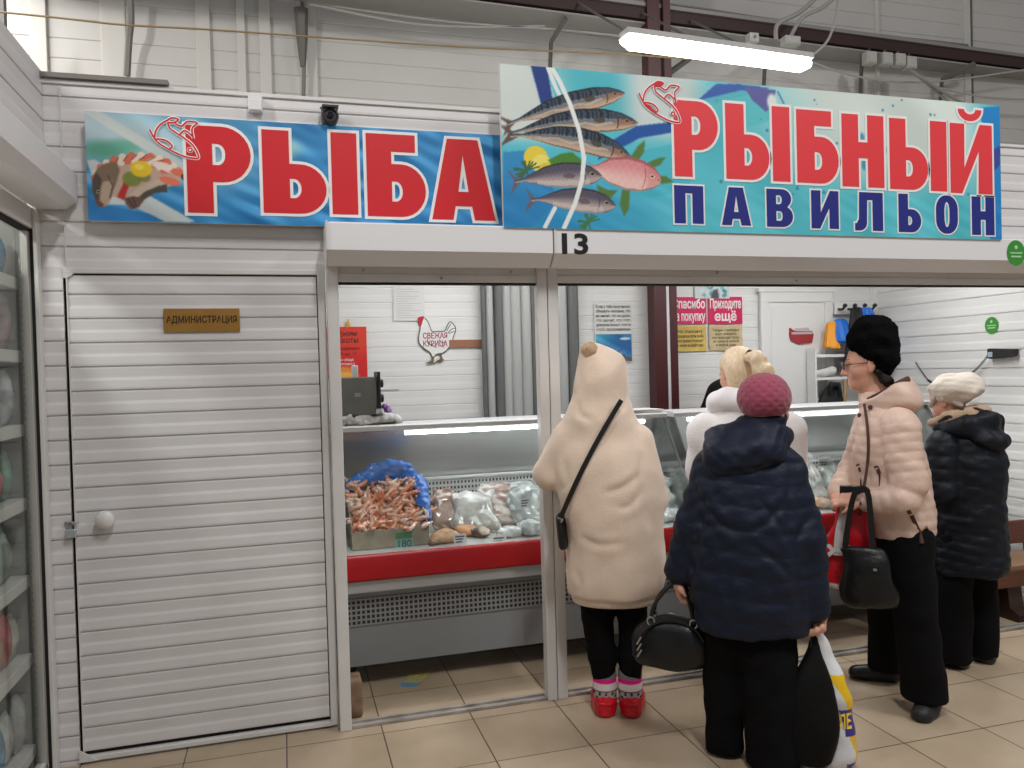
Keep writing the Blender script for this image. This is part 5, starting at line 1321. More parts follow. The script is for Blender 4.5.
# grey pipes leaning at the back wall (pairs on either side of the middle post)
pipe = mat('grey_pipe', (0.42, 0.425, 0.41), 0.4, 0.2); piped = mat('dark_pipe', (0.14, 0.145, 0.14), 0.4, 0.2)
PX = [(484.5, 0.018, piped, 'dark pipe, leftmost of the pipes on the back wall'), (490.5, 0.024, pipe, 'grey pipe, second from the left of the pipes'), (499.5, 0.032, piped, 'wide dark pipe, third from the left of the pipes'), (507.5, 0.030, pipe, 'grey pipe, fourth from the left of the pipes'),
      (516, 0.040, pipe, 'wide grey pipe, fifth from the left of the pipes'), (526.5, 0.036, pipe, 'wide grey pipe just left of the middle post'), (533.5, 0.018, piped, 'thin dark pipe hugging the middle post from the left'), (562, 0.040, pipe, 'pale wide grey pipe just right of the middle post'), (573, 0.044, piped, 'wide dark pipe, rightmost of the pipes')]
for i, (px, r_, m_, lab) in enumerate(PX):
    y = 5.065-0.01*(i % 2); p = at(px, 350, Y=y)
    m = MB(); m.lathe([(r_*0.84, 0.0), (r_, 0.0), (r_, 2.5), (r_*0.84, 2.5), (r_*0.84, 2.3)], (p.x, y, 0.0), 18)
    tag(m.build('pipe', m_, None, auto=40), lab, 'pipe', 'pipes at the back wall')
p = at(517, 418, Y=4.98)
o = lump('plastic_bag', (p.x, 4.90, 1.10), (0.10, 0.06, 0.11), None, (srgb(20, 70, 150), srgb(40, 110, 190), srgb(90, 150, 210)), 41, wrapm, 'blue plastic bag at the foot of the pipes behind the case', 'bag', 0.01, 50)
o.location.z = 0.0
st = tag(empty('back_stand', (1.42, 4.88, 0)), 'low white stand behind the shrimp case in front of the pipes', 'stand')
m = MB(); m.box(1.17, 1.67, 4.80, 4.98, 1.02, 1.05, 0.004); child_at(m.build('top', case_white), st)
for x in (1.19, 1.65):
    m = MB(); m.box(x-0.015, x+0.015, 4.82, 4.96, 0, 1.02); child_at(m.build('leg', case_white), st)

# ================================================================ CORNER RACK
SHX0, SHX1, SHY = 4.06, 4.40, 4.83
r = tag(empty('corner_shelf', (4.2, SHY, 0)), 'white shelf unit in the back right corner holding shoes and a black bag', 'shelves')
for z in (0.30, 0.80, 1.385, 1.555):
    m = MB(); m.box(3.80, 4.36, 5.0, 5.10, z-0.022, z, 0.003); child_at(m.build('shelf', case_white), r)
for x in (3.785, 4.36):
    m = MB(); m.box(x, x+0.015, 5.0, 5.10, 0.0, 1.60, 0.002); child_at(m.build('side_panel', case_white), r)
bk = mat('black_cloth', (0.012, 0.012, 0.013), 0.7, bump=0.4, bscale=30)
def sdf_obj(name, fn, lo, hi, h, m_, label, cat, parent=None, group=None, smooth=1):
    s_ = SDF(lo, hi, h); fn(s_); o = s_.build(name, m_, parent, smooth)
    if label: tag(o, label, cat, group)
    return o
def shoe_pair(s_):
    for k in (0, 1): s_.chain([(4.12+0.11*k, 4.86, 1.425), (4.15+0.11*k, 4.96, 1.435), (4.17+0.11*k, 5.04, 1.455)], [0.030, 0.036, 0.040], 0.02)
sdf_obj('shoe', lambda s_: s_.chain([(3.84, 5.05, 1.417), (3.90, 5.045, 1.420), (3.97, 5.05, 1.432)], [0.024, 0.028, 0.034], 0.02), (3.78, 4.92, 1.38), (4.05, 5.1, 1.50), 0.007, mat('shoe_pale', (0.62, 0.62, 0.60), 0.5), 'pale shoe on the corner shelf between its two upper boards', 'shoe')
sdf_obj('shoe', lambda s_: s_.chain([(4.07, 5.05, 1.420), (4.13, 5.045, 1.43), (4.20, 5.05, 1.455)], [0.028, 0.036, 0.045], 0.02), (4.0, 4.9, 1.38), (4.3, 5.1, 1.54), 0.008, bk, 'dark shoe on the corner shelf between its two upper boards', 'shoe')
def bag_(s_):
    s_.ell((3.95, 5.045, 1.08), (0.125, 0.052, 0.25), 0.03); s_.chain([(3.90, 5.0, 1.26), (3.91, 4.995, 1.33), (3.98, 4.995, 1.33), (4.0, 5.0, 1.26)], [0.013]*4, 0.02); s_.noise(0.006, 40, 4)
sdf_obj('backpack', bag_, (3.78, 4.86, 0.80), (4.14, 5.12, 1.37), 0.010, bk, 'black bag on the corner shelf below the upper boards', 'bag')
m = MB(); p = at(845.5, 397, Y=4.99); m.box(p.x-0.012, p.x+0.012, 4.985, 5.0, 0.0, 1.36, 0.003)
tag(m.build('wooden_slat', mat('pale_wood', (0.42, 0.27, 0.14), 0.6)), 'pale wooden slat upright in front of the black bag', 'slat')
r = tag(empty('coat_rack', (4.2, 5.1, 1.88)), 'white wall rack with black hooks in the back right corner', 'rack')
m = MB(); m.box(4.05, 4.40, 5.105, 5.135, 1.86, 1.95, 0.004); child_at(m.build('board', case_white), r)
for i in range(4):
    x = 4.08+0.09*i; m = MB(); m.tube(spline([(x, 5.105, 1.90), (x, 5.06, 1.895), (x, 5.03, 1.915)]), 0.009, 8); m.lathe([(0.0, -0.018), (0.016, -0.008), (0.018, 0.004), (0.0, 0.018)], (x, 5.028, 1.922), 12); child_at(m.build('hook', blk, smooth=True), r)
def garment(name, pts, rad, k, seed, m_, label, lo, hi):
    def f(s_):
        s_.chain(pts, rad, 0.04, squash=(1, 0.55, 1)); s_.noise(0.010, 36, seed)
    return sdf_obj(name, f, lo, hi, 0.010, m_, label, 'garment', group='clothes on the corner rack')
def cloth_(name, top, bot, w0, w1_, d_, seed, m_, label):
    """folded cloth hanging from a hook: narrow gathered top, spread lower edge"""
    def f(s_):
        z1, z0 = top[2], bot[2]
        rows = [(z0+(z1-z0)*t, bot[0]+(top[0]-bot[0])*t, bot[1]+(top[1]-bot[1])*t, w1_*(1-t)**0.7+w0*(1-(1-t)**0.7), d_*(1-0.4*t)) for t in np.linspace(0, 1, 7)]
        s_.loft(rows, 0.02, wob=lambda a, z: 0.16*np.sin(5*a+seed)+0.08*np.sin(9*a+z*20)); s_.noise(0.005, 45, seed)
    lo = (min(top[0], bot[0])-0.16, bot[1]-0.14, bot[2]-0.04); hi = (max(top[0], bot[0])+0.16, max(top[1], bot[1])+0.12, top[2]+0.05)
    return sdf_obj(name, f, lo, hi, 0.008, m_, label, 'garment', group='clothes on the corner rack')
A1, A2, A3, A4 = at(832, 345, Y=5.0), at(842, 330, Y=4.99), at(858, 345, Y=4.95), at(880, 350, Y=4.90)
cloth_('hanging_garment', (A1.x+0.04, 5.05, 1.80), (A1.x-0.01, 5.0, 1.60), 0.025, 0.055, 0.045, 3, mat('orange_cloth', srgb(226, 150, 40), 0.6, bump=0.3, bscale=20), 'orange garment hanging leftmost on the corner rack')
cloth_('hanging_garment', (A2.x+0.02, 5.05, 1.82), (A2.x+0.02, 5.0, 1.64), 0.05, 0.07, 0.05, 4, mat('blue_cloth', srgb(28, 104, 196), 0.5, bump=0.3, bscale=20), 'bright blue garment hanging second on the corner rack')
cloth_('hanging_garment', (A3.x+0.05, 5.0, 1.90), (A3.x+0.04, 4.97, 1.45), 0.045, 0.12, 0.08, 5, bk, 'black garment hanging in the middle of the corner rack')
cloth_('hanging_garment', (A4.x-0.08, 4.95, 1.90), (A4.x+0.03, 4.92, 1.48), 0.04, 0.075, 0.06, 6, mat('blue_cloth'), 'blue jacket hanging rightmost on the corner rack')

# ================================================================ RIGHT WALL, BENCH
r = tag(empty('wall_phone', (RX-0.02, 3.99, 1.52)), 'black handset with a pale screen hanging on the right wall by a coiled cord', 'phone')
m = MB(); y0, y1 = 3.885, 4.075
m.prism([(y0, 1.525), (y0, 1.548), (y1-0.01, 1.558), (y1, 1.550), (y1, 1.497), (y1-0.015, 1.490), (y0+0.05, 1.496), (y0+0.01, 1.505)], RX-0.055, RX-0.012); child_at(m.build('handset', blk), r)
m = MB(); m.box(RX-0.058, RX-0.055, 4.035, 4.068, 1.502, 1.535, 0.001); child_at(m.build('screen', mat('screen_grey', (0.36, 0.44, 0.50), 0.2)), r)
m = MB(); pts = []
A, B = Vector((RX-0.045, 4.075, 1.515)), Vector((RX-0.03, 4.27, 1.375))
for i in range(90):
    t = i/89; p = A.lerp(B, t); p.z -= 0.018*math.sin(PI*t); a = i*1.6; pts.append(p+Vector((0.006*math.cos(a), 0.004*math.sin(a), 0.006*math.sin(a))))
m.tube(pts, 0.0028, 5); child_at(m.build('coiled_cord', blk), r)
m = MB(); m.tube(spline([(RX-0.02, 4.72, 1.48), (RX-0.018, 4.66, 1.405), (RX-0.02, 4.60, 1.345)]), 0.0035, 6); m.tube([(RX-0.02, 4.605, 1.348), (RX-0.02, 4.575, 1.332)], 0.008, 8)
tag(m.build('cable', blk), 'thin black cable with a plug on the right wall between the two women', 'cable')
wood = mat('bench_wood', (0.10, 0.032, 0.018), 0.35, bump=0.1, bscale=12, var=0.25, vscale=8, stretch=(1, 8, 8))
be = tag(empty('bench', (3.85, 3.62, 0)), 'low reddish brown wooden bench along the right behind the two women', 'bench')
m = MB(); m.box(3.22, 4.40, 3.50, 3.78, 0.285, 0.315, 0.006); child_at(m.build('seat', mat('bench_seat', (0.24, 0.14, 0.08), 0.4, var=0.2, vscale=8, stretch=(1, 8, 8))), be)
m = MB(); m.box(3.22, 4.40, 3.49, 3.515, 0.195, 0.290, 0.005); child_at(m.build('front_rail', wood), be)
m = MB(); m.box(3.90, 4.40, 3.765, 3.79, 0.36, 0.50, 0.006); child_at(m.build('back_board', wood), be)
for x in (3.34, 3.98):
    m = MB(); m.prism([(3.48, 0), (3.76, 0), (3.775, 0.03), (3.75, 0.06), (3.74, 0.285), (3.55, 0.285), (3.52, 0.07), (3.46, 0.04), (3.465, 0)], x-0.05, x+0.05); child_at(m.build('leg', mat('bench_dark', (0.035, 0.016, 0.012), 0.4)), be)
for x in (3.94, 4.36):
    m = MB(); m.box(x-0.02, x+0.02, 3.765, 3.79, 0.30, 0.38); child_at(m.build('back_post', wood), be)

# ================================================================ OVERHEAD: BEAM, LAMP, WIRES
th = math.radians(2.4); dirb = Vector((math.cos(th), math.sin(th), 0)); nb = Vector((-math.sin(th), math.cos(th), 0))
def along(mb, o, L0, L1, prof):
    """profile (n, z) swept along the beam direction"""
    n = len(prof); vs = [o+dirb*L+nb*a+Vector((0, 0, b)) for L in (L0, L1) for a, b in prof]
    return mb.add(vs, [tuple(range(n))[::-1], tuple(range(n, 2*n))]+[(i, (i+1) % n, n+(i+1) % n, n+i) for i in range(n)])
B0 = at(600, 13, Y=5.02)      # on the lower edge of the beam
B0 = Vector((B0.x, B0.y, B0.z))
m = MB(); along(m, B0, -3.6, 4.2, [(0, 0), (0.12, 0), (0.12, 0.012), (0.066, 0.012), (0.066, 0.078), (0.12, 0.078), (0.12, 0.09), (0, 0.09), (0, 0.078), (0.054, 0.078), (0.054, 0.012), (0, 0.012)])
o = m.build('roof_beam', mat('beam_brown', (0.040, 0.018, 0.016), 0.5)); struct(o)
m = MB(); along(m, B0, -3.6, 4.2, [(0.004, 0.012), (0.058, 0.012), (0.058, 0.078), (0.004, 0.078)])
struct(m.build('beam_web', mat('beam_brown'), o))
tray_m = mat('cable_tray', (0.30, 0.29, 0.27), 0.5, 0.3)
m = MB(); along(m, B0, -3.6, 4.2, [(0.0, 0.0905), (0.12, 0.0905), (0.12, 0.10), (0.008, 0.10), (0.008, 0.118), (0.0, 0.118)])
o = m.build('cable_tray', tray_m); tag(o, 'long grey cable tray running on top of the brown roof beam', 'cable tray')
m = MB()
for k in range(4):
    pts = [B0+dirb*L+nb*(0.02+0.026*k)+Vector((0, 0, 0.122+0.012*math.sin(L*2.3+k*1.7))) for L in np.linspace(-3.5, 3.3, 60)]
    m.tube(pts, 0.011, 6)
tag(m.build('cable_bundle', mat('cable_grey', (0.20, 0.19, 0.18), 0.6)), 'bundle of grey cables lying in the tray on the roof beam', 'cables')
# ledge under the beam that throws the ribbed shade on the wall
m = MB(); along(m, B0+Vector((0, 0, -0.012)), -3.6, 4.2, [(0.02, -0.012), (0.30, -0.012), (0.30, 0.0), (0.02, 0.0)])
struct(m.build('beam_flange', mat('pale_flange', (0.33, 0.32, 0.30), 0.5)))
# brackets holding the beam
def bracket(pxs, label):
    m = MB(); P = [at(a, b, Y=y) for a, b, y in pxs]
    for a, b in zip(P, P[1:]): m.tube([a, b], 0.024, 4, flat=(1.0, 0.6))
    return tag(m.build('bracket', darkm), label, 'bracket', 'steel brackets above the signs')
bracket([(566, 18, 5.05), (551, 42, 5.20), (550, 72, 5.30)], 'grey steel bracket above the left end of the large sign')
bracket([(690, 58, 5.18), (668, 74, 5.30)], 'short grey steel brace beside the maroon column')
bracket([(862, 55, 5.12), (860, 100, 5.30)], 'grey steel hanger under the junction boxes')
bracket([(975, 64, 5.14), (942, 80, 5.22), (940, 106, 5.30)], 'grey steel bracket near the right end of the large sign')
bracket([(765, 62, 5.12), (763, 100, 5.28)], 'grey steel hanger behind the right end of the tube lamp')
m = MB(); a, b = at(301, 8, Y=5.25), at(303, 67, Y=5.27); m.tube([a, a.lerp(b, 0.5), b], [0.045, 0.036, 0.018], 6, flat=(1, 0.6))
tag(m.build('bracket', darkm), 'tapering dark steel bracket on the upper wall above the security camera', 'bracket')
m = MB(); m.tube(spline([at(302, 0, Y=5.26), at(304, 40, Y=5.27), at(303.5, 100, Y=5.28)]), 0.012, 6)
tag(m.build('wire', mat('cable_grey')), 'straight grey wire hanging beside the tapering dark bracket', 'cable')
m = MB(); m.tube(spline([at(130, -8, Y=5.2), at(131, 20, Y=5.22), at(129, 40, Y=5.25), at(127, 76, Y=5.28)]), 0.020, 6)
tag(m.build('wire', mat('cable_grey')), 'thick grey conduit on the upper wall at the left', 'cable')
m = MB(); m.tube(spline([at(2, -5, Y=4.9), at(3, 20, Y=4.9), at(3, 45, Y=4.9)]), 0.02, 6)
tag(m.build('wire', mat('cable_grey')), 'dark conduit at the upper left corner of the hall wall', 'cable')
m = MB(); m.tube(spline([at(x, y, Y=4.7) for x, y in ((-30, 9), (0, 12), (60, 18), (125, 25), (200, 29), (300, 36), (400, 43), (500, 49), (620, 54), (700, 60))]), 0.0055, 6)
tag(m.build('wire', mat('wire_yellow', (0.30, 0.21, 0.09), 0.5)), 'long thin yellow wire strung across in front of the upper wall', 'cable')
for i, (pp, lab) in enumerate((([(330, 6), (450, 22), (550, 29), (620, 36)], 'pale cable sagging below the left part of the roof beam'), ([(310, 4), (400, 22), (470, 27), (545, 26)], 'second pale cable below the left part of the roof beam'),
                               ([(800, 58), (860, 77), (930, 82), (1024, 70)], 'thin cable running behind the junction boxes to the right'), ([(940, 88), (985, 97), (1040, 100)], 'thin dark cable at the upper right beyond the sign'))):
    m = MB(); m.tube(spline([at(x, y, Y=5.15) for x, y in pp]), 0.008, 6); tag(m.build('wire', mat('cable_pale', (0.40, 0.39, 0.36), 0.6)), lab, 'cable')
# tube lamp
A = at(622, 40, Y=4.0); Bq = at(809, 65, Z=A.z); d = (Bq-A).normalized(); L = (Bq-A).length; sd = Vector((-d.y, d.x, 0))
r = tag(empty('tube_lamp', A.lerp(Bq, 0.5)), 'long glowing tube lamp hanging above the large sign', 'lamp')
def lampbox(prof, l0, l1, taper=0.0):
    n = len(prof); c = Vector((0, sum(p[0] for p in prof)/n, sum(p[1] for p in prof)/n)); vs = []
    st = [(l0, 0.45), (l0+0.05, 1.0), (l1-0.05, 1.0), (l1, 0.45)] if taper else [(l0, 1), (l1, 1)]
    for l, k in st: vs += [A+d*l+sd*(c.y+(p[0]-c.y)*k)+Vector((0, 0, (p[1]*k))) for p in prof]
    q = len(st); fs = [tuple(range(n))[::-1], tuple(range((q-1)*n, q*n))]+[(j*n+i, j*n+(i+1) % n, (j+1)*n+(i+1) % n, (j+1)*n+i) for j in range(q-1) for i in range(n)]
    return MB().add(vs, fs)
child_at(lampbox([(-0.055, 0.02), (-0.05, -0.02), (-0.025, -0.042), (0.025, -0.042), (0.05, -0.02), (0.055, 0.02)], 0.0, L, 1).build('diffuser', mat('lamp_diffuser', (1, 1, 1), 0.4, emit=(1.0, 0.985, 0.95), estr=12)), r)
child_at(lampbox([(-0.06, 0.02), (0.06, 0.02), (0.05, 0.055), (-0.05, 0.055)], 0.01, L-0.01).build('housing', mat('lamp_housing', (0.45, 0.44, 0.42), 0.5)), r)
for k in (0.12, 0.5, 0.80):
    q = A+d*(L*k); m = MB(); m.tube([q+Vector((0, 0, 0.05)), q+Vector((0, 0.3, 0.20)), q+Vector((0, 1.02, B0.z-A.z+0.06))], 0.008, 6); child_at(m.build('hanger', darkm), r)
# junction boxes and wires
for i, (px, py, lab) in enumerate(((872, 57, 'junction box, leftmost of the row under the roof beam'), (888, 58, 'junction box, second of the row under the roof beam'), (901, 59, 'junction box, third of the row under the roof beam'), (912, 62, 'junction box, rightmost of the row under the roof beam'))):
    q = at(px, py, Y=5.03); rb = tag(empty('junction_box', q), lab, 'junction box', 'junction boxes under the roof beam')
    m = MB(); m.box(q.x-0.045, q.x+0.045, 5.025, 5.09, q.z-0.05, q.z+0.045, 0.005); child_at(m.build('case', mat('junction_grey', (0.44, 0.43, 0.40), 0.5)), rb)
    m = MB(); m.box(q.x-0.038, q.x+0.038, 5.018, 5.025, q.z-0.042, q.z+0.037, 0.003); child_at(m.build('lid', mat('junction_grey')), rb)
    m = MB(); m.tube([(q.x, 5.06, q.z+0.04), (q.x, 5.065, q.z+0.075)], 0.012, 8); child_at(m.build('gland', blk), rb)
q = at(793, 41, Y=4.7); rb = tag(empty('junction_box', q), 'small grey junction box above the right end of the tube lamp', 'junction box')
m = MB(); m.box(q.x-0.07, q.x+0.05, 4.68, 4.75, q.z-0.03, q.z+0.03, 0.005); child_at(m.build('case', mat('junction_grey')), rb)
m = MB(); m.box(q.x-0.06, q.x+0.04, 4.674, 4.68, q.z-0.022, q.z+0.022, 0.003); child_at(m.build('lid', mat('junction_grey')), rb)
q = at(753, 38, Y=4.6); rb = tag(empty('junction_box', q), 'white clip box on the housing of the tube lamp', 'junction box')
m = MB(); m.box(q.x-0.035, q.x+0.035, 4.58, 4.64, q.z-0.03, q.z+0.03, 0.006); child_at(m.build('case', mat('junction_grey')), rb)
m = MB(); m.lathe([(0.01, 0), (0.01, -0.006), (0, -0.006)], (q.x, 4.58, q.z), 10, 'y'); child_at(m.build('screw', darkm), rb)
for pp, w_, lab, Y in (([(822, -8), (800, 12), (778, 24), (776, 40)], 0.016, 'thick grey conduit coming down to the left end of the cable junction', 4.75), ([(838, -6), (822, 8), (802, 18), (790, 38)], 0.014, 'second grey conduit beside the thick one above the lamp', 4.72),
                    ([(838, -4), (836, 15), (828, 40), (812, 56)], 0.009, 'thin grey cable looping down to the right end of the lamp', 4.4), ([(896, 60), (925, 80), (950, 96), (965, 104)], 0.013, 'dark cable running down from the junction boxes behind the sign', 5.05),
                    ([(899, 64), (920, 78), (940, 95), (952, 104)], 0.010, 'second dark cable running down from the junction boxes behind the sign', 5.08)):
    m = MB(); m.tube(spline([at(x, y, Y=Y) for x, y in pp]), w_, 6); tag(m.build('wire', mat('conduit_grey', (0.30, 0.29, 0.27), 0.5)), lab, 'cable')
# ================================================================ PEOPLE
skin = mat('skin', srgb(208, 156, 134), 0.5, var=0.06, vscale=30, bump=0.03, bscale=120)
blackcloth = mat('black_trousers', (0.0045, 0.0045, 0.0052), 0.9, bump=0.25, bscale=60, spec=0.15)
H_ = 0.0065

def nrm(v): v = np.array(v, float); return v/np.linalg.norm(v)

def hand(S, w_, d, n, side, curl=0.9, k=0.008, sc=0.93):
    """palm, four unequal fingers bending towards n, thumb leaving the side of the palm"""
    w_ = np.array(w_, float); d = nrm(d); n = np.array(n, float); n = nrm(n-d*(n@d)); s_ = np.cross(d, n)*side
    for o in (-0.026, -0.009, 0.009, 0.026): S.chain([w_+s_*o*0.6, w_+d*0.045*sc+s_*o, w_+d*0.086*sc+s_*o], [0.0155, 0.0155, 0.0125], 0.012)
    for o, b, L, c in ((0.030, 0.086, 0.066, 0.9), (0.010, 0.091, 0.075, 1.0), (-0.010, 0.087, 0.069, 1.08), (-0.029, 0.079, 0.054, 1.15)):
        p = w_+d*b*sc+s_*o; pts = [p]; a = 0
        for f_, q in ((0.45, 0.55), (0.32, 0.95), (0.23, 0.75)):
            a += curl*c*q; p = p+(d*math.cos(a)+n*math.sin(a))*L*f_*sc; pts.append(p)
        S.chain(pts, [0.0092, 0.0086, 0.0080, 0.0070], 0.003)
    b = w_+d*0.028*sc+s_*0.026; t1 = b+nrm(s_*0.75+d*0.75+n*0.35*min(curl, 1))*0.036*sc; t2 = t1+nrm(s_*0.25+d*0.9+n*0.6*curl)*0.028*sc
    S.chain([b, t1, t2], [0.0135, 0.0105, 0.0082], 0.006)

def head(S, c, yaw, pitch=0.0, sc=1.0):
    """cranium, jaw, brow, nose, lips, chin, ears, sockets; y of the head's own frame is forward"""
    c = np.array(c, float)
    M = np.array(Matrix.Rotation(yaw, 3, 'Z') @ Matrix.Rotation(pitch, 3, 'X'))
    P = lambda x, y, z: c+M@np.array([x, y, z])*sc
    R = (pitch, 0, yaw)
    E_ = lambda p, r, k=0.02, sub=False: S.ell(P(*p), [a*sc for a in r], k, R, sub)
    E_((0, -0.008, 0.022), (0.073, 0.094, 0.090)); E_((0, 0.026, -0.030), (0.060, 0.066, 0.078), 0.03)
    E_((0, 0.042, -0.078), (0.040, 0.044, 0.034), 0.03); E_((0, 0.070, -0.093), (0.020, 0.020, 0.017), 0.02)
    for s_ in (-1, 1):
        E_((s_*0.040, 0.056, -0.030), (0.026, 0.026, 0.024), 0.025)
        S.ell(P(s_*0.031, 0.092, 0.004), [0.017*sc, 0.014*sc, 0.011*sc], 0.012, R, True)
        E_((s_*0.031, 0.077, 0.004), (0.0135, 0.0125, 0.0125), 0.004)
        E_((s_*0.030, 0.082, 0.020), (0.022, 0.012, 0.007), 0.012)
        E_((s_*0.076, -0.004, -0.006), (0.009, 0.018, 0.030), 0.008); E_((s_*0.075, 0.004, -0.032), (0.007, 0.009, 0.011), 0.008)
    S.chain([P(0, 0.086, 0.010), P(0, 0.099, -0.016), P(0, 0.111, -0.032)], [0.009*sc, 0.0105*sc, 0.0125*sc], 0.014)
    for s_ in (-1, 1): E_((s_*0.012, 0.096, -0.036), (0.009, 0.011, 0.008), 0.008)
    E_((0, 0.084, -0.061), (0.023, 0.013, 0.0065), 0.006); E_((0, 0.082, -0.072), (0.020, 0.013, 0.0075), 0.006)
    S.ell(P(0, 0.097, -0.0665), [0.022*sc, 0.006*sc, 0.0022*sc], 0.003, R, True)
    return P

def eyes(root, c, yaw, pitch, sc=1.0):
    M = Matrix.Translation(c) @ Matrix.Rotation(yaw, 4, 'Z') @ Matrix.Rotation(pitch, 4, 'X')
    for s_ in (-1, 1):
        q = M @ Vector((s_*0.031*sc, 0.0855*sc, 0.004*sc)); d = (M.to_3x3() @ Vector((0, 1, 0))).normalized()
        m = MB(); m.tube([q-d*0.002, q+d*0.0045], [0.0062, 0.0050], 10); m.build('iris', mat('eye_dark', (0.03, 0.02, 0.015), 0.2), root)
        m = MB(); m.tube([M @ Vector((s_*(0.014+0.034*t)*sc, (0.090-0.018*t*t)*sc, (0.0225+0.006*math.sin(PI*t))*sc)) for t in np.linspace(0, 1, 6)], [0.002, 0.003, 0.003, 0.0028, 0.002, 0.001], 6); m.build('eyebrow', mat('eyebrow_brown', (0.05, 0.03, 0.02), 0.7), root)
    m = MB(); m.tube([M @ Vector((x*sc, (0.0945-0.012*abs(x)/0.02)*sc, (-0.062-0.002*abs(x)/0.02)*sc)) for x in (-0.02, -0.01, 0, 0.01, 0.02)], [0.003, 0.006, 0.0055, 0.006, 0.003], 8, flat=(1, 0.7)); m.build('lips', mat('lips_pink', srgb(176, 96, 88), 0.4), root)
def torso_body(S, sh_l, sh_r, waist, hip_l, hip_r, neck, headc):
    a = lambda *p: np.array(p, float)
    sl, sr, w_, hl, hr, nk, hc = [np.array(v, float) for v in (sh_l, sh_r, waist, hip_l, hip_r, neck, headc)]
    ch = (sl+sr)/2-a(0, 0, 0.05)
    S.chain([hl, hr], [0.095, 0.095], 0.05); S.chain([(hl+hr)/2, w_, ch, nk], [0.115, 0.105, 0.115, 0.06], 0.06)
    dn = a(0, 0, 0.055); S.chain([sl-dn, (sl+sr)/2-dn*0.5, sr-dn], [0.042, 0.06, 0.042], 0.05)
    S.chain([nk-a(0, 0, 0.03), nk, hc-a(0, 0, 0.06)], [0.062, 0.052, 0.052], 0.03)
def limb(S, a, b, c, ra, rb, rc):
    a = np.array(a, float)
    if a[2] > 1.0: a = a-np.array([0, 0, 0.05])      # arms hang from under the shoulder pads
    S.chain([a, b, c], [ra-0.006, rb, rc], 0.03)

def person(name, X0, Y0, lo, hi, fn, label, h=H_):
    """one continuous body; clothes, hair and shoes become its children"""
    S = SDF(lo, hi, h); fn(S)
    o = S.build('person', skin, None, 2)
    o.location = (X0, Y0, 0); o.rotation_euler = (0, 0, -math.atan2(X0, Y0))
    tag(o, label, 'person'); return o
def wear(root, name, lo, hi, fn, m_, h=0.0075, smooth=2, label=None, color=None):
    S = SDF(lo, hi, h); fn(S); o = S.build(name, m_, root, smooth, color)
    if label: o['label'] = label
    return o, S
def surf_y(S, x, z, side=-1):
    """first surface of the garment met when looking along +y (side -1) or -y"""
    i = int(round((x-S.lo[0])/S.h)); k = int(round((z-S.lo[2])/S.h)); col = S.a[np.clip(i, 0, S.n[0]-1), :, np.clip(k, 0, S.n[2]-1)]
    q = np.where(col < 0)[0]
    if len(q) == 0: return 0.0
    return S.ax[1][q[0] if side < 0 else q[-1]]
def crease(o, lines, depth=0.012, width=0.014, back=True):
    """press cloth folds (x, z lines) into the side of a garment that is seen from behind"""
    n = len(o.data.vertices); v = np.zeros(n*3); o.data.vertices.foreach_get('co', v); v = v.reshape(-1, 3)
    nr = np.zeros(n*3); o.data.vertices.foreach_get('normal', nr); nr = nr.reshape(-1, 3)
    m = nr[:, 1] < 0.25 if back else nr[:, 1] > -0.25
    for ln in lines:
        P = [(p.x, p.y) for p in spline([(a, b, 0) for a, b in ln], 4)]; d = np.full(n, 9.0); T = np.zeros(n)
        for i, ((x0, z0), (x1, z1)) in enumerate(zip(P, P[1:])):
            q = max((x1-x0)**2+(z1-z0)**2, 1e-9); t = np.clip(((v[:, 0]-x0)*(x1-x0)+(v[:, 2]-z0)*(z1-z0))/q, 0, 1)
            e = np.hypot(v[:, 0]-x0-t*(x1-x0), v[:, 2]-z0-t*(z1-z0)); T = np.where(e < d, (i+t)/(len(P)-1), T); d = np.minimum(d, e)
        k = np.sin(PI*np.clip(T, 0.02, 0.98))**0.6
        g = -depth*np.exp(-(d/width)**2)+depth*0.5*np.exp(-((d-width*2.2)/(width*1.3))**2)
        v += nr*(g*k*m)[:, None]
    o.data.vertices.foreach_set('co', v.ravel()); o.data.update()
def hem_cut(S, z0):
    S.put(lambda x, y, z: (z-z0)+0*x+0*y, (S.lo[0], S.lo[1], S.lo[2]), (S.lo[0]+S.h*S.n[0], S.lo[1]+S.h*S.n[1], z0+0.03), 0.004, True)
def smooth_y(pts, off=0.003):
    ys = np.array([p[1] for p in pts]); q = np.pad(ys, 2, 'edge'); mn = np.min([q[i:i+len(ys)] for i in range(5)], axis=0)
    y2 = np.convolve(np.pad(mn, 3, 'edge'), np.ones(7)/7, 'valid')
    return [(p[0], float(a)-off, p[2]) for p, a in zip(pts, y2)]
def to_world(root, o):
    """a thing held by the figure, modelled in the figure's frame, but standing on its own"""
    o.matrix_basis = root.matrix_basis.copy(); return o
def ribbon(mb, pts, w_, t=0.003, up=(0, -1, 0)):
    """flat strap along pts, broad side facing up-vector"""
    P = [Vector(p) for p in pts]; n = len(P); vs = []
    for i in range(n):
        d = (P[min(i+1, n-1)]-P[max(i-1, 0)]).normalized(); u_ = Vector(up); s_ = d.cross(u_).normalized(); nn_ = s_.cross(d).normalized()
        vs += [P[i]+s_*w_/2+nn_*t/2, P[i]-s_*w_/2+nn_*t/2, P[i]-s_*w_/2-nn_*t/2, P[i]+s_*w_/2-nn_*t/2]
    fs = [(0, 1, 2, 3), (4*n-1, 4*n-2, 4*n-3, 4*n-4)]+[(4*i+a, 4*i+(a+1) % 4, 4*i+4+(a+1) % 4, 4*i+4+a) for i in range(n-1) for a in range(4)]
    return mb.add(vs, fs)
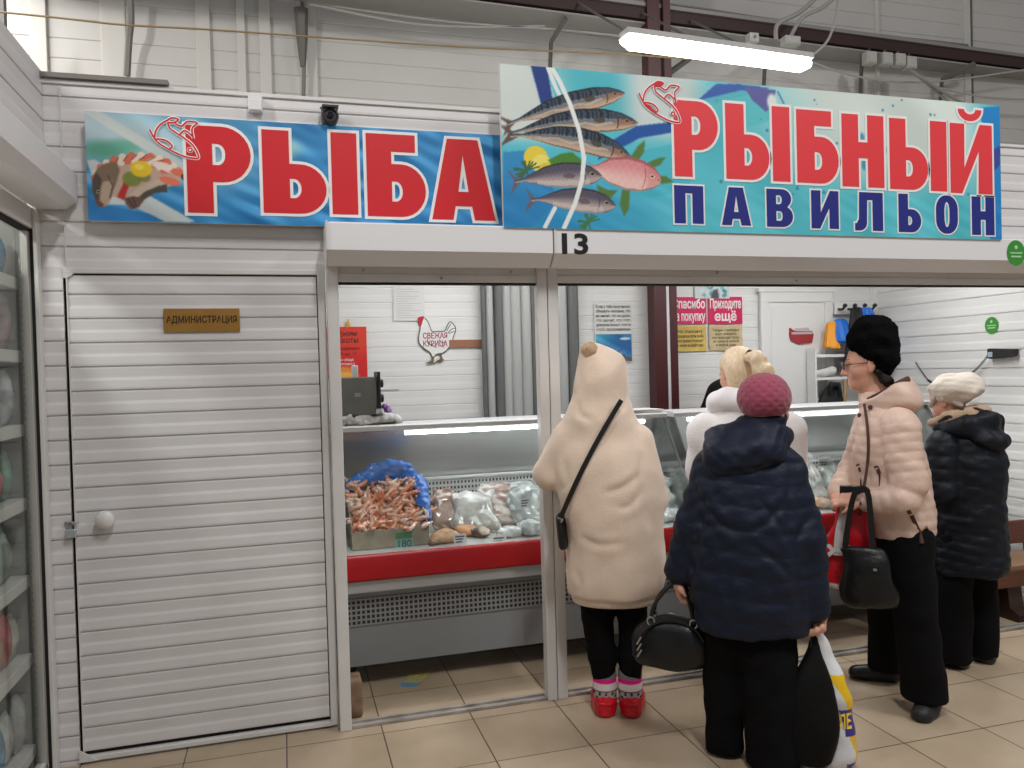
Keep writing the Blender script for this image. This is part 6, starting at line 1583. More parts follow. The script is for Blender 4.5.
def shoe(root, name, heel, toe, m_, r=0.040, h_=0.055, sole=None):
    heel, toe = np.array(heel, float), np.array(toe, float); d = nrm(toe-heel); L = np.linalg.norm(toe-heel); c = (heel+toe)/2; up = np.array([0, 0, 1.])
    lo = np.minimum(heel, toe)-0.09; hi = np.maximum(heel, toe)+np.array([0.09, 0.09, 0.16]); lo[2] = -0.02
    def f(S):
        S.chain([heel+up*h_*0.75, heel+d*L*0.4+up*h_*0.72, toe+up*h_*0.48], [r*0.92, r*0.98, r*0.85], 0.03, squash=(1, 1, 0.9))
        S.chain([heel+up*0.022, heel+d*L*0.5+up*0.022, toe+up*0.022], [r*0.86, r*0.92, r*0.86], 0.015, squash=(1, 1, 0.8))
        S.put(lambda x, y, z: z+0*x+0*y, lo-0.02, hi, 0.004, True) if False else None
    o, S = wear(root, name, lo, hi, f, m_, 0.0065, 1)
    return o
fleece = mat('cream_fleece', srgb(232, 210, 190), 0.95, bump=0.28, bscale=190, var=0.05, vscale=12, sheen=0.3)

# ---------------------------------------------------------------- woman in the cream coat
def b1(S):
    torso_body(S, (-0.15, 0.02, 1.24), (0.11, 0.02, 1.22), (0.0, 0.02, 0.95), (-0.07, 0.02, 0.80), (0.09, 0.02, 0.80), (-0.02, 0.02, 1.33), (-0.01, 0.04, 1.47))
    head(S, (-0.012, 0.045, 1.475), -0.15, -0.2)
    limb(S, (-0.15, 0.02, 1.22), (-0.26, 0.03, 1.045), (-0.19, 0.25, 1.005), 0.05, 0.042, 0.028); hand(S, (-0.185, 0.26, 1.005), (0.4, 0.9, -0.1), (0, 0, -1), -1, 0.5)
    limb(S, (0.11, 0.02, 1.20), (0.18, 0.02, 0.93), (0.17, 0.22, 0.88), 0.05, 0.042, 0.028); hand(S, (0.168, 0.23, 0.88), (-0.3, 0.9, 0.0), (0, 0, -1), 1, 0.5)
    limb(S, (-0.07, 0.02, 0.80), (-0.062, 0.01, 0.44), (-0.038, 0.03, 0.08), 0.075, 0.052, 0.034)
    limb(S, (0.09, 0.02, 0.80), (0.085, 0.01, 0.44), (0.070, 0.03, 0.08), 0.075, 0.052, 0.034)
    S.chain([(-0.036, 0.0, 0.045), (-0.040, 0.15, 0.03)], [0.03, 0.025], 0.02); S.chain([(0.068, 0.0, 0.045), (0.078, 0.15, 0.03)], [0.03, 0.025], 0.02)
w1 = person('w1', 1.33, 3.15, (-0.42, -0.22, -0.01), (0.34, 0.40, 1.62), b1, 'person in a cream hooded fleece coat with a pompom and red clogs, facing the case')
def c1(S):
    S.loft([(0.530, 0.014, 0.0, 0.200, 0.152), (0.58, 0.018, 0, 0.208, 0.162), (0.66, 0.020, 0, 0.212, 0.168), (0.78, 0.018, 0, 0.214, 0.170), (0.95, 0.008, 0, 0.222, 0.168), (1.08, -0.012, 0, 0.222, 0.160), (1.18, -0.035, 0.0, 0.198, 0.140), (1.27, -0.04, 0.01, 0.145, 0.115), (1.36, -0.025, 0.02, 0.105, 0.105)], 0.03)
    S.chain([(-0.165, 0.0, 1.195), (-0.258, 0.02, 1.045), (-0.20, 0.21, 1.00)], [0.080, 0.072, 0.056], 0.022)
    S.chain([(0.115, 0.0, 1.175), (0.178, 0.01, 0.93), (0.172, 0.19, 0.88)], [0.082, 0.072, 0.056], 0.016)
    S.ell((-0.018, 0.02, 1.450), (0.112, 0.125, 0.140), 0.04); S.chain([(-0.02, 0.0, 1.50), (-0.052, -0.02, 1.555), (-0.064, -0.035, 1.582)], [0.090, 0.055, 0.022], 0.05)
    S.chain([(-0.025, 0.0, 1.38), (-0.03, 0.0, 1.28)], [0.116, 0.150], 0.05, squash=(1, 0.9, 1))
    S.ell((0.0, 0.17, 1.45), (0.080, 0.09, 0.11), 0.02, None, True)
    S.noise(0.0035, 22, 2); S.noise(0.0016, 55, 3)
coat1, SC1 = wear(w1, 'coat', (-0.40, -0.26, 0.42), (0.33, 0.32, 1.64), c1, fleece, 0.0065)
crease(coat1, [[(0.135, 1.13), (0.128, 1.02), (0.150, 0.88), (0.168, 0.83)], [(0.128, 1.06), (0.06, 1.01), (-0.02, 0.985)], [(0.13, 0.98), (0.08, 0.93), (0.03, 0.92)], [(-0.185, 1.12), (-0.175, 1.03), (-0.205, 0.98)], [(0.088, 1.42), (0.072, 1.345), (0.02, 1.30)], [(-0.12, 1.36), (-0.115, 1.31), (-0.06, 1.28)], [(-0.12, 0.80), (-0.05, 0.77), (0.05, 0.78)], [(-0.15, 0.66), (-0.13, 0.60), (-0.14, 0.55)]], 0.0050, 0.014)
def hem1(S): S.loft([(0.492, 0.010, 0.0, 0.182, 0.136), (0.54, 0.014, 0, 0.190, 0.142), (0.62, 0.018, 0, 0.19, 0.145)], 0.02)
wear(w1, 'lining', (-0.26, -0.24, 0.42), (0.28, 0.24, 0.62), hem1, mat('cream_lining', srgb(226, 210, 194), 0.9, bump=0.3, bscale=120))
def pom(V):
    return None
o, _ = wear(w1, 'pompom', (-0.13, -0.12, 1.52), (-0.01, 0.0, 1.64), lambda S: S.ell((-0.068, -0.058, 1.578), (0.034, 0.034, 0.032), 0.01).noise(0.004, 240, 3), mat('pompom_tan', srgb(214, 180, 140), 1.0, bump=1.0, bscale=260, sheen=0.4), 0.004, 0, 'tan fur pompom')
def leg1(S):
    S.chain([(-0.066, 0.02, 0.62), (-0.064, 0.01, 0.42), (-0.050, 0.015, 0.26), (-0.040, 0.03, 0.13)], [0.085, 0.068, 0.062, 0.048], 0.02); S.chain([(0.090, 0.02, 0.62), (0.086, 0.01, 0.42), (0.078, 0.015, 0.26), (0.070, 0.03, 0.13)], [0.080, 0.060, 0.054, 0.045], 0.02)
    S.noise(0.002, 60, 7)
wear(w1, 'leggings', (-0.2, -0.16, 0.08), (0.22, 0.16, 0.74), leg1, blackcloth)
def sockcol(V):
    z = V[:, 2]; c = np.tile(np.array(srgb(120, 118, 122)), (len(V), 1))
    def put(a, b, col): c[(z > a) & (z <= b)] = srgb(*col)
    put(0.135, 0.155, (232, 28, 140)); put(0.10, 0.135, (226, 216, 214)); put(0.045, 0.10, (176, 172, 172))
    ang = np.arctan2(V[:, 1], V[:, 0]*1.0); pat = (np.sin(V[:, 0]*230)*np.sin(z*190) > 0.25) & (z > 0.055) & (z < 0.098); c[pat] = srgb(52, 50, 54)
    c[(z > 0.098) & (z < 0.104)] = srgb(60, 58, 62); return c
sockm = mat('knit_sock', (1, 1, 1), 0.9, vcol=True, bump=0.4, bscale=140)
for x in (-0.040, 0.070):
    wear(w1, 'sock', (x-0.09, -0.06, 0.02), (x+0.09, 0.12, 0.20), lambda S: S.chain([(x, 0.025, 0.05), (x, 0.030, 0.11), (x, 0.030, 0.165)], [0.049, 0.050, 0.053], 0.01), sockm, 0.005, 1, 'striped knit sock with a pink band', sockcol)
clog = mat('red_clog', srgb(198, 20, 36), 0.3, bump=0.05, bscale=30)
def clogf(x, sx):
    def f(S):
        S.chain([(x, 0.0, 0.042), (x+sx*0.008, 0.08, 0.045), (x+sx*0.015, 0.17, 0.040)], [0.050, 0.050, 0.045], 0.02, squash=(1, 1, 0.85))
        S.chain([(x, -0.012, 0.016), (x+sx*0.010, 0.08, 0.016), (x+sx*0.018, 0.18, 0.016)], [0.046, 0.052, 0.05], 0.012, squash=(1, 1, 0.5))
        for z in (0.035, 0.058): S.chain([(x-0.05, 0.02, z), (x-0.02, -0.045, z), (x+0.02, -0.045, z), (x+0.05, 0.02, z)], [0.006]*4, 0.008)
        S.ell((x, 0.025, 0.098), (0.046, 0.052, 0.034), 0.006, None, True)
    return f
for x, sx in ((-0.040, -1), (0.072, 1)): wear(w1, 'clog', (x-0.1, -0.1, -0.02), (x+0.1, 0.27, 0.14), clogf(x, sx), clog, 0.005, 1, 'red rubber clog')
# shoulder bag of that woman
hb = MB(); pts = []
for t in np.linspace(0, 1, 22):
    x, z = 0.060+(-0.205-0.060)*t-0.015*math.sin(PI*t), 1.365+(0.875-1.365)*t
    pts.append((x, min(surf_y(SC1, x, z), -0.04)-0.004, z))
pts = smooth_y(pts, 0.006)
ribbon(hb, pts, 0.020, 0.004)
bag1 = tag(empty('shoulder_bag'), 'small black shoulder bag on a long strap across the cream coat', 'bag'); to_world(w1, bag1)
hb.build('strap', mat('black_leather', (0.010, 0.010, 0.011), 0.4, bump=0.2, bscale=70), bag1)
m = MB(); m.lathe([(0.010, -0.002), (0.013, 0), (0.010, 0.002)], (-0.205, pts[-1][1], 0.868), 12, 'y'); m.build('ring', mat('steel'), bag1)
wear(bag1, 'pouch', (-0.32, -0.2, 0.68), (-0.14, 0.2, 0.93), lambda S: S.chain([(-0.212, -0.06, 0.865), (-0.200, -0.04, 0.75)], [0.018, 0.022], 0.01, squash=(1, 4.0, 1)), mat('black_leather'), 0.006, 1)

# ---------------------------------------------------------------- woman in the navy coat
def b2(S):
    torso_body(S, (-0.20, 0.0, 1.15), (0.09, 0.0, 1.15), (-0.06, 0.02, 0.88), (-0.14, 0.02, 0.76), (0.02, 0.02, 0.76), (-0.03, 0.02, 1.22), (0.0, 0.02, 1.33))
    head(S, (0.004, 0.015, 1.338), -0.55, -0.12)
    limb(S, (-0.20, 0.0, 1.13), (-0.285, 0.0, 0.90), (-0.325, 0.03, 0.69), 0.05, 0.042, 0.028); hand(S, (-0.326, 0.03, 0.685), (-0.02, 0.1, -1), (0.9, 0, 0), 1, 1.25)
    limb(S, (0.09, 0.0, 1.13), (0.15, -0.02, 0.88), (0.168, -0.02, 0.615), 0.05, 0.042, 0.028); hand(S, (0.168, -0.02, 0.615), (0, -0.02, -1), (-0.25, -0.9, 0), 1, 1.25)
    limb(S, (-0.14, 0.02, 0.76), (-0.155, 0.03, 0.42), (-0.165, 0.02, 0.07), 0.08, 0.055, 0.04); limb(S, (0.02, 0.02, 0.76), (0.03, 0.0, 0.42), (0.035, -0.04, 0.07), 0.08, 0.055, 0.04)
    S.chain([(-0.165, 0.0, 0.05), (-0.17, 0.13, 0.04)], [0.03, 0.026], 0.02); S.chain([(0.035, -0.06, 0.05), (0.06, 0.08, 0.04)], [0.03, 0.026], 0.02)
w2 = person('w2', 1.72, 2.58, (-0.46, -0.24, -0.01), (0.34, 0.24, 1.50), b2, 'person in a navy quilted coat and burgundy knit hat seen from behind, carrying bags')
navyc = mat('navy_nylon', srgb(21, 29, 47), 0.55, spec=0.3, bump=0.35, bscale=42, var=0.06, vscale=9)
def c2(S):
    S.loft([(0.500, -0.055, 0.0, 0.208, 0.158), (0.57, -0.055, 0, 0.222, 0.170), (0.68, -0.06, 0, 0.226, 0.175), (0.82, -0.06, 0, 0.218, 0.172), (0.97, -0.06, 0, 0.205, 0.165), (1.07, -0.06, 0, 0.192, 0.150), (1.14, -0.06, 0, 0.165, 0.130), (1.20, -0.05, 0.01, 0.125, 0.105), (1.27, -0.02, 0.02, 0.095, 0.095), (1.31, -0.005, 0.02, 0.088, 0.09)], 0.02, 0.0055, 0.084, 0.3)
    S.put(lambda x, y, z: (z-0.452-0.16*np.maximum(x-0.02, 0)-0.22*np.maximum(-0.03-x, 0))*np.ones_like(x+y), (-0.3, -0.2, 0.40), (0.2, 0.2, 0.52), 0.004, False) if False else None
    S.chain([(-0.195, 0.0, 1.115), (-0.262, 0.0, 0.90), (-0.322, 0.02, 0.70)], [0.072, 0.075, 0.058], 0.018, 0.006, 0.080)
    S.chain([(0.075, 0.0, 1.115), (0.138, -0.03, 0.86), (0.166, -0.03, 0.60)], [0.072, 0.076, 0.054], 0.018, 0.006, 0.080)
    S.noise(0.004, 24, 11); S.noise(0.0022, 70, 14)
coat2, SC2 = wear(w2, 'coat', (-0.47, -0.27, 0.42), (0.33, 0.27, 1.36), c2, navyc, 0.006, 1)
crease(coat2, [[(-0.215, 1.08), (-0.218, 0.95), (-0.255, 0.78), (-0.285, 0.62)], [(0.085, 1.08), (0.075, 0.95), (0.10, 0.80), (0.118, 0.60)], [(0.08, 1.02), (0.0, 0.93), (-0.06, 0.90)], [(-0.02, 1.02), (0.05, 0.92), (0.085, 0.84)], [(-0.06, 0.86), (0.03, 0.80), (0.10, 0.72)], [(-0.215, 0.98), (-0.15, 0.92), (-0.10, 0.90)], [(0.16, 0.95), (0.12, 0.90), (0.10, 0.84)]], 0.0055, 0.012)
def hd2(S):
    S.ell((-0.075, -0.085, 1.165), (0.150, 0.085, 0.085), 0.04, (0.25, -0.22, 0)); S.ell((-0.03, -0.02, 1.235), (0.118, 0.112, 0.070), 0.04, (0.1, 0.12, 0))
    S.chain([(-0.17, -0.05, 1.19), (-0.17, 0.02, 1.215), (-0.12, 0.08, 1.24)], [0.05, 0.045, 0.04], 0.03); S.chain([(0.05, -0.05, 1.195), (0.070, 0.02, 1.225), (0.05, 0.09, 1.25)], [0.030, 0.028, 0.028], 0.04)
    S.noise(0.006, 34, 12); S.noise(0.003, 85, 17)
wear(w2, 'hood', (-0.3, -0.26, 1.02), (0.2, 0.2, 1.36), hd2, navyc, 0.006, 1)
def tr2(S):
    S.chain([(-0.13, 0.02, 0.66), (-0.150, 0.02, 0.40), (-0.170, 0.02, 0.0)], [0.112, 0.092, 0.068], 0.02); S.chain([(-0.01, 0.02, 0.66), (0.0, -0.02, 0.40), (0.005, -0.05, 0.0)], [0.112, 0.104, 0.092], 0.02); S.noise(0.004, 26, 13); S.noise(0.003, 60, 19)
    hem_cut(S, 0.012)
wear(w2, 'trousers', (-0.32, -0.22, -0.03), (0.22, 0.22, 0.80), tr2, blackcloth)
for hx in (((-0.166, 0.0, 0), (-0.172, 0.12, 0)), ((0.040, -0.07, 0), (0.07, 0.06, 0))): shoe(w2, 'shoe', hx[0], hx[1], mat('black_shoe', (0.012, 0.012, 0.013), 0.35))
# knitted hat: lattice of plaited ribs
def knit_hat(root, c, r, m_, lean=(0, 0)):
    nu, nv = 150, 64; vs = []
    for j in range(nv+1):
        t = j/nv; th_ = t*2.28        # from the crown down to the brim
        for i in range(nu):
            p = 2*PI*i/nu
            a, b = 7*p+8.5*th_, 7*p-8.5*th_
            k = 0.042*max(abs(math.sin(a)), abs(math.sin(b)))*min(1, th_*1.6)-0.024+0.012*math.cos(14*p)*max(0, 1-th_*1.4)
            if t > 0.93: k = 0.020*abs(math.cos(40*p))
            s_ = (1+k)*(1.0 if th_ < 1.6 else 1-0.10*(th_-1.6))
            st = math.sin(th_) if th_ < 1.57 else 1.0-0.16*(th_-1.57)**2*3
            vs.append((c[0]+r[0]*s_*st*math.cos(p)+lean[0]*(1-t), c[1]+r[1]*s_*st*math.sin(p)+lean[1]*(1-t), c[2]+r[2]*s_*math.cos(th_)))
    fs = [(j*nu+i, j*nu+(i+1) % nu, (j+1)*nu+(i+1) % nu, (j+1)*nu+i) for j in range(nv) for i in range(nu)]
    fs.append(tuple(range(nv*nu, nv*nu+nu)))
    return raw('knit_hat', vs, fs, m_, root, True)
knit_hat(w2, (0.004, 0.005, 1.368), (0.098, 0.106, 0.099), mat('burgundy_wool', srgb(150, 66, 88), 0.9, bump=0.35, bscale=190, sheen=0.3))
# handbag in her left hand
leather = mat('black_bag_leather', (0.005, 0.005, 0.0055), 0.38, bump=0.35, bscale=28)
bag2 = tag(empty('handbag'), 'black dome shaped leather handbag carried low in the navy coated woman\'s left hand', 'bag'); to_world(w2, bag2)
def bg2(S):
    V0 = 0.03
    S.loft([(0.318, -0.350, V0, 0.140, 0.060), (0.345, -0.355, V0, 0.158, 0.075), (0.40, -0.360, V0, 0.156, 0.078), (0.45, -0.362, V0, 0.140, 0.068), (0.49, -0.362, V0, 0.108, 0.050), (0.515, -0.360, V0, 0.060, 0.025)], 0.02, n=2.8)
    S.noise(0.004, 40, 15)
wear(bag2, 'bag_body', (-0.55, -0.12, 0.28), (-0.16, 0.18, 0.56), bg2, leather, 0.0065)
m = MB(); m.tube(spline([(-0.505, -0.040, 0.37), (-0.488, -0.035, 0.43), (-0.44, -0.028, 0.485), (-0.36, -0.02, 0.515), (-0.27, -0.025, 0.487), (-0.235, -0.03, 0.44)]), 0.005, 6); m.build('piping', mat('black_leather'), bag2)
for y_ in (-0.018, 0.075):
    m = MB(); m.tube(spline([(-0.435, y_, 0.505), (-0.42, y_*0.8+0.01, 0.57), (-0.355, y_*0.4+0.02, 0.645), (-0.315, y_*0.4+0.02, 0.645), (-0.285, y_*0.8+0.01, 0.57), (-0.272, y_, 0.505)]), 0.0075, 8); h_ = m.build('handle', mat('black_leather'), bag2, True)
    for x in (-0.435, -0.272):
        m = MB(); m.tube([(x+0.014*math.cos(a*PI/6), y_-0.004, 0.505+0.016*math.sin(a*PI/6)) for a in range(13)], 0.0035, 6); m.build('ring', mat('steel'), h_)
m = MB()
for z in (0.42, 0.395, 0.37): m.tube([(-0.488, -0.048, z), (-0.470, -0.052, z+0.03)], 0.004, 5)
m.build('zip_trim', mat('steel'), bag2)
# bags in her right hand
bag3 = tag(empty('shopping_bag'), 'large black soft shopping bag in the navy coated woman\'s right hand', 'bag'); to_world(w2, bag3)
def bg3(S):
    S.loft([(0.02, 0.125, -0.04, 0.100, 0.060), (0.10, 0.130, -0.04, 0.102, 0.066), (0.22, 0.135, -0.04, 0.088, 0.058), (0.34, 0.150, -0.035, 0.062, 0.044), (0.44, 0.160, -0.03, 0.038, 0.028), (0.505, 0.166, -0.025, 0.018, 0.016)], 0.02, n=2.4); S.noise(0.007, 26, 16)
wear(bag3, 'bag_body', (-0.03, -0.16, -0.01), (0.30, 0.10, 0.54), bg3, mat('black_fabric_bag', (0.0045, 0.0045, 0.005), 0.7, spec=0.2, bump=0.5, bscale=16), 0.0075)
m = MB(); ribbon(m, spline([(0.148, -0.05, 0.46), (0.156, -0.035, 0.53), (0.168, -0.025, 0.553), (0.176, -0.015, 0.53), (0.178, 0.0, 0.46)]), 0.016, 0.004, (-1, 0, 0)); m.build('handle', mat('black_leather'), bag3)
bag4 = tag(empty('plastic_bag'), 'white and yellow plastic carrier bag with a blue block in the right hand', 'bag'); to_world(w2, bag4)
def pb_col(V):
    x, z = V[:, 0], V[:, 2]; edge = 0.165+0.10*smoothstep(0.52, 0.10, z)
    c = np.tile(np.array(srgb(222, 224, 228)), (len(V), 1)); e = x-edge
    y_ = (e > 0.020+0.012*np.sin(z*30)) & (z < 0.36); c[y_] = srgb(240, 196, 30)
    b_ = (e > -0.002) & (z > 0.135) & (z < 0.232); c[b_] = srgb(62, 52, 138); c[(e > -0.002) & (z < 0.035)] = srgb(70, 60, 140)
    return c
def bg4(S):
    S.loft([(0.01, 0.225, 0.015, 0.062, 0.048), (0.10, 0.238, 0.015, 0.062, 0.052), (0.21, 0.236, 0.01, 0.060, 0.050), (0.29, 0.222, 0.0, 0.058, 0.044), (0.38, 0.202, -0.005, 0.044, 0.030), (0.46, 0.184, -0.01, 0.026, 0.020), (0.545, 0.170, -0.02, 0.012, 0.012)], 0.02, n=2.0); S.noise(0.006, 34, 18)
_, SB4 = wear(bag4, 'bag_body', (0.10, -0.10, -0.01), (0.34, 0.12, 0.57), bg4, mat('carrier_plastic', (1, 1, 1), 0.3, vcol=True, bump=0.4, bscale=22), 0.005, 1, None, pb_col)
vs, fs = text_shape('ЛЕ', 0.070, 0.002); m = MB(); m.add([(0.262+v.x*0.5, surf_y(SB4, 0.262+v.x*0.5, 0.185+v.y)-0.004-v.z, 0.185+v.y) for v in vs], fs); m.build('lettering', mat('letter_yellow', srgb(242, 204, 50), 0.4), bag4)

# ---------------------------------------------------------------- woman in the pale pink jacket
YW3 = math.radians(98)
def b3(S):
    torso_body(S, (0.02, -0.15, 1.25), (-0.05, 0.15, 1.25), (0.0, 0.0, 0.98), (0.05, -0.08, 0.80), (0.02, 0.08, 0.80), (-0.045, 0.0, 1.34), (-0.075, 0.0, 1.47))
    head(S, (-0.082, -0.01, 1.487), YW3, -0.10, 0.97)
    limb(S, (0.02, -0.15, 1.24), (0.05, -0.19, 0.955), (-0.10, -0.20, 0.905), 0.05, 0.042, 0.028); hand(S, (-0.11, -0.20, 0.905), (-0.95, 0.05, 0.05), (0, 0.6, -0.8), 1, 0.9)
    limb(S, (-0.07, 0.15, 1.22), (-0.13, 0.12, 0.97), (-0.222, -0.03, 0.900), 0.05, 0.042, 0.027); hand(S, (-0.222, -0.04, 0.900), (0.55, -0.80, 0.03), (0.2, 0.3, -0.9), -1, 0.55)
    limb(S, (0.05, -0.08, 0.80), (0.085, -0.10, 0.43), (0.118, -0.095, 0.09), 0.08, 0.055, 0.038); limb(S, (0.02, 0.08, 0.80), (-0.03, 0.14, 0.43), (-0.045, 0.22, 0.09), 0.08, 0.055, 0.038)
    S.chain([(0.12, -0.10, 0.05), (0.10, -0.16, 0.04)], [0.024, 0.02], 0.02); S.chain([(-0.04, 0.22, 0.05), (-0.16, 0.20, 0.035)], [0.024, 0.02], 0.02)
w3 = person('w3', 2.55, 2.87, (-0.36, -0.36, -0.01), (0.28, 0.36, 1.62), b3, 'person in a pale pink quilted jacket, black fluffy hat and glasses, in profile facing left', 0.005)
pinkj = mat('pale_pink_nylon', srgb(214, 186, 170), 0.5, bump=0.3, bscale=36, var=0.04, vscale=10)
brown = mat('brown_lining', srgb(84, 52, 44), 0.8, bump=0.2, bscale=60)
def c3(S):
    S.loft([(0.735, 0.040, 0.0, 0.132, 0.175), (0.80, 0.038, 0, 0.140, 0.185), (0.90, 0.020, 0, 0.150, 0.185), (1.00, -0.005, 0, 0.155, 0.178), (1.10, -0.012, 0, 0.152, 0.175), (1.19, -0.015, 0, 0.138, 0.170), (1.26, -0.02, 0, 0.110, 0.140), (1.32, -0.035, 0, 0.088, 0.098), (1.365, -0.045, 0, 0.078, 0.080)], 0.02, 0.0032, 0.042, 0.2)
    S.chain([(0.035, -0.140, 1.225), (0.066, -0.180, 0.99), (0.045, -0.195, 0.925), (-0.085, -0.20, 0.905)], [0.080, 0.077, 0.067, 0.048], 0.016, 0.0048, 0.040)
    S.chain([(-0.075, 0.145, 1.215), (-0.145, 0.115, 0.99), (-0.215, -0.005, 0.905)], [0.078, 0.076, 0.052], 0.016, 0.0048, 0.040)
    S.put(lambda x, y, z: np.maximum(np.abs(x-0.128)-0.35*(0.805-z), z-0.805)+0*y, (0.08, -0.20, 0.70), (0.18, -0.08, 0.82), 0.004, True)
    S.noise(0.003, 26, 21); S.noise(0.0018, 75, 23)
coat3, SC3 = wear(w3, 'jacket', (-0.32, -0.31, 0.70), (0.26, 0.26, 1.42), c3, pinkj, 0.0055, 1)
RIM = lambda x: 1.318+0.56*(x+0.115)
def hd3(S):
    S.ell((-0.012, -0.004, 1.345), (0.126, 0.120, 0.110), 0.02, (0, -0.35, 0)); S.ell((0.055, -0.02, 1.325), (0.080, 0.118, 0.055), 0.04, (0, 0.3, 0))
    S.ell((-0.020, -0.002, 1.375), (0.108, 0.098, 0.120), 0.008, (0, -0.35, 0), True)
    S.put(lambda x, y, z: -(z-RIM(x))*0.87+0*y, (-0.2, -0.2, 1.2), (0.2, 0.2, 1.55), 0.008, True)
    S.noise(0.003, 40, 22); S.noise(0.0015, 85, 29)
wear(w3, 'hood', (-0.2, -0.2, 1.20), (0.2, 0.2, 1.52), hd3, pinkj, 0.005, 1)
def ln3(S):
    S.ell((-0.018, -0.003, 1.368), (0.113, 0.104, 0.120), 0.01, (0, -0.35, 0)); S.ell((-0.020, -0.002, 1.375), (0.098, 0.088, 0.120), 0.006, (0, -0.35, 0), True)
    S.put(lambda x, y, z: -(z-RIM(x)-0.006)*0.87+0*y, (-0.2, -0.2, 1.2), (0.2, 0.2, 1.55), 0.004, True)
wear(w3, 'hood_lining', (-0.17, -0.16, 1.22), (0.16, 0.16, 1.52), ln3, brown, 0.005, 1, 'brown hood lining')
# zip, studs, drawcords, pocket zip
m = MB(); pts = []
for t in np.linspace(0, 1, 26):
    z = 1.315-0.575*t; x = -0.098+0.018*math.sin(t*5)-0.012*t; pts.append((x, surf_y(SC3, x, z)-0.003, z))
pts = smooth_y(pts, 0.003); ribbon(m, pts, 0.012, 0.004); m.build('zip', brown, w3)['label'] = 'brown zip'
for x, z in ((-0.075, 1.300), (-0.118, 1.262)):
    m = MB(); m.lathe([(0.010, 0.006), (0.010, -0.004), (0.005, -0.007), (0, -0.007)], (x, surf_y(SC3, x, z)-0.006 if z < 1.28 else -0.118, z), 14, 'y'); m.build('stud', brown, w3)
for x in (-0.128, -0.055):
    y_ = surf_y(SC3, x, 1.03); m = MB(); m.tube(spline([(x-0.008, y_-0.004, 1.045), (x+0.006, y_-0.008, 1.052), (x+0.012, y_-0.008, 1.02), (x+0.010, y_-0.008, 0.96)]), 0.0035, 6); m.tube([(x+0.006, y_-0.010, 1.040), (x+0.012, y_-0.010, 1.022)], 0.008, 8); m.build('drawcord', brown, w3)
pz = []
for t in np.linspace(0, 1, 9):
    x, z = 0.062+0.045*t, 0.885-0.115*t; pz.append((x, surf_y(SC3, x, z)-0.003, z))
m = MB(); ribbon(m, pz, 0.016, 0.005); m.tube([pz[-1], (pz[-1][0]+0.004, pz[-1][1]-0.006, pz[-1][2]-0.035)], [0.006, 0.010], 8); m.build('pocket_zip', brown, w3)
def tr3(S):
    S.chain([(0.055, -0.07, 0.74), (0.085, -0.10, 0.42), (0.118, -0.095, 0.02)], [0.112, 0.086, 0.094], 0.02); S.chain([(0.025, 0.07, 0.74), (-0.025, 0.14, 0.42), (-0.030, 0.215, 0.02)], [0.112, 0.084, 0.082], 0.02); S.noise(0.003, 28, 24); hem_cut(S, 0.060)
wear(w3, 'trousers', (-0.18, -0.32, -0.02), (0.26, 0.34, 0.88), tr3, blackcloth)
shoe(w3, 'shoe', (0.135, -0.085, 0), (0.100, -0.185, 0), mat('grey_shoe', (0.016, 0.016, 0.017), 0.55), 0.046, 0.052); shoe(w3, 'shoe', (-0.01, 0.215, 0), (-0.160, 0.20, 0), mat('black_shoe'), 0.042, 0.055)
def ht3(S):
    S.ell((-0.060, -0.005, 1.596), (0.104, 0.112, 0.106), 0.03, (0, -0.15, 0)); S.ell((-0.022, -0.01, 1.515), (0.064, 0.102, 0.085), 0.04); S.ell((-0.098, -0.005, 1.562), (0.066, 0.092, 0.036), 0.03, (0, 0.5, 0)); S.ell((-0.06, -0.005, 1.535), (0.055, 0.098, 0.036), 0.03, (0, 0.7, 0))
    S.noise(0.004, 60, 26)
hat3, _ = wear(w3, 'fluffy_hat', (-0.22, -0.17, 1.40), (0.10, 0.17, 1.76), ht3, mat('black_fur', (0.004, 0.004, 0.0045), 1.0, bump=1.0, bscale=120, spec=0.1), 0.006, 1)
v_ = np.zeros(len(hat3.data.vertices)*3); hat3.data.vertices.foreach_get('co', v_); v_ += np.repeat(RNG.normal(size=len(v_)//3)*0.0016, 3)*np.tile([1, 1, 1], len(v_)//3); hat3.data.vertices.foreach_set('co', v_)
def hr3(S): S.chain([(-0.045, -0.075, 1.45), (-0.012, -0.070, 1.415), (0.0, -0.02, 1.405)], [0.016, 0.020, 0.022], 0.02); S.noise(0.003, 90, 27)
wear(w3, 'hair', (-0.1, -0.13, 1.36), (0.06, 0.06, 1.50), hr3, mat('dark_hair', (0.010, 0.007, 0.006), 0.6, spec=0.25, bump=0.6, bscale=120), 0.005)
# glasses
M3 = Matrix.Translation((-0.082, -0.01, 1.487)) @ Matrix.Rotation(YW3, 4, 'Z') @ Matrix.Rotation(-0.10, 4, 'X')
gl_ = MB()
for s_ in (-1, 1):
    gl_.tube([M3 @ Vector((s_*0.034+0.026*math.cos(a*PI/10), 0.105, 0.002+0.018*math.sin(a*PI/10))) for a in range(21)], 0.0026, 6)
    gl_.tube([M3 @ Vector((s_*0.060, 0.105, 0.006)), M3 @ Vector((s_*0.070, 0.09, 0.007)), M3 @ Vector((s_*0.076, 0.01, 0.006))], 0.0018, 6)
gl_.tube([M3 @ Vector((-0.009, 0.105, 0.006)), M3 @ Vector((0, 0.109, 0.008)), M3 @ Vector((0.009, 0.105, 0.006))], 0.0018, 6)
g_ = gl_.build('glasses', mat('glasses_frame', (0.04, 0.025, 0.02), 0.3, 0.3), w3)
m = MB()
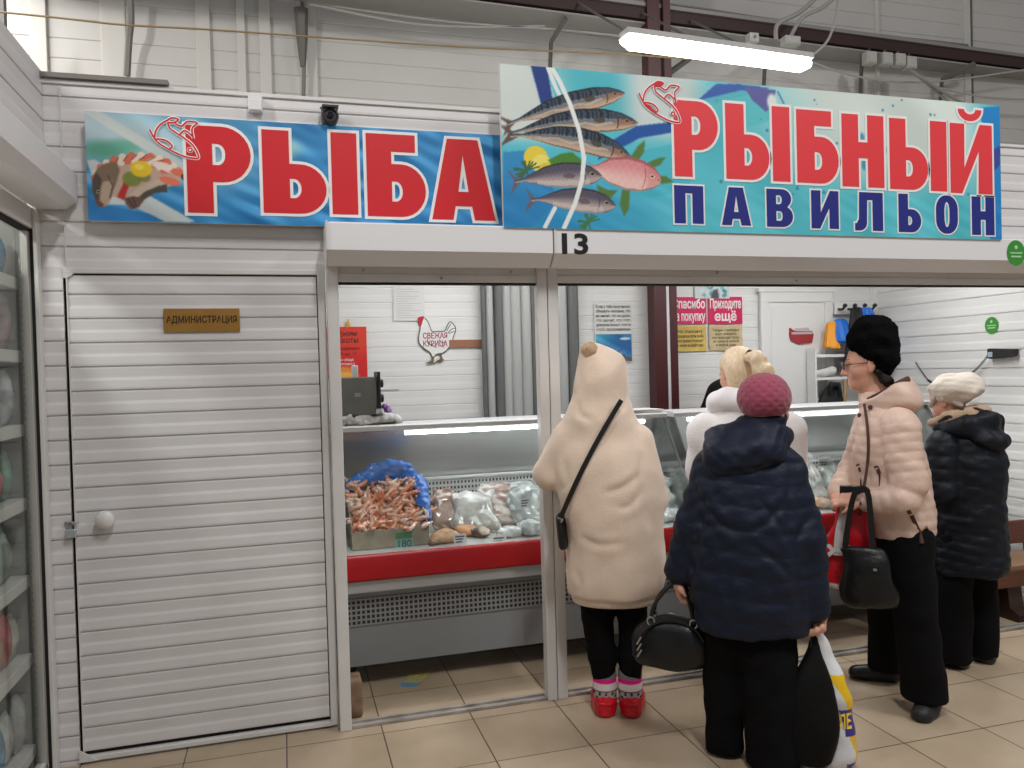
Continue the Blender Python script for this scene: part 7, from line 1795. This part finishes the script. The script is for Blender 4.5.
for s_ in (-1, 1):
    n_ = 18; c = [M3 @ Vector((s_*0.034+0.025*math.cos(2*PI*i/n_), 0.1048, 0.002+0.017*math.sin(2*PI*i/n_))) for i in range(n_)]; c2_ = [M3 @ Vector((s_*0.034+0.025*math.cos(2*PI*i/n_), 0.1060, 0.002+0.017*math.sin(2*PI*i/n_))) for i in range(n_)]
    m.add(c+c2_, [tuple(range(n_))[::-1], tuple(range(n_, 2*n_))]+[(i, (i+1) % n_, n_+(i+1) % n_, n_+i) for i in range(n_)])
m.build('lens', thin_glass('spectacle_glass'), g_)
eyes(w3, (-0.082, -0.01, 1.487), YW3, -0.10, 0.97)
# wallet, handbag, red bag
m = MB(); m.box(-0.05, 0.05, -0.012, 0.012, -0.022, 0.022, 0.005); o = m.build('wallet', mat('black_leather')); o.matrix_basis = w3.matrix_basis @ Matrix.Translation((-0.150, -0.175, 0.945)) @ Matrix.Rotation(-0.15, 4, 'Z'); tag(o, 'black wallet held at the waist of the pink jacket', 'wallet')
bag5 = tag(empty('handbag'), 'black leather tote hanging by two straps from the pink sleeve', 'bag'); to_world(w3, bag5)
def bg5(S):
    S.loft([(0.470, -0.090, -0.235, 0.098, 0.042), (0.50, -0.095, -0.235, 0.112, 0.055), (0.58, -0.100, -0.235, 0.112, 0.056), (0.66, -0.112, -0.235, 0.100, 0.042), (0.722, -0.124, -0.235, 0.082, 0.020)], 0.02, n=2.9); S.noise(0.006, 30, 28)
wear(bag5, 'bag_body', (-0.26, -0.33, 0.44), (0.06, -0.15, 0.76), bg5, leather, 0.0065)
for y_ in (-0.222, -0.252):
    m = MB(); ribbon(m, spline([(-0.178, y_, 0.71), (-0.168, y_, 0.80), (-0.146, y_, 0.92), (-0.125, y_, 0.960), (-0.098, y_, 0.962), (-0.084, y_, 0.93), (-0.078, y_, 0.82), (-0.074, y_, 0.71)]), 0.022, 0.004); m.build('handle', mat('black_leather'), bag5)
m = MB(); m.box(-0.072, -0.058, -0.296, -0.292, 0.635, 0.645, 0.001); m.build('metal_badge', mat('steel'), bag5)
bag6 = tag(empty('carrier_bag'), 'red carrier bag with white lettering and a white handle beside the black tote', 'bag'); to_world(w3, bag6)
def bg6(S):
    S.loft([(0.505, -0.188, -0.12, 0.088, 0.026), (0.55, -0.188, -0.12, 0.090, 0.032), (0.70, -0.172, -0.12, 0.090, 0.032), (0.82, -0.150, -0.12, 0.082, 0.026), (0.885, -0.140, -0.12, 0.066, 0.012)], 0.02, n=3.4); S.noise(0.004, 30, 30)
wear(bag6, 'bag_body', (-0.31, -0.19, 0.47), (-0.02, -0.05, 0.92), bg6, mat('carrier_red', (1, 1, 1), 0.35, vcol=True, bump=0.3, bscale=20), 0.0055, 1, None, lambda V: np.where((V[:, 2] < 0.530)[:, None], np.array(srgb(222, 214, 214)), np.array(srgb(206, 26, 40))))
m = MB(); ribbon(m, spline([(-0.215, -0.165, 0.66), (-0.205, -0.17, 0.76), (-0.185, -0.165, 0.85), (-0.180, -0.15, 0.905), (-0.160, -0.13, 0.905), (-0.13, -0.125, 0.84)]), 0.034, 0.004); m.build('handle', mat('carrier_white', (0.76, 0.74, 0.75), 0.5), bag6)
vs, fs = text_shape('Ж', 0.075, 0.004, xs=1.3); m = MB(); m.add([(-0.215+v.x, -0.170-v.z, 0.675+v.y*0.9) for v in vs], fs); vs, fs = text_shape('К', 0.085, 0.003); m.add([(-0.130+v.x, -0.166-v.z, 0.670+v.y*0.9) for v in vs], fs); m.build('lettering', mat('letter_white'), bag6)

# ---------------------------------------------------------------- woman in the dark coat and white beret
YW4 = math.radians(62)
def b4(S):
    torso_body(S, (-0.06, -0.13, 1.12), (0.10, 0.12, 1.12), (0.045, 0.0, 0.88), (0.015, -0.045, 0.74), (0.075, 0.045, 0.74), (0.0, 0.0, 1.19), (-0.02, 0.0, 1.29))
    head(S, (-0.030, 0.0, 1.300), YW4, -0.55, 0.95)
    limb(S, (-0.06, -0.13, 1.10), (-0.06, -0.14, 0.87), (-0.13, 0.06, 0.85), 0.05, 0.042, 0.028); hand(S, (-0.135, 0.07, 0.85), (-0.2, 0.95, 0), (0, 0, -1), 1, 0.6)
    limb(S, (0.09, 0.13, 1.10), (0.06, 0.17, 0.86), (-0.10, 0.20, 0.86), 0.05, 0.042, 0.028); hand(S, (-0.11, 0.205, 0.86), (-0.9, 0.2, 0), (0, 0, -1), -1, 0.6)
    limb(S, (0.01, -0.055, 0.72), (-0.03, -0.06, 0.40), (-0.025, -0.05, 0.08), 0.08, 0.055, 0.038); limb(S, (0.08, 0.06, 0.74), (0.085, 0.07, 0.40), (0.095, 0.08, 0.08), 0.08, 0.055, 0.038)
    S.chain([(-0.02, -0.06, 0.05), (-0.10, 0.0, 0.035)], [0.03, 0.026], 0.02); S.chain([(0.10, 0.07, 0.05), (0.02, 0.13, 0.035)], [0.03, 0.026], 0.02)
w4 = person('w4', 3.15, 3.10, (-0.38, -0.28, -0.01), (0.30, 0.34, 1.46), b4, 'person in a dark quilted coat and cream beret at the right, head bowed', 0.006)
darkc = mat('dark_quilt', srgb(17, 22, 31), 0.55, spec=0.3, bump=0.4, bscale=42)
def c4(S):
    S.loft([(0.465, 0.045, 0.0, 0.166, 0.181), (0.52, 0.048, 0, 0.172, 0.185), (0.62, 0.045, 0, 0.170, 0.182), (0.74, 0.042, 0, 0.160, 0.175)], 0.02, 0.006, 0.045, 0.1)
    S.loft([(0.72, 0.042, 0, 0.160, 0.175), (0.82, 0.042, 0, 0.162, 0.175), (0.93, 0.045, 0, 0.168, 0.172), (1.03, 0.045, 0, 0.165, 0.165), (1.11, 0.035, 0, 0.142, 0.145), (1.17, 0.02, 0, 0.105, 0.110), (1.21, 0.01, 0, 0.085, 0.088)], 0.02, 0.005, 0.075)
    S.chain([(-0.065, -0.125, 1.09), (-0.066, -0.155, 0.88), (-0.125, 0.03, 0.855)], [0.078, 0.074, 0.055], 0.018, 0.006, 0.06); S.chain([(0.09, 0.12, 1.09), (0.05, 0.17, 0.87), (-0.09, 0.20, 0.86)], [0.076, 0.07, 0.055], 0.03)
    S.noise(0.004, 26, 32); S.noise(0.0025, 70, 35)
wear(w4, 'coat', (-0.32, -0.28, 0.40), (0.28, 0.30, 1.26), c4, darkc, 0.006, 1)
def hd4(S):
    S.ell((0.128, -0.065, 1.125), (0.098, 0.115, 0.055), 0.05, (0.0, 0.30, -0.4)); S.chain([(-0.07, -0.10, 1.165), (0.03, -0.13, 1.175), (0.13, -0.08, 1.20), (0.16, 0.02, 1.19), (0.08, 0.10, 1.20)], [0.038, 0.045, 0.048, 0.045, 0.04], 0.03); S.noise(0.005, 36, 33); S.noise(0.003, 85, 31)
wear(w4, 'hood', (-0.15, -0.26, 1.0), (0.28, 0.2, 1.30), hd4, darkc, 0.007)
def sccol(V):
    t = np.sin(V[:, 0]*85+2*np.sin(V[:, 2]*60))+np.sin(V[:, 2]*120+V[:, 1]*50); return np.where((t > 0.9)[:, None], np.array(srgb(40, 34, 32)), np.array(srgb(190, 164, 138)))
wear(w4, 'scarf', (-0.16, -0.16, 1.12), (0.18, 0.16, 1.32), lambda S: S.chain([(-0.10, -0.045, 1.185), (-0.035, -0.098, 1.215), (0.05, -0.095, 1.232), (0.11, -0.03, 1.245), (0.08, 0.07, 1.24), (-0.03, 0.10, 1.21)], [0.026, 0.03, 0.032, 0.03, 0.03, 0.03], 0.02).noise(0.003, 60, 34), mat('fur_scarf', (1, 1, 1), 0.95, vcol=True, bump=0.7, bscale=120), 0.0055, 1, 'beige and black patterned scarf', sccol)
def br4(S):
    S.ell((-0.005, -0.005, 1.368), (0.118, 0.122, 0.062), 0.03, (0.05, -0.14, 0)); S.ell((-0.02, 0.0, 1.325), (0.090, 0.096, 0.055), 0.03, (0, 0.1, 0)); S.ell((0.05, -0.02, 1.350), (0.07, 0.09, 0.045), 0.03)
    S.noise(0.006, 48, 36); S.noise(0.003, 110, 39)
wear(w4, 'beret', (-0.17, -0.17, 1.22), (0.17, 0.17, 1.48), br4, mat('cream_beret', srgb(226, 216, 202), 0.95, bump=0.4, bscale=140, sheen=0.3), 0.006)
def hr4(S): S.chain([(-0.095, -0.045, 1.305), (-0.112, -0.03, 1.27)], [0.014, 0.010], 0.02); S.chain([(-0.005, -0.082, 1.290), (0.02, -0.080, 1.275)], [0.012, 0.012], 0.02); S.noise(0.002, 100, 37)
wear(w4, 'hair', (-0.16, -0.14, 1.22), (0.08, 0.04, 1.34), hr4, mat('grey_hair', srgb(196, 186, 176), 0.6, bump=0.6, bscale=120), 0.005)
def tr4(S):
    S.chain([(0.0, -0.06, 0.66), (-0.028, -0.055, 0.40), (-0.028, -0.05, 0.01)], [0.105, 0.085, 0.078], 0.02); S.chain([(0.07, 0.06, 0.66), (0.085, 0.07, 0.40), (0.098, 0.08, 0.02)], [0.10, 0.078, 0.066], 0.02); S.noise(0.004, 30, 38); hem_cut(S, 0.025)
wear(w4, 'trousers', (-0.17, -0.2, -0.02), (0.22, 0.2, 0.80), tr4, blackcloth)
shoe(w4, 'shoe', (0.0, -0.065, 0), (-0.10, 0.0, 0), mat('black_shoe'), 0.040); shoe(w4, 'shoe', (0.115, 0.06, 0), (0.02, 0.13, 0), mat('black_shoe'), 0.040)

# ---------------------------------------------------------------- fair haired woman in the white coat
YW5 = math.radians(35)
def b5(S):
    torso_body(S, (-0.19, 0.0, 1.24), (0.17, 0.0, 1.24), (-0.01, 0.03, 0.96), (-0.09, 0.02, 0.80), (0.08, 0.02, 0.80), (-0.03, 0.02, 1.33), (-0.045, 0.03, 1.45))
    head(S, (-0.045, 0.035, 1.462), YW5, -0.35)
    limb(S, (-0.19, 0.0, 1.22), (-0.23, 0.05, 0.97), (-0.12, 0.22, 0.93), 0.05, 0.042, 0.028); hand(S, (-0.11, 0.23, 0.93), (0.5, 0.8, 0), (0, 0, -1), -1, 0.6)
    limb(S, (0.17, 0.0, 1.22), (0.21, 0.05, 0.97), (0.12, 0.22, 0.93), 0.05, 0.042, 0.028); hand(S, (0.11, 0.23, 0.93), (-0.5, 0.8, 0), (0, 0, -1), 1, 0.6)
    limb(S, (-0.09, 0.02, 0.80), (-0.09, 0.03, 0.44), (-0.09, 0.01, 0.08), 0.08, 0.055, 0.038); limb(S, (0.08, 0.02, 0.80), (0.08, 0.03, 0.44), (0.085, 0.01, 0.08), 0.08, 0.055, 0.038)
    for x in (-0.09, 0.085): S.chain([(x, 0.0, 0.05), (x, 0.13, 0.035)], [0.03, 0.026], 0.02)
w5 = person('w5', 2.15, 3.35, (-0.34, -0.2, -0.01), (0.32, 0.36, 1.62), b5, 'person with a blonde ponytail in a white fleece coat, bending over the right case', 0.006)
whitef = mat('white_fleece', srgb(232, 228, 228), 0.95, bump=0.5, bscale=110, sheen=0.3)
def c5(S):
    S.loft([(0.62, -0.01, 0.0, 0.205, 0.160), (0.76, -0.01, 0, 0.215, 0.17), (0.92, -0.01, 0, 0.222, 0.17), (1.06, -0.01, 0, 0.23, 0.165), (1.16, -0.01, 0, 0.215, 0.150), (1.24, -0.01, 0.0, 0.165, 0.125), (1.31, -0.02, 0.01, 0.115, 0.105)], 0.03)
    S.chain([(-0.20, 0.0, 1.18), (-0.225, 0.03, 0.98), (-0.12, 0.20, 0.93)], [0.088, 0.08, 0.06], 0.04); S.chain([(0.18, 0.0, 1.18), (0.19, 0.03, 0.98), (0.12, 0.20, 0.93)], [0.088, 0.075, 0.06], 0.04); S.noise(0.004, 26, 42)
wear(w5, 'coat', (-0.35, -0.24, 0.58), (0.32, 0.32, 1.36), c5, whitef)
def hd5(S): S.chain([(-0.14, -0.02, 1.315), (-0.10, -0.075, 1.335), (-0.02, -0.095, 1.325), (0.07, -0.06, 1.30), (0.09, 0.03, 1.30)], [0.052, 0.056, 0.056, 0.05, 0.045], 0.03); S.chain([(-0.14, -0.02, 1.315), (-0.14, 0.06, 1.32)], [0.05, 0.04], 0.03); S.noise(0.003, 40, 43)
wear(w5, 'hood', (-0.24, -0.2, 1.20), (0.18, 0.14, 1.44), hd5, mat('white_hood', srgb(228, 224, 228), 0.7, bump=0.15, bscale=60), 0.007)
hairm = mat('blonde_hair', srgb(220, 196, 164), 0.4, bump=0.35, bscale=50, stretch=(4, 4, 0.8), var=0.16, vscale=30)
def hr5(S):
    S.ell((-0.040, 0.018, 1.492), (0.086, 0.098, 0.098), 0.02, (-0.35, 0, YW5)); S.ell((-0.035, -0.030, 1.455), (0.070, 0.068, 0.085), 0.03)
    S.ell((-0.135, 0.13, 1.43), (0.09, 0.09, 0.10), 0.015, (0, 0, YW5), True); S.ell((-0.122, -0.012, 1.432), (0.036, 0.046, 0.050), 0.008, None, True)
hr_, _ = wear(w5, 'hair', (-0.18, -0.16, 1.34), (0.10, 0.16, 1.62), hr5, hairm, 0.0055)
def pt5(S): S.chain([(0.005, -0.085, 1.535), (0.045, -0.125, 1.525), (0.072, -0.135, 1.465), (0.080, -0.130, 1.385), (0.078, -0.12, 1.30)], [0.026, 0.036, 0.042, 0.040, 0.022], 0.03); S.noise(0.003, 90, 44)
wear(w5, 'ponytail', (-0.06, -0.22, 1.24), (0.16, -0.03, 1.60), pt5, hairm, 0.0055, 1)
m = MB(); m.tube([(0.012+0.028*math.cos(a*PI/8)*0.5, -0.092+0.028*math.cos(a*PI/8)*0.5, 1.535+0.028*math.sin(a*PI/8)) for a in range(17)], 0.006, 6); m.build('hair_tie', mat('brown_lining'), w5)
def tr5(S): S.chain([(-0.085, 0.02, 0.72), (-0.09, 0.03, 0.42), (-0.09, 0.02, 0.06)], [0.105, 0.08, 0.07], 0.02); S.chain([(0.075, 0.02, 0.72), (0.08, 0.03, 0.42), (0.085, 0.02, 0.06)], [0.105, 0.08, 0.07], 0.02)
wear(w5, 'trousers', (-0.24, -0.16, -0.02), (0.24, 0.18, 0.86), tr5, blackcloth)
for x in (-0.09, 0.085): shoe(w5, 'shoe', (x, 0.0, 0), (x, 0.13, 0), mat('black_shoe'))

eyes(w5, (-0.045, 0.035, 1.462), YW5, -0.35); eyes(w4, (-0.030, 0.0, 1.300), YW4, -0.55, 0.95); eyes(w2, (0.004, 0.015, 1.338), -0.55, -0.12); eyes(w1, (-0.012, 0.045, 1.475), -0.15, -0.2)
# ---------------------------------------------------------------- seller in black behind the right case, bending down
q = at(742, 384, Y=4.72)
def b6(S):
    torso_body(S, (-0.13, -0.06, 1.24), (0.16, 0.0, 1.26), (0.06, 0.06, 1.0), (0.0, 0.06, 0.86), (0.14, 0.06, 0.86), (0.0, -0.10, 1.30), (0.0, -0.17, 1.345))
    head(S, (0.0, -0.175, 1.335), PI, -0.75)
    limb(S, (-0.13, -0.05, 1.23), (-0.23, -0.04, 1.02), (-0.18, -0.20, 0.95), 0.05, 0.042, 0.028); hand(S, (-0.175, -0.21, 0.945), (0.1, -0.8, -0.5), (0, 0.4, -0.9), 1, 0.6)
    limb(S, (0.16, 0.0, 1.24), (0.24, -0.02, 1.02), (0.17, -0.16, 0.95), 0.05, 0.042, 0.028); hand(S, (0.165, -0.17, 0.945), (-0.1, -0.8, -0.5), (0, 0.4, -0.9), -1, 0.6)
    limb(S, (0.0, 0.06, 0.86), (0.0, 0.04, 0.46), (0.0, 0.06, 0.08), 0.08, 0.055, 0.038); limb(S, (0.14, 0.06, 0.86), (0.14, 0.04, 0.46), (0.14, 0.06, 0.08), 0.08, 0.055, 0.038)
    for x in (0.0, 0.14): S.chain([(x, 0.07, 0.05), (x, -0.05, 0.035)], [0.03, 0.026], 0.02)
S_ = SDF((-0.32, -0.38, -0.01), (0.34, 0.24, 1.58), 0.0075); b6(S_)
w6 = S_.build('person', skin, None, 2); w6.location = (q.x, 4.80, 0); w6.scale = (1.13, 1.0, 1.07); tag(w6, 'person in black clothes behind the right case, mostly hidden by the blonde woman', 'person')
def c6(S):
    S.loft([(0.78, 0.065, 0.05, 0.17, 0.115), (0.92, 0.06, 0.05, 0.175, 0.12), (1.05, 0.04, 0.02, 0.185, 0.125), (1.16, 0.02, -0.02, 0.185, 0.12), (1.25, 0.01, -0.05, 0.155, 0.105), (1.33, 0.0, -0.07, 0.10, 0.085), (1.37, 0.0, -0.08, 0.075, 0.075)], 0.03)
    S.chain([(-0.135, -0.05, 1.22), (-0.235, -0.04, 1.03), (-0.185, -0.17, 0.96)], [0.082, 0.07, 0.052], 0.04); S.chain([(0.16, 0.0, 1.23), (0.235, -0.02, 1.03), (0.175, -0.14, 0.96)], [0.078, 0.068, 0.052], 0.04); S.noise(0.004, 30, 51)
wear(w6, 'jacket', (-0.35, -0.27, 0.74), (0.36, 0.24, 1.42), c6, mat('black_jacket', (0.006, 0.006, 0.0065), 0.8, spec=0.2, bump=0.3, bscale=40))
def tr6(S):
    for x in (0.0, 0.14): S.chain([(x, 0.06, 0.80), (x, 0.04, 0.44), (x, 0.06, 0.06)], [0.10, 0.075, 0.065], 0.02)
wear(w6, 'trousers', (-0.16, -0.1, -0.02), (0.30, 0.22, 0.94), tr6, blackcloth)
for x in (0.0, 0.14): shoe(w6, 'shoe', (x, 0.07, 0), (x, -0.06, 0), mat('black_shoe'))
wear(w6, 'hair', (-0.14, -0.32, 1.24), (0.14, 0.0, 1.50), lambda S: S.ell((0.0, -0.165, 1.362), (0.084, 0.096, 0.092), 0.02).ell((0, -0.275, 1.275), (0.078, 0.085, 0.085), 0.01, None, True).noise(0.002, 80, 52), mat('dark_hair'), 0.006)

eyes(w6, (0.0, -0.175, 1.335), PI, -0.75)
